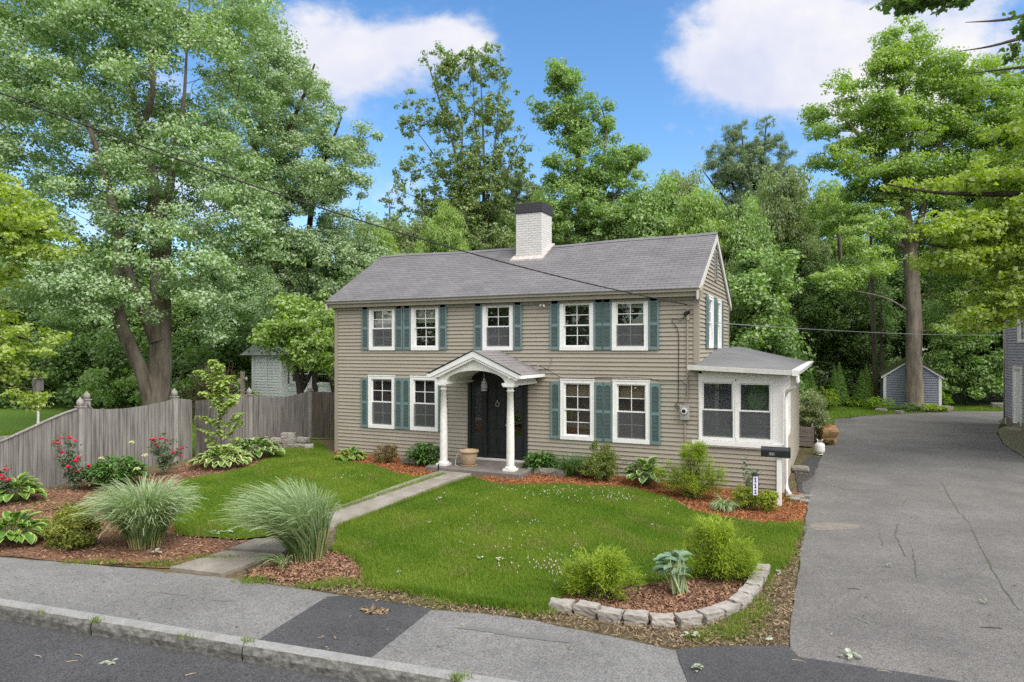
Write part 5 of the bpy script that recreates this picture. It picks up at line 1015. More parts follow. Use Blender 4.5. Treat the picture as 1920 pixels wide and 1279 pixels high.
# young tree before the cottage
dC = 26.5
stC = [ground_stem([(566, 790), (566, 735), (556, 700), (545, 650), (540, 610)], dC, [.16, .14, .10, .07, .03]), F_([(568, 730), (590, 690), (600, 640), (605, 600)], dC, .08, .02), F_([(566, 725), (570, 660), (572, 590)], dC, .07, .02)]
elC = [E(560, 620, 60, 36, dC, 1.7, 1.1), E(600, 650, 38, 40, dC, 1.4, 1), E(520, 625, 36, 26, dC, 1.2, .7), E(580, 668, 48, 20, dC, 1.3, .7), E(560, 575, 45, 25, dC, 1.3, .7), E(615, 600, 28, 36, dC, 1.1, .7)]
tree('young_maple', 'small fresh green tree standing in front of the pale cottage windows', gd(566, dC), stC, elC, 110, .45, 95, .13, M['lf_maple'], M['bark_dark'], 19, ratio=.75, flat=.7, shell=.35)
# white pines on the skyline
dP = 52.0
stP = [ground_stem([(1408, 770), (1408, 500), (1404, 380), (1395, 300), (1390, 240)], dP, [.38, .32, .22, .10, .01]), F_([(1404, 390), (1430, 310), (1436, 240), (1437, 226)], dP, .12, .01), F_([(1402, 400), (1365, 330), (1345, 300)], dP, .13, .03), F_([(1406, 400), (1450, 330), (1475, 290)], dP, .12, .03), F_([(1402, 420), (1340, 350), (1318, 320)], dP, .1, .03)]
elP = [E(1397, 240, 14, 12, dP, 1, .5), E(1437, 235, 10, 22, dP, .8, .5), E(1375, 255, 24, 14, dP, 1.2, .6), E(1452, 260, 18, 18, dP, 1.2, .5), E(1358, 285, 28, 16, dP, 1.6, .7), E(1410, 290, 30, 30, dP, 1.8, .9), E(1470, 285, 24, 14, dP, 1.5, .6), E(1335, 310, 22, 10, dP, 1.4, .5), E(1380, 330, 50, 28, dP, 2.4, 1.1), E(1440, 330, 40, 30, dP, 2.2, 1), E(1400, 400, 70, 45, dP, 3, 1.4), E(1480, 320, 14, 10, dP, 1, .3)]
tree('white_pine', 'dark feathery white pine poking above the treeline left of the big maple', gd(1408, dP), stP, elP, 700, .42, 90, .34, M['lf_pine'], M['bark_dark'], 20, ratio=.12, flat=.9, shell=.05, up=.5, jit=1.1)
dP = 54.0
stP = [ground_stem([(965, 770), (965, 500), (962, 400), (958, 330)], dP, [.3, .26, .15, .04])]
elP = [E(965, 335, 40, 18, dP, 2, .8), E(990, 350, 30, 18, dP, 2, .8), E(955, 375, 50, 25, dP, 2.4, 1), E(1000, 400, 40, 40, dP, 2.4, 1), E(940, 410, 50, 30, dP, 2.4, .9)]
tree('white_pine', 'soft grey-green pine seen behind the chimney', gd(965, dP), stP, elP, 200, .5, 110, .36, M['lf_pine'], M['bark_dark'], 21, ratio=.14, flat=.45, shell=.1, up=.2, jit=1.1)
dP = 56.0
stP = [ground_stem([(732, 770), (732, 500), (731, 420), (730, 378)], dP, [.25, .2, .1, .02])]
elP = [E(731, 390, 7, 14, dP, .5, .5), E(735, 405, 16, 8, dP, 1, .6), E(730, 420, 22, 9, dP, 1.2, .8), E(745, 435, 30, 12, dP, 1.4, 1)]
tree('spruce', 'small dark spruce tip on the skyline above the left end of the roof', gd(732, dP), stP, elP, 60, .4, 50, .34, M['lf_pine'], M['bark_dark'], 22, ratio=.2, flat=.4, shell=.1, up=.3)

# the wood behind: a few kinds, copied with their own size and turn
def proto(name, label, seed, lm, bm, nclump=260, cr=.78, nleaf=300, leaf=.135):
    r = np.random.default_rng(seed); o = np.zeros(3)
    st = [([(0, 0, -.2), (.05, 0, 2), (-.05, .1, 4), (.1, 0, 6.5), (0, 0, 9.0)], [.30, .24, .2, .13, .04])]
    el = [(np.array((0, 0, 6.4)), 3.0, 3.0, 3.0, 1.2), (np.array((.4, .3, 8.3)), 1.7, 1.7, 1.4, .7), (np.array((-1.5, .6, 5.2)), 2.0, 2.0, 1.7, .8), (np.array((1.6, -.7, 4.9)), 2.0, 2.0, 1.7, .8), (np.array((0, -1.6, 5.0)), 2.0, 1.8, 1.8, .8), (np.array((0, 1.6, 4.6)), 2, 1.8, 1.9, .7), (np.array((0, 0, 3.0)), 2.8, 2.8, 1.1, .7)]
    return tree(name, label, o, st, el, nclump, cr, nleaf, leaf, lm, bm, seed, group=None, ratio=.8, flat=.62, shell=.5, fill=3.2)
GR = 'broadleaf trees of the wood behind the house'
KIND = {'m': ('mid-green', 'lf_mid', 31), 'd': ('dark green', 'lf_dark', 32), 'y': ('yellow-green', 'lf_maple', 33), 'o': ('grey-green', 'lf_olive', 34), 's': ('silvery green', 'lf_silver', 35)}
PR = {}
wood = [ # px, top, depth, width px, kind, where
 (695, 408, 37, 160, 'y', 'yellow-green tree rising over the left end of the roof'), (775, 396, 41, 150, 'o', 'grey-green tree above the left part of the roof ridge'), (835, 372, 39, 120, 'y', 'bright yellow-green tree behind the roof under the tall airy tree'),
 (915, 365, 46, 190, 'm', 'mid-green tree filling the gap behind the chimney on its left'), (1015, 350, 47, 150, 'y', 'yellowish tree peeping out right behind the chimney'), (1225, 322, 41, 200, 'm', 'round mid-green tree above the middle of the right roof half'),
 (1265, 300, 50, 140, 'o', 'grey-green tree on the skyline left of the pine'), (1310, 342, 38, 165, 'y', 'bright green tree above the right end of the ridge'), (1385, 362, 37, 150, 'm', 'leafy tree beside the gable peak on its right'),
 (1480, 300, 47, 150, 'o', 'rounded olive birch-like tree left of the big maple crown'), (1560, 330, 50, 160, 'y', 'light green tree behind the left side of the big maple'), (1415, 460, 33, 130, 'd', 'dark green tree just right of the house gable'),
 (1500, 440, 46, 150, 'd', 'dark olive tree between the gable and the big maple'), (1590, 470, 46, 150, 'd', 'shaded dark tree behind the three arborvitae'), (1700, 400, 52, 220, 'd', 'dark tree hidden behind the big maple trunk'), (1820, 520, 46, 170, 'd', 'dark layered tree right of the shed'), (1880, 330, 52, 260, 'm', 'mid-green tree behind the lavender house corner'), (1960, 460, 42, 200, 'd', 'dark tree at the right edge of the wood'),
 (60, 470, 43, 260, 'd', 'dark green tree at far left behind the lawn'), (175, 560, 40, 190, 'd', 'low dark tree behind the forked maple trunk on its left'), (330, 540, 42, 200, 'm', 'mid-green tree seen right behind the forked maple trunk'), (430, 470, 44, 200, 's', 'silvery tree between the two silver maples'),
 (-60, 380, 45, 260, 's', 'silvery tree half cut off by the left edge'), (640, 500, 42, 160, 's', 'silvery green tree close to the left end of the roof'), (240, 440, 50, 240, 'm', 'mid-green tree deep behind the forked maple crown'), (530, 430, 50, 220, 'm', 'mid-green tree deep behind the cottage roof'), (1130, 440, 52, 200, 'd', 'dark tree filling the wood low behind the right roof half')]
rw = random.Random(5); wood_n = 0
for (px, top, d, wpx, k, where) in wood:
    h = CAM[2]+(HOR-top)/FPX*d; s = pw(wpx, d)/7.0; p = gd(px, d); p[2] = 0; sc_ = (max(s, .5), max(s, .5), h/10.0)
    lab = where if 'tree' in where else where
    if k not in PR:
        PR[k] = proto('woodland_tree', lab, KIND[k][2], M[KIND[k][1]], M['bark_dark']); PR[k]['group'] = GR
        PR[k].location = p; PR[k].scale = sc_; PR[k].rotation_euler = (0, 0, rw.uniform(0, 6))
    else: dup(PR[k], p, rw.uniform(0, 6), sc_, lab)
# bare trunks standing in the shade beside the shed
for i, (px, yb, yt, d, r_, lab, lean) in enumerate([(1643, 765, 560, 42, .15, 'slim pale bare trunk rising left of the shed', -8), (1610, 765, 540, 46, .2, 'shadowed leaning trunk behind the arborvitae', -30), (1560, 765, 600, 47, .14, 'faint dark trunk left of the middle arborvitae', 12), (1655, 765, 690, 41.5, .10, 'short forked stem against the left wall of the shed', -2), (880, 700, 560, 50, .1, 'x', 0)][:4]):
    t = thing('slender_tree', lab, 'tree', gd(px, d)); b = np.array(t.location); r = np.random.default_rng(i+50)
    V, F, Q, R_ = stem_tube([gd(px, d)-(0, 0, .2), P(px+lean*.3, (yb+yt)/2+30, d), P(px+lean, yt, d), P(px+lean*1.3, yt-120, d)], [r_*1.15, r_, r_*.8, r_*.5], r, 9)
    link('trunk', raw_mesh('trunk', V-b, F, smooth_=True), t, m=M['bark'])
    nb_ = np.array([P(px+lean*.8+r.uniform(-30, 30), yt+r.uniform(-60, 30), d+r.uniform(-1, 1)) for _ in range(12)]); st_ = np.array([Q[int(len(Q)*.75)]]*12); V, F = frusta(st_, nb_, np.full(12, .02), np.full(12, .006)); link('branch', raw_mesh('branch', V-b, F), t, m=M['bark_dark'])
# the far wood reads as one mass; so does the undergrowth below it
def mass(name, items, nper, L_, lm, seed, ratio=.8):
    r = np.random.default_rng(seed); cl = []; rd = []
    for (px0, px1, y0, y1, d0, d1, n, cr) in items:
        for _ in range(n):
            d = r.uniform(d0, d1); c = P(r.uniform(px0, px1), r.uniform(y0, y1), d); c[2] = max(c[2], .3); cl.append(c); rd.append(cr*r.uniform(.6, 1.4))
    V, F, T = clump_leaves(np.array(cl), np.array(rd), nper, L_, ratio, r, .7, .45); return tag(link(name, raw_mesh(name, V, F, T), m=lm), kind='stuff')
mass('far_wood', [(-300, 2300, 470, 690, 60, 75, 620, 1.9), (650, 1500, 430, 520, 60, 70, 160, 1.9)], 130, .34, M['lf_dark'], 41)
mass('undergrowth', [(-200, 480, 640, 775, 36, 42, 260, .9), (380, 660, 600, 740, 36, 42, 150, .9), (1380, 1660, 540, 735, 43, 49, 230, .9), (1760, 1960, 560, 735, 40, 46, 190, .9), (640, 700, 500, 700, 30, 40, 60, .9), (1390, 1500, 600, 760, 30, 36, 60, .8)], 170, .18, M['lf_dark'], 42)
mass('understorey_branches', [(1750, 1930, 600, 740, 38.5, 40, 60, .55), (1385, 1480, 480, 640, 30, 33, 45, .7), (150, 460, 700, 760, 31, 34, 50, .5)], 150, .15, M['lf_mid'], 43)
# reddish bare brushwood left of the cottage
t = thing('bare_bush', 'leafless reddish brushwood left of the pale cottage', 'bush', gd(405, 31)); b = np.array(t.location); r = np.random.default_rng(61); A = []; B = []
for _ in range(46):
    p = b+np.array((r.normal()*.5, r.normal()*.3, 0)); q = p+np.array((r.normal()*.55, r.normal()*.3, r.uniform(1.2, 2.2))); A += [p]; B += [q]
    for _ in range(5):
        s = p+(q-p)*r.uniform(.4, 1); A.append(s); B.append(s+r.normal(0, .45, 3)+(0, 0, .3))
V, F = frusta(np.array(A), np.array(B), np.full(len(A), .018), np.full(len(A), .006), 4); link('branches', raw_mesh('branches', V-b, F), t, m=mat('red brown twigs', (.14, .075, .05), (.09, .06, .045)))
# trees along the far side of the street (seen only in the window panes)
def street_wood():
    r = np.random.default_rng(77); n = 300; cl = np.stack([r.uniform(-70, 60, n), r.uniform(-52, -42, n), r.uniform(.5, 1, n)**.5*9], 1); cl[:, 2] = r.uniform(.8, 9.5, n)
    V, F, T = clump_leaves(cl, r.uniform(1.4, 2.8, n), 60, .7, .8, r, .7, .45); tag(link('wood_across_the_street', raw_mesh('wood_across_the_street', V, F, T), m=M['lf_dark']), kind='stuff')
street_wood()
# ================================================================== garden plants
M['hosta_var'] = edge_mat('variegated hosta leaf', (.10, .20, .035), (.52, .55, .26), .60, .72); M['hosta_yel'] = edge_mat('gold edged hosta leaf', (.08, .18, .03), (.34, .44, .10), .62, .78)
M['hosta_grn'] = edge_mat('green hosta leaf', (.055, .15, .03), (.13, .22, .05), .7, 1.0); M['hosta_wht'] = edge_mat('white edged hosta leaf', (.075, .17, .03), (.50, .55, .30), .70, .82); M['hosta_blue'] = edge_mat('blue hosta leaf', (.15, .24, .15), (.22, .31, .20), .6, 1.0, trans=.15)
M['stem'] = mat('green stems', (.13, .18, .06), (.10, .15, .05), rough=.6, scale=20); M['twig'] = mat('brown twigs', (.10, .065, .04), (.07, .05, .035), rough=.9, scale=20)
M['misc'] = edge_mat('variegated grass', (.12, .21, .07), (.50, .57, .39), .25, .75, trans=.3)
M['cypress'] = leaf_mat('gold thread cypress', (.13, .22, .018), (.38, .47, .06), trans=.3, rough=.6, spec=.15); M['cyp_in'] = leaf_mat('cypress inner', (.05, .08, .015), (.12, .16, .03), trans=.2)
M['box'] = leaf_mat('small shrub leaves', (.09, .14, .03), (.23, .27, .06), trans=.25); M['spirea'] = leaf_mat('spirea leaves', (0.115, 0.162, 0.027), (0.338, 0.338, 0.068), trans=.3); M['barb'] = leaf_mat('barberry leaves', (.13, .10, .04), (.24, .19, .07), trans=.25)
M['peony'] = leaf_mat('peony leaves', (.05, .13, .03), (.13, .25, .055), trans=.25); M['rose_lf'] = leaf_mat('rose leaves', (.045, .085, .035), (.10, .15, .06), (.14, .18, .11), trans=.2)
M['lime'] = leaf_mat('lime shrub leaves', (.15, .22, .02), (.38, .42, .06), trans=.35); M['vari'] = leaf_mat('cream variegated leaves', (.16, .23, .09), (.46, .50, .30), trans=.3)
M['rose'] = leaf_mat('crimson petals', (.60, .012, .09), (.85, .07, .22), trans=.25, rough=.5); M['cream'] = leaf_mat('cream petals', (.60, .58, .34), (.75, .74, .55), trans=.3, rough=.5); M['white_rose'] = M['cream']
M['sapling'] = leaf_mat('sapling leaves', (.27, .37, .09), (.48, .56, .24), (.52, .58, .38), .4); M['arbor'] = leaf_mat('arborvitae sprays', (.065, .155, .02), (.165, .27, .05), trans=.2, rough=.6)

def leaf_set(n, az, r0, el, L_, W_, droop, nt=6, ns=5, z0=0., cup=.25, pw_=.75, center=None, wave=0., rr=None):
    """arching broad leaves: base at radius r0 in direction az, rising at angle el and bending over by droop"""
    t = np.linspace(0, 1, nt); s = np.linspace(-1, 1, ns); ang = el[:, None]-droop[:, None]*t[None]
    dr_ = np.cos(ang); dz = np.sin(ang); st = L_[:, None]/(nt-1)
    R_ = r0[:, None]+np.concatenate([np.zeros((n, 1)), np.cumsum(dr_[:, :-1], 1)], 1)*st; Z = np.broadcast_to(np.asarray(z0, float), (n,))[:, None]+np.concatenate([np.zeros((n, 1)), np.cumsum(dz[:, :-1], 1)], 1)*st
    prof = np.sin(PI*np.clip(t, .0, 1)**pw_)**.8; prof[0] = .06; prof[-1] = .03
    off = W_[:, None, None]*.5*prof[None, :, None]*s[None, None]; up = np.abs(s)[None, None]*W_[:, None, None]*.5*prof[None, :, None]*cup
    ca, sa = np.cos(az)[:, None, None], np.sin(az)[:, None, None]; na = -np.sin(ang)[:, :, None]; nz_ = np.cos(ang)[:, :, None]
    if wave and rr is not None: up = up+rr.normal(0, wave, up.shape)*np.abs(s)[None, None]
    rad = R_[:, :, None]+na*up; X = rad*ca-off*sa; Y = rad*sa+off*ca; Zz = Z[:, :, None]+nz_*up
    V = np.stack([X, Y, Zz], -1)
    if center is not None: V = V+center[:, None, None]
    k = nt*ns; f = np.array([(i*ns+j, (i+1)*ns+j, (i+1)*ns+j+1, i*ns+j+1) for i in range(nt-1) for j in range(ns-1)]); F = (np.arange(n)[:, None, None]*k+f[None]).reshape(-1, 4)
    T = np.broadcast_to(np.abs(s)[None, None], (n, nt, ns)).copy(); return V.reshape(-1, 3), F, T.reshape(-1)
def hosta(label, loc, R_, n, leaf, m, seed, name='hosta', cat='hosta', width=.62, upright=0., group=None, wilt=0.):
    r = np.random.default_rng(seed); t = thing(name, label, cat, loc, group=group)
    q = np.sqrt(np.linspace(.02, 1, n)); az = np.arange(n)*2.399+r.normal(0, .25, n)
    stalk = (R_-leaf*.75)*q*r.uniform(.85, 1.1, n); zz = leaf*(1.15-.85*q)*r.uniform(.85, 1.15, n)+upright*R_*(1-q*.5)
    L_ = leaf*r.uniform(.75, 1.2, n); W_ = L_*width*r.uniform(.85, 1.15, n); el = .95-.85*q+r.normal(0, .15, n)+upright*.5; dr_ = .9+.55*q+r.normal(0, .15, n)
    V, F, T = leaf_set(n, az, np.maximum(.01, stalk), el, L_, W_, dr_, z0=np.maximum(.02, zz), cup=.28, wave=leaf*.012, rr=r)
    T = np.clip(T+np.repeat(r.normal(0, .05, n), 30), 0, 1)
    link('foliage', raw_mesh('foliage', V, F, T, True), t, m=m)
    A = np.stack([np.cos(az)*.02, np.sin(az)*.02, np.zeros(n)], 1); B = np.stack([np.cos(az)*stalk, np.sin(az)*stalk, np.maximum(.02, zz)], 1); V, F = frusta(A, B, np.full(n, .006), np.full(n, .005), 4); link('stems', raw_mesh('stems', V, F), t, m=M['stem']); return t
def px_loc(px, py): return gp(px, py)
hosta('large hosta with cream edged leaves at the corner of the grey fence', gp(417, 874), .86, 150, .27, M['hosta_var'], 1, upright=.22)
hosta('dark glossy hosta with narrow white edges behind the cream edged one', gp(478, 858), .86, 140, .28, M['hosta_wht'], 2, upright=.25)
hosta('gold edged hosta by the sloping fence at the left edge', gp(30, 940), .60, 80, .27, M['hosta_yel'], 3, upright=.25)
hosta('broad yellow-green hosta cut by the left edge beside the pavement', gp(20, 1016), .72, 120, .25, M['hosta_yel'], 4, upright=.2)
hosta('small gold edged hosta at the left corner of the house', gp(659, 862), .50, 70, .21, M['hosta_yel'], 5, upright=.1)
hosta('upright white edged hosta against the siding between boxwood and golden cypress', gp(1211, 910), .58, 80, .28, M['hosta_wht'], 6, upright=.45)
hosta('small low hosta tucked beside the left column base', gp(815, 878), .26, 26, .15, M['hosta_grn'], 7)
# a floppy blue hosta with its leaves tied upright to one side
def blue_hosta():
    t = thing('hosta', 'upright blue-green hosta with long pale stalks in the stone edged bed', 'hosta', gp(1268, 1112)); r = np.random.default_rng(8); n = 34
    az = r.normal(2.9, 1.0, n); h = r.uniform(.25, .52, n); out_ = r.uniform(.02, .34, n)*np.where(np.cos(az) < .3, 1, .4)
    A = np.stack([r.normal(.05, .05, n), r.normal(0, .05, n), np.zeros(n)], 1); B = A+np.stack([np.cos(az)*out_*.75, np.sin(az)*out_*.75, h], 1)
    V, F = frusta(A, B, np.full(n, .009), np.full(n, .007), 5); link('stems', raw_mesh('stems', V, F), t, m=mat('pale stalks', (.36, .42, .24), (.28, .36, .18), rough=.5))
    L_ = r.uniform(.16, .26, n); V, F, T = leaf_set(n, az, np.zeros(n), r.uniform(.1, .7, n), L_, L_*.6, r.uniform(.9, 1.7, n), cup=.3, center=B, wave=.004, rr=r)
    link('foliage', raw_mesh('foliage', V, F, np.clip(T*.5+np.repeat(r.uniform(0, .6, n), 30), 0, 1), True), t, m=M['hosta_blue'])
blue_hosta()
def clump_grass(label, loc, h, R_, n, m, seed, lean=(0, 0), width=.02, name='ornamental_grass', cat='ornamental grass', stiff=1.0, base=.16, wind=0., culm=0.):
    r = np.random.default_rng(seed); t = thing(name, label, cat, loc); az = r.uniform(0, 2*PI, n); q = np.sqrt(r.uniform(.0, 1, n)); b = np.stack([np.cos(az)*base*q, np.sin(az)*base*q, np.zeros(n)], 1)
    L_ = h*r.uniform(.65, 1.15, n); zs = r.uniform(0, 1, n)**.8*culm; L_ = L_*(1-.62*zs/max(h, .1)); el = 1.52-.62*q*R_/h+r.normal(0, .08, n); dr_ = (.75+1.15*q**1.3+r.uniform(0, .75, n))*stiff; nt, ns = 9, 3
    tt = np.linspace(0, 1, nt); ang = el[:, None]-dr_[:, None]*tt[None]**2; st = L_[:, None]/(nt-1); Rr = np.concatenate([np.zeros((n, 1)), np.cumsum(np.cos(ang[:, :-1]), 1)], 1)*st; Z = np.concatenate([np.zeros((n, 1)), np.cumsum(np.sin(ang[:, :-1]), 1)], 1)*st
    prof = np.clip(1.15-tt, .05, 1)**.6*np.clip(tt*4+.5, 0, 1); s = np.array((-1, 0, 1.0)); off = width*.5*prof[None, :, None]*s*r.uniform(.7, 1.3, n)[:, None, None]; az2 = az+r.normal(0, .35, n); ca, sa = np.cos(az2)[:, None, None], np.sin(az2)[:, None, None]
    lx = (tt**1.8)[None]*L_[:, None]*lean[0]; ly = (tt**1.8)[None]*L_[:, None]*lean[1]
    tw = r.normal(0, .5, n)[:, None, None]; b = b*(1+1.1*zs/max(h, .1))[:, None]; b[:, 0] += lean[0]*zs*.35; b[:, 1] += lean[1]*zs*.35
    X = b[:, 0, None, None]+(Rr[:, :, None])*ca-off*sa*np.cos(tw)+lx[:, :, None]; Y = b[:, 1, None, None]+Rr[:, :, None]*sa+off*ca*np.cos(tw)+ly[:, :, None]; Zz = np.maximum(.01, zs[:, None, None]+np.broadcast_to(Z[:, :, None], X.shape)+np.abs(s)*width*.12+off*np.sin(tw))
    V = np.stack([X, Y, Zz], -1).reshape(-1, 3); k = nt*ns; f = np.array([(i*ns+j, (i+1)*ns+j, (i+1)*ns+j+1, i*ns+j+1) for i in range(nt-1) for j in range(ns-1)]); F = (np.arange(n)[:, None, None]*k+f[None]).reshape(-1, 4)
    T = np.broadcast_to(np.abs(s)[None, None], (n, nt, ns))*r.uniform(.3, 1.2, n)[:, None, None]*np.clip(tt*2.2, .2, 1)[None, :, None]+np.clip(tt-.35, 0, 1)[None, :, None]*.25
    link('blades', raw_mesh('blades', V, F, np.clip(T, 0, 1).reshape(-1), True), t, m=m); n2 = min(n, 160 if culm else 60); q2 = np.sqrt(r.uniform(0, 1, n2))*base; a2 = r.uniform(0, 6.28, n2); A = np.stack([np.cos(a2)*q2, np.sin(a2)*q2, np.zeros(n2)], 1); B = A+np.stack([np.cos(a2)*q2*.5, np.sin(a2)*q2*.5, np.full(n2, max(h*.22, culm))], 1); V, F = frusta(A, B, np.full(n2, .007), np.full(n2, .006), 4); link('stems', raw_mesh('stems', V, F), t, m=mat('straw stems', (.24, .25, .10), (.30, .26, .13)))
    return t
clump_grass('large rounded clump of white striped ornamental grass near the fence roses', gp(272, 1024), 1.05, .80, 1700, M['misc'], 21, (-.06, 0), width=.018, stiff=.82, base=.24, culm=.5)
clump_grass('white striped ornamental grass blown over to the left beside the concrete slabs', gp(578, 1048), 1.08, .62, 1600, M['misc'], 22, (-.42*_c, -.42*_s), width=.018, stiff=.72, base=.24, culm=.5)
clump_grass('small tuft of pale striped grass beside the golden cypress at the sunroom', gp(1356, 956), .36, .42, 240, M['misc'], 23, stiff=1.5, base=.07, width=.016)
clump_grass('airy dark green daylily clump behind the stone border', gp(1068, 892), .72, .5, 380, leaf_mat('daylily leaves', (.04, .10, .02), (.10, .20, .05), trans=.25), 24, (.15, 0), stiff=1.1, base=.18, width=.014)
clump_grass('flattened fan of striped grass blades lying on the slab', gp(530, 1062), .38, .5, 40, M['misc'], 25, (-.55, -.15), stiff=1.9, base=.06)
def shrub(name, label, cat, loc, ells, ncl, cr, nleaf, leaf, lm, seed, ratio=.5, stems=8, up=.5, jit=.8, flat=.8, shell=.4, dy=0):
    r = np.random.default_rng(seed); loc = np.array(loc, float); t = thing(name, label, cat, loc); wg = np.array([e[3]*e[4]*e[5] for e in ells])**.7; wg /= wg.sum(); cl = []
    for i in r.choice(len(ells), ncl, p=wg):
        x, y, z, a, b, h = ells[i]; d = r.normal(size=3); d /= np.linalg.norm(d); u = r.uniform(.2, 1)**.4; cl.append((x+d[0]*a*u, y+d[1]*b*u, max(.05, z+d[2]*h*u)))
    cl = np.array(cl); V, F, T = clump_leaves(cl, cr*r.uniform(.6, 1.4, ncl), nleaf, leaf, ratio, r, flat, shell, up, jit); V[:, 2] = np.maximum(V[:, 2], .01)
    link('foliage', raw_mesh('foliage', V, F, T), t, m=lm)
    k = min(ncl, max(stems, 24)); A = np.stack([r.normal(0, .05, k), r.normal(0, .05, k), np.zeros(k)], 1); V, F = frusta(A, cl[r.choice(ncl, k, False)], np.full(k, .012), np.full(k, .004), 5); link('stems', raw_mesh('stems', V, F), t, m=M['twig']); return t
def cypress(label, loc, ells, n, seed):
    """drooping golden threads: each spray a bundle of thin strips that arch over"""
    r = np.random.default_rng(seed); loc = np.array(loc, float); t = thing('golden_cypress', label, 'shrub', loc)
    for e in list(ells):
        for _ in range(9):
            d = r.normal(size=3); d[2] = abs(d[2])*.9; d /= np.linalg.norm(d); q = r.uniform(.05, .12); ells = ells+[(e[0]+d[0]*e[3]*.95, e[1]+d[1]*e[4]*.95, e[2]+d[2]*e[5]*r.uniform(.8, 1.05), q, q, q*r.uniform(1.2, 2.4))]
    wg = np.array([e[3]*e[4]*e[5] for e in ells])**.7; wg /= wg.sum(); idx = r.choice(len(ells), n, p=wg); Ea = np.array(ells)[idx]
    d = r.normal(size=(n, 3)); d /= np.linalg.norm(d, axis=1)[:, None]; u = r.uniform(.15, 1.05, n)**.6; c = Ea[:, :3]+d*Ea[:, 3:]*u[:, None]*.85; c[:, 2] = np.maximum(c[:, 2], .06)
    per = 11; az = np.repeat(np.arctan2(c[:, 1], c[:, 0])+r.normal(0, .5, n), per)+r.normal(0, .45, n*per); cc = np.repeat(c, per, 0)+r.normal(0, .036, (n*per, 3)); cc[:, 2] = np.maximum(cc[:, 2], .03); m_ = n*per; L_ = r.uniform(.04, .13, m_)
    V, F, T = leaf_set(m_, az, np.zeros(m_), r.uniform(.1, 1.2, m_), L_, np.full(m_, .009), r.uniform(.3, 1.7, m_), nt=4, ns=2, cup=0, center=cc); V[:, 2] = np.maximum(V[:, 2], .005)
    tn = np.clip(np.repeat(r.uniform(0, .6, n), per)+r.uniform(0, .5, m_), 0, 1); link('foliage', raw_mesh('foliage', V, F, np.repeat(tn, 8)), t, m=M['cypress'])
    k = 40; A = np.stack([r.normal(0, .04, k), r.normal(0, .04, k), np.zeros(k)], 1); V, F = frusta(A, c[r.choice(n, k, False)], np.full(k, .014), np.full(k, .004), 5); link('stems', raw_mesh('stems', V, F), t, m=M['twig']); return t
cypress('tall golden thread cypress against the siding left of the sunroom', gp(1300, 932), [(0, 0, .68, .40, .32, .55), (.04, 0, .88, .28, .24, .3), (-.40, -.1, .38, .40, .32, .38), (.40, -.1, .40, .40, .32, .40), (0, -.2, .3, .6, .35, .3), (.05, .0, 1.0, .18, .16, .22)], 1450, 31)
cypress('low spreading golden cypress at the left end of the stone edged bed', gp(1128, 1122), [(-.18, .05, .22, .32, .26, .24), (.16, 0, .26, .32, .26, .27), (.05, .1, .40, .22, .18, .18), (-.3, 0, .14, .2, .2, .15)], 720, 32)
cypress('large golden cypress on the lawn side of the stone edged bed, by the blue hosta', gp(1340, 1082), [(-.1, 0, .36, .36, .3, .36), (.32, 0, .26, .34, .3, .28), (-.02, .0, .62, .22, .2, .22), (.1, -.1, .2, .5, .3, .2)], 1000, 33)
shrub('boxwood', 'round olive boxwood with a few long shoots under the lower windows', 'shrub', gp(1122, 900), [(0, 0, .30, .50, .36, .30), (.1, .05, .55, .34, .28, .2), (-.12, .1, .80, .05, .05, .2), (.18, .1, .78, .06, .06, .22)], 120, .12, 90, .045, M['box'], 34, ratio=.5)
shrub('barberry', 'brownish barberry bush between the small hosta and the left windows', 'shrub', gp(724, 868), [(0, 0, .26, .36, .26, .26)], 46, .11, 60, .045, M['barb'], 35)
shrub('spirea', 'olive-yellow spirea bush left of the big striped grass', 'shrub', gp(133, 1026), [(0, 0, .32, .40, .34, .32), (.1, 0, .5, .28, .24, .18), (-.2, .0, .2, .25, .22, .18)], 110, .13, 80, .05, M['spirea'], 36)
shrub('lime_shrub', 'low lime-yellow shrub left of the number plate', 'shrub', gp(1397, 954), [(0, 0, .26, .24, .2, .26)], 34, .11, 60, .05, M['lime'], 37); shrub('lime_shrub', 'low lime-yellow shrub between number plate and mailbox post', 'shrub', gp(1437, 958), [(0, 0, .22, .21, .18, .22)], 30, .11, 60, .05, M['lime'], 38)
shrub('dogwood_bush', 'cream variegated dogwood bush growing behind the wooden planter', 'shrub', gp(1524, 828), [(-.1, .2, .8, .48, .5, .7), (-.05, .2, 1.35, .34, .4, .35)], 90, .22, 90, .085, M['vari'], 39)
def broad(name, label, loc, R_, h, n, leaf, m, seed, cat='perennial'):
    r = np.random.default_rng(seed); t = thing(name, label, cat, loc); az = r.uniform(0, 6.28, n); q = np.sqrt(r.uniform(.02, 1, n)); zz = h*np.sqrt(1-.75*q*q)*r.uniform(.35, 1, n); c = np.stack([np.cos(az)*R_*q, np.sin(az)*R_*q, zz], 1); k = 3
    az3 = np.repeat(az, k)+np.tile((-.6, 0, .6), n)+r.normal(0, .2, n*k); L_ = leaf*r.uniform(.7, 1.2, n*k); V, F, T = leaf_set(n*k, az3, np.zeros(n*k), r.uniform(.1, .9, n*k), L_, L_*.36, r.uniform(.6, 1.5, n*k), nt=5, ns=3, center=np.repeat(c, k, 0)); V[:, 2] = np.maximum(V[:, 2], .01)
    link('foliage', raw_mesh('foliage', V, F, np.repeat(r.uniform(0, 1, n*k), 15), True), t, m=m); A = np.stack([np.cos(az)*.06*q, np.sin(az)*.06*q, np.zeros(n)], 1); V, F = frusta(A, c, np.full(n, .006), np.full(n, .004), 4); link('stems', raw_mesh('stems', V, F), t, m=M['stem']); return t, c
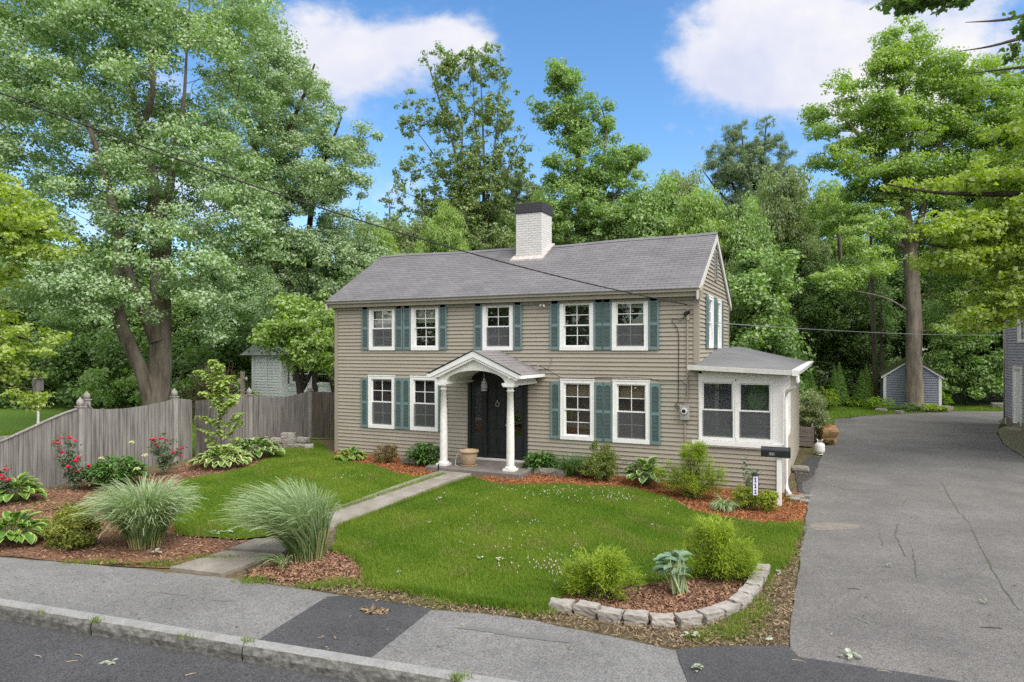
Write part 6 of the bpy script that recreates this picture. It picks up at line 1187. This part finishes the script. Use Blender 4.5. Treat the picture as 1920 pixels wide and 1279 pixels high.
def blossom(parent, c, r_, m, seed, layers=3, name='blossom'):
    r = np.random.default_rng(seed); n = 6*layers; lay = np.repeat(np.arange(layers), 6); az = np.arange(n)*2.399+r.normal(0, .2, n); L_ = r_*(.9+.15*lay)*r.uniform(.85, 1.15, n); V, F, T = leaf_set(n, az, np.full(n, r_*.08), 1.35-.45*lay+r.normal(0, .1, n), L_, L_*.95, .5+.35*lay.astype(float), nt=4, ns=3, cup=.35, center=np.tile(np.array(c, float), (n, 1)))
    link(name, raw_mesh(name, V, F, np.repeat(r.uniform(0, 1, n), 12), True), parent, m=m)
broad('peony', 'dark leafy peony bush left of the portico column with a pale bud', gp(796, 872), .42, .62, 170, .20, M['peony'], 41)
pt_, pc = broad('peony', 'green peony with cream flowers in front of the grey fence', gp(218, 912), .60, .74, 280, .19, M['peony'], 42)
for i, (px, py) in enumerate([(190, 861), (247, 831), (257, 880), (272, 855)]): blossom(pt_, P(px, py, gp(218, 912)@FWD-CAM@FWD+(-.25 if py > 850 else 0))-np.array(pt_.location), .065, M['cream'], 60+i)
bp_, _ = broad('lily_clump', 'dark green leafy perennial just right of the right column', gp(1014, 884), .40, .52, 150, .18, M['peony'], 43)
def rose(label, loc, shoots, flowers, seed, fm=M['rose'], fr=.07, lf=330):
    """loc ground point; shoots: picture points of cane tips; flowers: picture points"""
    r = np.random.default_rng(seed); loc = np.array(loc, float); t = thing('rose_bush', label, 'rose', loc); d = (loc-CAM)@FWD; q = MB(); cl = []
    for i, (px, py) in enumerate(shoots):
        tip = P(px, py, d+r.uniform(-.2, .2))-loc; b = np.array((r.normal()*.05, r.normal()*.05, 0)); m_ = (b+tip)/2+np.array((0, 0, .12))+r.normal(0, .05, 3); pts = [b*(1-s)**2+2*m_*s*(1-s)+tip*s*s for s in np.linspace(0, 1, 8)]; q.tube(pts, list(np.linspace(.009, .003, 8)), 5, False); cl += [p+r.normal(0, .05, 3) for p in pts[2:] for _ in range(2)]
    q.build('canes', M['stem'], t); cl = np.array(cl); cl[:, 2] = np.maximum(cl[:, 2], .08); V, F, T = clump_leaves(cl, np.full(len(cl), .10), max(6, lf//12), .05, .6, r, .9, .1); link('foliage', raw_mesh('foliage', V, F, T), t, m=M['rose_lf'])
    for i, (px, py) in enumerate(flowers): blossom(t, P(px, py, d+r.uniform(-.16, .1))-loc, fr*r.uniform(.75, 1.2), fm, seed*20+i, 2)
rose('crimson rose bush leaning on the sloping fence beside the pale fence post', gp(140, 918), [(105, 830), (125, 822), (140, 850), (112, 860), (150, 880), (165, 884), (128, 890), (138, 835)], [(103, 833), (110, 834), (106, 828), (115, 823), (128, 822), (132, 824), (141, 829), (116, 851), (110, 860), (127, 878), (140, 866), (146, 862), (143, 868), (155, 884), (164, 882), (147, 886), (132, 880), (166, 876)], 3)
rose('crimson rose bush in front of the fence near the cream edged hosta', gp(306, 890), [(285, 826), (305, 824), (318, 826), (292, 838), (312, 850), (300, 860), (338, 845)], [(282, 826), (289, 826), (286, 828), (300, 825), (305, 824), (310, 826), (318, 828), (291, 834), (295, 841), (340, 843), (338, 857), (310, 842), (325, 850), (314, 827)], 4)
rose('crimson rose cut off by the left edge above the gold edged hosta', gp(2, 945), [(10, 885), (2, 905), (-12, 890), (16, 900)], [(8, 882), (16, 883), (4, 900), (12, 903), (18, 901), (-8, 888), (2, 893), (6, 906)], 5)
rose('thin rose with one white bloom standing behind the number plate', gp(1408, 946), [(1396, 868), (1410, 880), (1418, 890), (1404, 885), (1400, 900)], [(1394, 860)], 6, M['cream'], .04, 120)
# pale leafy sapling by the fence
def sapling():
    loc = gp(418, 858); d = (loc-CAM)@FWD; t = thing('linden_sapling', 'young pale-leaved linden sapling growing against the grey fence', 'sapling', loc); r = np.random.default_rng(71); q = MB(); A = []
    shoots = [[(418, 858), (412, 800), (408, 740), (402, 690), (399, 676)], [(412, 790), (408, 740), (412, 690), (410, 684)], [(409, 750), (395, 712), (380, 700), (370, 696)], [(411, 760), (425, 720), (430, 706)], [(413, 780), (436, 745), (446, 742)], [(410, 770), (392, 745), (378, 735)], [(415, 810), (440, 785), (450, 776)], [(414, 800), (395, 790), (376, 782)], [(417, 830), (440, 805), (448, 790)], [(416, 820), (395, 812), (380, 806)], [(412, 790), (428, 760), (438, 752)], [(418, 850), (400, 835), (392, 822)], [(418, 850), (436, 835), (444, 822)], [(412, 790), (418, 740), (420, 715)]]
    for i, s in enumerate(shoots):
        dd = r.uniform(-.5, .3) if i else 0; pts = np.array([P(x, y, d+dd*k/len(s))-loc for k, (x, y) in enumerate(s)]); pts[0][2] = max(0, pts[0][2]); c = np.linspace(0, 1, 14); k_ = np.linspace(0, 1, len(s)); pp = np.stack([np.interp(c, k_, pts[:, j]) for j in range(3)], 1); q.tube(list(pp), list(np.linspace(.016 if i == 0 else .009, .003, 14)), 6, False)
        n = int(np.linalg.norm(np.diff(pp, axis=0), axis=1).sum()/.022); 
        for u in np.linspace(.18, 1, n): A.append(np.array([np.interp(u, c, pp[:, j]) for j in range(3)]))
    q.build('stem', M['twig'], t); A = np.repeat(np.array(A), 2, 0); n = len(A); az = r.uniform(0, 6.28, n); L_ = r.uniform(.11, .20, n); V, F, T = leaf_set(n, az, np.full(n, .02), r.uniform(-.2, .6, n), L_, L_*.72, r.uniform(.6, 1.3, n), nt=5, ns=3, center=A, cup=.2); V[:, 2] = np.maximum(V[:, 2], .02)
    link('foliage', raw_mesh('foliage', V, F, np.repeat(r.uniform(0, 1, n), 15), True), t, m=M['sapling'])
sapling()
# arborvitae: three clipped double cones
def arbor(px, py, top, wpx, d, label, seed):
    loc = gd(px, d); h = pw(py-top, d); R_ = pw(wpx, d)/2; r = np.random.default_rng(seed); t = thing('arborvitae', label, 'arborvitae', loc, group='arborvitae at the end of the driveway'); V_ = []
    n = 5200; u = r.uniform(0, 1, n)**.7; side = r.integers(0, 2, n); apex = np.where(side == 0, 1.0, .90); z = (1-u)*h*apex; base_r = np.where(side == 0, .82, .80)*R_; off = np.where(side == 0, .14, -.22)*R_; a = r.uniform(0, 6.28, n); rad = base_r*np.minimum(1, (u*1.12+.03))*np.sqrt(r.uniform(.72, 1.02, n))*(1-.18*np.clip((u-.85)/.15, 0, 1)); c = np.stack([off*RGT[0]+np.cos(a)*rad, off*RGT[1]+np.sin(a)*rad, z+.03], 1); nr = np.stack([np.cos(a), np.sin(a), np.full(n, .35)], 1)+r.normal(0, .35, (n, 3)); nr /= np.linalg.norm(nr, axis=1)[:, None]
    V, F, T = quads(c, nr, r.uniform(.09, .17, n), r.uniform(.05, .09, n), r.uniform(0, 1, n), r); V[:, 2] = np.maximum(V[:, 2], .01); link('foliage', raw_mesh('foliage', V, F, T), t, m=M['arbor'])
    q = MB(); q.lathe([(R_*.72, .02), (R_*.72, h*.15), (R_*.40, h*.5), (R_*.08, h*.86), (0, h*.9)], (off[0]*0, 0, 0), 12); q.build('inner_branches', M['bark_dark'], t)
arbor(1516, 752, 682, 50, 39.0, 'leftmost arborvitae, half behind the corner of the sunroom', 81); arbor(1570, 762, 680, 48, 39.5, 'middle one of the three cone shaped arborvitae', 82); arbor(1621, 764, 688, 48, 39.5, 'arborvitae nearest the shed', 83)
# low plants by shed and trunk
broad('fern_clump', 'bushy green perennial against the left wall of the shed', gp(1650, 769), .7, .75, 120, .22, M['lf_maple'], 91); broad('hosta', 'dark plant clump at the left foot of the maple trunk', gd(1703, 36.4), .5, .42, 70, .2, M['peony'], 92); broad('hosta', 'bright green hosta clump at the right foot of the maple trunk', gd(1745, 36.6), .75, .36, 90, .24, M['lf_bright'], 93)
broad('shrub', 'light green shrub between the arborvitae and the dogwood bush', gd(1548, 37.5), .6, 1.3, 120, .2, M['lf_bright'], 94); broad('shrub', 'leafy plant at the right wall of the shed', gd(1766, 38.8), .5, .9, 90, .22, M['lf_maple'], 95); broad('shrub', 'low pale shrub between middle and right arborvitae', gd(1597, 39.2), .5, .6, 70, .2, M['lf_bright'], 96)
# broken leafy sprigs and weeds on the ground
def sprig(label, px, py, s, seed, name='leafy_sprig', m=None):
    r = np.random.default_rng(seed); loc = gp(px, py); s *= .8; t = thing(name, label, 'leaf litter', loc, r.uniform(0, 6), 'silvery leaf sprigs blown onto the ground'); n = 9; az = r.uniform(0, 6.28, n); c = np.stack([r.normal(0, .5, n)*s, r.normal(0, .3, n)*s, np.full(n, .03)+r.uniform(0, .03, n)], 1); L_ = s*r.uniform(.5, .9, n)
    V, F, T = leaf_set(n, az, np.zeros(n), r.uniform(-.1, .5, n), L_, L_*.75, r.uniform(.2, .9, n), nt=5, ns=3, center=c, cup=.2); V[:, 2] = np.maximum(V[:, 2], .008); link('leaves', raw_mesh('leaves', V, F, np.repeat(r.uniform(0, 1, n), 15)), t, m=m or M['sprig']); q = MB(); q.tube([(-.8*s, 0, .03), (0, .05*s, .04), (.7*s, 0, .03)], .004, 5); q.build('twig', M['twig'], t)
M['sprig'] = leaf_mat('silver leaf undersides', (.24, .29, .20), (.46, .50, .40), trans=.2); M['sprig_pale'] = leaf_mat('pale wilted leaves', (.5, .47, .38), (.62, .58, .5), trans=.2)
for i, (px, py, s, lab) in enumerate([(824, 938, .12, 'pair of silvery sprigs on the lawn just right of the walk'), (806, 984, .07, 'small silvery sprig on the lawn below the pair by the walk'), (900, 1051, .09, 'silver-green leaf sprig in the middle of the front lawn'), (864, 1021, .05, 'tiny pale leaf on the lawn above the sprig'), (1222, 988, .06, 'small grey leaf on the lawn left of the cypress'), (1293, 1198, .11, 'mint coloured leaf lying on the soil below the stone edging'), (290, 1040, .14, 'broad bluish leaves at the foot of the big striped grass'), (408, 1002, .2, 'tangle of silver-green foliage at the lawn edge by the slabs'), (122, 1030, .13, 'limp grey-green leaves under the spirea'), (1664, 1064, .06, 'white oak leaf lying mid driveway'), (1846, 1133, .06, 'white leaf on the driveway near the right crack'), (1597, 1234, .12, 'silvery sprig on the edge of the dark apron'), (1310, 1258, .08, 'silvery leaf on the dark apron at the bottom'), (205, 1252, .10, 'white-green leaf on the street below the kerb'), (1460, 1078, .09, 'silvery sprig beside the top end of the stone edging'), (745, 1078, .06, 'pale leaf on the lawn right of the round mulch bed'), (1440, 1205, .07, 'pale leaf on the litter near the driveway corner')]): sprig(lab, px, py, s, 100+i)
sprig('pinkish wilted leaves on the middle of the front lawn', 936, 1053, .07, 140, m=M['sprig_pale'])
# ================================================================== small things
def rock(label, loc, sx_, sy_, sz_, seed, name='stone', cat='stone', group=None, m=None, rz=0, boxy=.6):
    r = np.random.default_rng(seed); bm = bmesh.new(); bmesh.ops.create_cube(bm, size=1); bmesh.ops.subdivide_edges(bm, edges=bm.edges[:], cuts=4, use_grid_fill=True)
    ph = r.uniform(0, 6, 6)
    for v in bm.verts:
        c = np.array(v.co); n = c/np.linalg.norm(c)*.62; c = c*boxy+n*(1-boxy); c *= 1+.05*math.sin(5*c[0]+ph[0]+3*c[1])+.05*math.sin(6*c[1]+ph[1]+4*c[2])+.03*r.normal(); v.co = Vector((c[0]*sx_, c[1]*sy_, (c[2]+.42)*sz_))
    me = bpy.data.meshes.new(name); bm.to_mesh(me); bm.free(); me.polygons.foreach_set('use_smooth', np.zeros(len(me.polygons), bool)); o = link(name, me, None, loc, m or M['stone']); o.rotation_euler = (0, 0, rz); return tag(o, label, cat, group)
M['edge_stone'] = mat('edging stone', (0.347, 0.325, 0.297), (0.258, 0.235, 0.213), rough=.9, scale=11, bump=.6, bscale=30, spec=.15, c3=(.20, .18, .15), s3=5, a3=.4)
ed = [(1053, 1142, .32), (1101, 1148, .29), (1145, 1160, .31), (1193, 1165, .30), (1242, 1170, .30), (1290, 1168, .31), (1332, 1160, .26), (1362, 1150, .24), (1388, 1134, .26), (1404, 1118, .25), (1415, 1102, .24), (1424, 1088, .22), (1430, 1075, .22)]
names = ['leftmost stone of the curved edging, tilted at the lawn end', 'second edging stone from the left end, squarish', 'third edging stone from the left, sunk forward', 'edging stone behind the small weed tuft at the front of the curve', 'long edging stone at the lowest point of the curve', 'edging stone right of the lowest point of the curve', 'rough edging stone where the curve begins to rise', 'cracked edging stone on the rising part of the curve', 'edging stone at the sharp turn of the curve', 'edging stone just above the turn of the curve', 'edging stone third from the top end by the driveway', 'edging stone second from the top end by the driveway', 'topmost edging stone beside the large golden cypress']
pts = [gp(x, y) for x, y, _ in ed]
for i, (x, y, l) in enumerate(ed):
    a = pts[max(0, i-1)]; b = pts[min(len(pts)-1, i+1)]; rz = math.atan2(b[1]-a[1], b[0]-a[0]); ln = .88*np.linalg.norm(b-a)/(2 if 0 < i < len(pts)-1 else 1)
    rock(names[i], pts[i]+np.array((0, 0, -.02)), max(.16, ln), .19, .135, 200+i, 'edging_stone', 'edging stone', 'stones edging the corner bed', M['edge_stone'], rz, boxy=.90)
for i, (x, y, sx_, lab) in enumerate([(768, 869, .5, 'left block of the mossy stone border by the portico'), (798, 868, .46, 'right block of the mossy stone border left of the column'), (1006, 888, .42, 'border stone next to the right portico column'), (1028, 890, .36, 'middle stone of the border right of the portico'), (1050, 892, .34, 'end stone of the border before the daylily')]):
    rock(lab, gp(x, y)+np.array((0, 0, .0)), sx_, .22, .17, 230+i, 'border_stone', 'border stone', 'stone borders beside the portico', M['stone'], .05*i, boxy=.9)
k = 0
for (x, y, z, sx_, rz, lab) in [(523, 838, 0, .40, .1, 'lower left block of the loose stone pile by the fence'), (545, 840, 0, .42, -.1, 'lower middle block of the stone pile by the fence'), (566, 838, 0, .40, .2, 'lower right block of the stone pile by the fence'), (521, 838, .16, .42, .0, 'left block on the second layer of the stone pile'), (543, 839, .16, .40, .15, 'middle block on the second layer of the stone pile'), (567, 838, .17, .44, -.05, 'pale block capping the right of the stone pile'), (541, 838, .32, .46, .3, 'topmost tilted block of the stone pile'), (580, 841, 0, .26, .5, 'small block at the right foot of the stone pile')]:
    rock(lab, gp(x, y)+np.array((0, 0, z)), sx_, .26, .15, 240+k, 'stone_block', 'stone block', 'loose stone blocks piled by the fence', M['edge_stone'], rz+.2, boxy=.92); k += 1
for i, (x, y, s, lab) in enumerate([(1500, 884, .42, 'pale flat stone at the foot of the sunroom side wall'), (1652, 773, .55, 'rounded stone at the left front corner of the shed'), (1740, 772, .5, 'flat stone in the bed right of the maple trunk'), (1770, 771, .8, 'broad pale stone at the edge of the driveway right of the shed'), (1876, 766, .9, 'stone by the end of the black wire fence'), (1686, 775, .4, 'small stone in the grass left of the maple trunk')]): rock(lab, gp(x, y), s, s*.6, s*.38, 260+i, boxy=.5)
for i, (x, y) in enumerate([(1482, 932), (1490, 938), (1500, 936), (1508, 942)]): rock(['rubble stone under the downspout elbow', 'rubble stone below the metal downspout extension', 'flat rubble stone beside the downspout extension', 'rubble stone at the asphalt edge by the downspout'][i], gp(x, y), .2, .14, .07, 270+i, name='rubble_stone', boxy=.5, group='rubble by the downspout')

# planter pot on the stoop
pl = np.array((-5.75, -1.12, SZ_)); pot = thing('flower_pot', 'large empty terracotta-beige flower pot on its saucer beside the front door', 'flower pot', pl); M['clay'] = mat('beige clay', (.42, .31, .20), (.36, .265, .17), rough=.8, scale=7, c3=(.33, .22, .13), s3=9, a3=.4)
m = MB(); m.lathe([(0, .035), (.15, .035), (.165, .05), (.205, .20), (.225, .33), (.225, .345), (.255, .35), (.26, .40), (.25, .415), (.23, .41), (.22, .36), (.0, .34)], (0, 0, 0), 32); m.build('pot_body', M['clay'], pot)
m = MB(); m.lathe([(0, .0), (.2, .0), (.225, .03), (.215, .035), (.19, .015), (0, .015)], (0, 0, 0), 28); m.build('saucer', M['clay'], pot)
m = MB(); m.lathe([(.225, .342), (.12, .36), (0, .362)], (0, 0, 0), 16); m.build('soil', M['soil'], pot)
m = MB(); m.tube([(-.22, 0, .41), (-.1, 0, .50), (.05, 0, .53), (.2, 0, .48), (.23, 0, .40)], .004, 5); m.build('wire_handle', M['wire'], pot)
tag(cable('garden_hose', [(-6.05, -1.2, .5+.1), (-6.08, -1.25, .4), (-6.06, -1.32, .27), (-5.98, -1.4, .262), (-5.9, -1.45, .262)], .008, mat('pale hose', (.45, .46, .42)), None), 'thin pale cord hanging over the left side of the flower pot', 'cord')
# hanging lantern
ln_ = thing('porch_lantern', 'silver onion lantern hanging under the portico arch', 'lantern', (PX-.02, -.85, 2.14)); mt = mat('pewter', (.42, .43, .44), (.32, .33, .34), rough=.4, metal=.4)
m = MB(); m.lathe([(.09, .0), (.105, .012), (.105, .03), (.085, .045)], (0, 0, 0), 18); m.lathe([(.085, .25), (.10, .26), (.07, .31), (.045, .33), (.05, .36), (.02, .40), (.012, .46)], (0, 0, 0), 18)
for a_ in np.linspace(0, 2*PI, 7)[:-1]: m.tube([(.088*math.cos(a_), .088*math.sin(a_), .04), (.11*math.cos(a_), .11*math.sin(a_), .15), (.088*math.cos(a_), .088*math.sin(a_), .26)], .006, 5)
for z in (.10, .15, .20): m.lathe([(.108, z-.006), (.114, z), (.108, z+.006)], (0, 0, 0), 18)
m.build('lantern_frame', mt, ln_); m = MB(); m.lathe([(.0, .04), (.07, .04), (.088, .15), (.07, .26), (0, .26)], (0, 0, 0), 16); m.build('lantern_glass', mat('frosted glass', (.34, .35, .35), rough=.15, spec=.5), ln_); m = MB(); m.tube([(0, 0, .46), (0, 0, .66)], .006, 6); m.build('chain', mt, ln_); ln_.scale = (.82, .82, .82); ln_.location.z = 2.22
# wreath behind the second sunroom pane
m = MB(); wx_, wz_ = 1.31, 2.15; m.tube([(wx_+.27*math.cos(t), -.0+.55, wz_+.36*math.sin(t)) for t in np.linspace(0, 2*PI, 25)], .05, 7, False); wr = thing('wreath', 'oval green wreath hanging inside the right sunroom window', 'wreath'); m.build('ring', M['box'], wr); m = MB(); m.prism([(wx_+.24*math.cos(t), wz_+.32*math.sin(t)) for t in np.linspace(0, 2*PI, 25)[:-1]], 'y', .56, .58); m.build('backing', mat('wreath backing', (.22, .34, .14), (.14, .24, .09), scale=12), wr)
ch_ = thing('wicker_chair', 'white round backed chair seen through the left sunroom window', 'chair', (.55, .55, .55)); m = MB(); m.tube([(.30*math.cos(t), .1*math.sin(t)-.1, .42+.36*math.sin(t)) for t in np.linspace(0, PI, 15)], .018, 6); m.build('back_hoop', M['white'], ch_); m = MB(); m.lathe([(.0, .38), (.28, .40), (.29, .44), (0, .44)], (0, 0, 0), 16); m.build('seat', M['porch'], ch_); m = MB()
for a_ in (.8, 2.3, 3.9, 5.5): m.tube([(.2*math.cos(a_), .2*math.sin(a_), .4), (.24*math.cos(a_), .24*math.sin(a_), -.5)], .018, 6)
m.build('legs', M['white'], ch_)

# planter box, paper bag, gas bottle beside the sunroom
pb = gp(1510, 838); pbx = thing('planter_box', 'weathered wooden planter box of horizontal planks behind the sunroom corner', 'planter', pb, .02); pl_m = mat('planter wood', (.27, .235, .20), (.17, .14, .12), rough=.9, scale=9, stretch=(.3, .3, 3), bump=.4)
m = MB()
for i in range(4): m.box(-.62, .22, -.03, .0, .02+i*.165, .178+i*.165); m.box(.19, .22, .0, 1.5, .02+i*.165, .178+i*.165)
m.box(-.62, .22, 1.5, 1.53, .02, .67); m.build('planks', pl_m, pbx, bevel=.006); m = MB(); m.box(.22, .26, -.04, .06, 0, .72); m.box(.22, .26, 1.45, 1.54, 0, .72); m.build('corner_post', pl_m, pbx); m = MB(); m.quad((-.6, 0, .56), (.19, 0, .56), (.19, 1.5, .56), (-.6, 1.5, .56)); m.build('soil', M['soil'], pbx)
bg = gp(1551, 828); bag = thing('paper_bag', 'open brown paper yard bag of clippings beside the wooden planter', 'bag', bg, .5); r = np.random.default_rng(300); V = []; nn, kk = 9, 16
for i in range(nn):
    for j in range(kk):
        t_ = 2*PI*j/kk; c_, s_ = math.cos(t_), math.sin(t_); sq = 1/max(abs(c_), abs(s_))**1.0; z = .60*i/(nn-1); q = .22*sq*(1+.06*math.sin(3*t_+i*.9)+r.normal()*.07)*(1+.10*(i/(nn-1))**2); V.append((c_*q*1.2, s_*q*.85+.05*math.sin(i), z+(.06*math.sin(3*t_)+r.normal()*.02 if i == nn-1 else 0)))
link('paper', raw_mesh('paper', np.array(V), np.array([(i*kk+j, i*kk+(j+1) % kk, (i+1)*kk+(j+1) % kk, (i+1)*kk+j) for i in range(nn-1) for j in range(kk)])), bag, m=mat('brown paper', (.42, .26, .14), (.34, .2, .10), rough=.85, scale=5, bump=.5))
V, F, T = clump_leaves(np.array([(.0, 0, .54), (.1, .05, .58), (-.1, -.02, .52)]), np.full(3, .14), 60, .08, .5, r); link('clippings', raw_mesh('clippings', V, F, T), bag, m=M['barb'])
pile = gp(1552, 834); shrub('clippings_heap', 'small heap of brown clippings spilt in front of the paper bag', 'yard waste', pile, [(0, 0, .08, .22, .16, .08)], 20, .08, 40, .06, M['barb'], 301, stems=2)
pt2 = gp(1537, 852); tank = thing('propane_tank', 'white propane gas bottle standing by the driveway', 'gas bottle', pt2); m = MB(); m.lathe([(.10, .0), (.10, .03), (.07, .03)], (0, 0, 0), 20); m.lathe([(0, .03), (.10, .04), (.145, .08), (.155, .13), (.155, .28), (.14, .33), (.09, .37), (0, .38)], (0, 0, 0), 24); m.build('tank', M['white'], tank); m = MB()
for t0_ in (-.9, 2.2): m.tube([(.09*math.cos(t0_+d_), .09*math.sin(t0_+d_), .46) for d_ in np.linspace(0, 1.8, 8)], .012, 6); [m.tube([(.09*math.cos(t0_+d_), .09*math.sin(t0_+d_), .36), (.09*math.cos(t0_+d_), .09*math.sin(t0_+d_), .46)], .01, 5) for d_ in (0, 1.8)]
m.build('collar', M['white'], tank); m = MB(); m.lathe([(.02, .38), (.022, .42), (.012, .43), (.03, .44), (.03, .455), (0, .46)], (0, 0, 0), 10); m.build('valve', M['metal'], tank)

# birdhouse on a pole, old post, black garden stakes, hose, twigs
bz = gd(71, 24.0); bh = thing('birdhouse_pole', 'wooden birdhouse on a white pole at the far left lawn', 'birdhouse', bz); m = MB(); m.tube([(0, 0, -.1), (.02, 0, .9), (.0, 0, 1.75)], [.05, .04, .04], 8); m.build('pole', M['white_worn'], bh); m = MB(); m.box(-.13, .13, -.12, .12, 1.75, 2.2); m.prism([(-.19, 2.18), (0, 2.38), (.19, 2.18), (.19, 2.2), (0, 2.42), (-.19, 2.2)], 'y', -.17, .17); m.build('box', M['wood'], bh)
bz = gd(455, 26.5); ps = thing('lamp_post', 'slim wooden post with a small lamp arm left of the cottage', 'post', bz); m = MB(); m.box(-.06, .06, -.06, .06, 0, 2.35); m.build('post', pl_m, ps); m = MB(); m.box(-.03, .22, -.03, .03, 2.05, 2.1); m.lathe([(.04, 2.0), (.06, 2.05), (.03, 2.12), (0, 2.14)], (.2, 0, 0), 10); m.build('lamp', M['metal'], ps)
def stake(label, px, py):
    loc = gp(px, py); t = thing('garden_light', label, 'garden light', loc, group='black garden stakes'); m = MB(); m.tube([(0, 0, -.02), (0, 0, .13)], .008, 6); m.build('spike', M['wire'], t); m = MB(); m.lathe([(.012, .12), (.02, .13), (.02, .22), (.026, .225), (.022, .235), (0, .245)], (0, 0, 0), 12); m.build('head', M['wire'], t)
stake('black garden stake light between low golden cypress and blue hosta', 1196, 1117); stake('black garden stake light in the red mulch right of the portico', 1000, 893); stake('black garden stake light in the mulch before the boxwood', 1081, 901); stake('black garden stake light left of the walk by the portico', 822, 888)
def gcurve(name, pts_, r_, m_, label, cat, lift=.012):
    q = MB(); q.tube([gp(*p)+np.array((0, 0, lift)) for p in pts_], r_, 6); return tag(q.build(name, m_), label, cat)
gcurve('bed_edging', [(462, 1070), (470, 1078), (480, 1083), (495, 1087), (512, 1088)], .012, M['wire'], 'black plastic edging strip curving in the round mulch bed', 'edging'); gcurve('soaker_hose', [(205, 1059), (240, 1060), (275, 1058), (300, 1055), (320, 1050)], .010, M['wire'], 'black hose lying along the pavement edge of the left bed', 'hose'); gcurve('soaker_hose', [(60, 962), (110, 955), (150, 943), (185, 934), (230, 925)], .010, M['wire'], 'black hose snaking through the mulch below the roses', 'hose')
for i, (a_, b_, lab) in enumerate([((125, 1242), (147, 1241), 'straw coloured stick on the street at left'), ((141, 1228), (155, 1233), 'forked twig on the street above the stick'), ((347, 1268), (368, 1263), 'short twig on the street at the bottom'), ((65, 1230), (78, 1235), 'small twig on the street at far left'), ((1645, 1258), (1672, 1263), 'pale twig lying on the dark apron'), ((1485, 1238), (1512, 1244), 'thin twig on the left end of the dark apron'), ((1590, 1105), (1612, 1106), 'dark twig on the driveway'), ((1840, 1177), (1880, 1180), 'long dark twig on the driveway at right')]):
    pa, pb_ = [P(x, y, FPX*(CAM[2]-(SZ if i < 4 else 0))/(y-HOR)) for x, y in (a_, b_)]; q = MB(); q.tube([pa+(0, 0, .008), (pa+pb_)/2+np.array((.01, .012, .012)), pb_+(0, 0, .008)], [.006, .006, .003], 5); tag(q.build('twig', mat('dry twig', (.34, .28, .2), (.25, .2, .14)) if i < 6 else M['twig']), lab, 'twig', 'twigs on the asphalt')
# a worn hole of litter in the dark patch
chips('street_litter', [gpoly([(672, 1143), (700, 1140), (735, 1146), (725, 1152), (690, 1152)]), gpoly([(0, 1150), (160, 1172), (450, 1222), (700, 1262), (690, 1268), (440, 1229), (150, 1180), (0, 1158)])], [160, 0], M['litter'], (.05, .02))
# grit and crumbs on the driveway and pavement
chips('grit', [gpoly([(1500, 1000), (1530, 880), (1580, 800), (1860, 800), (1919, 900), (1919, 1279), (1800, 1270), (1490, 1210)]), gpoly([(5, 1060), (420, 1090), (600, 1120), (800, 1150), (1240, 1222), (880, 1262), (450, 1195), (5, 1128)])], [520, 260], M['litter'], (.03, .008))
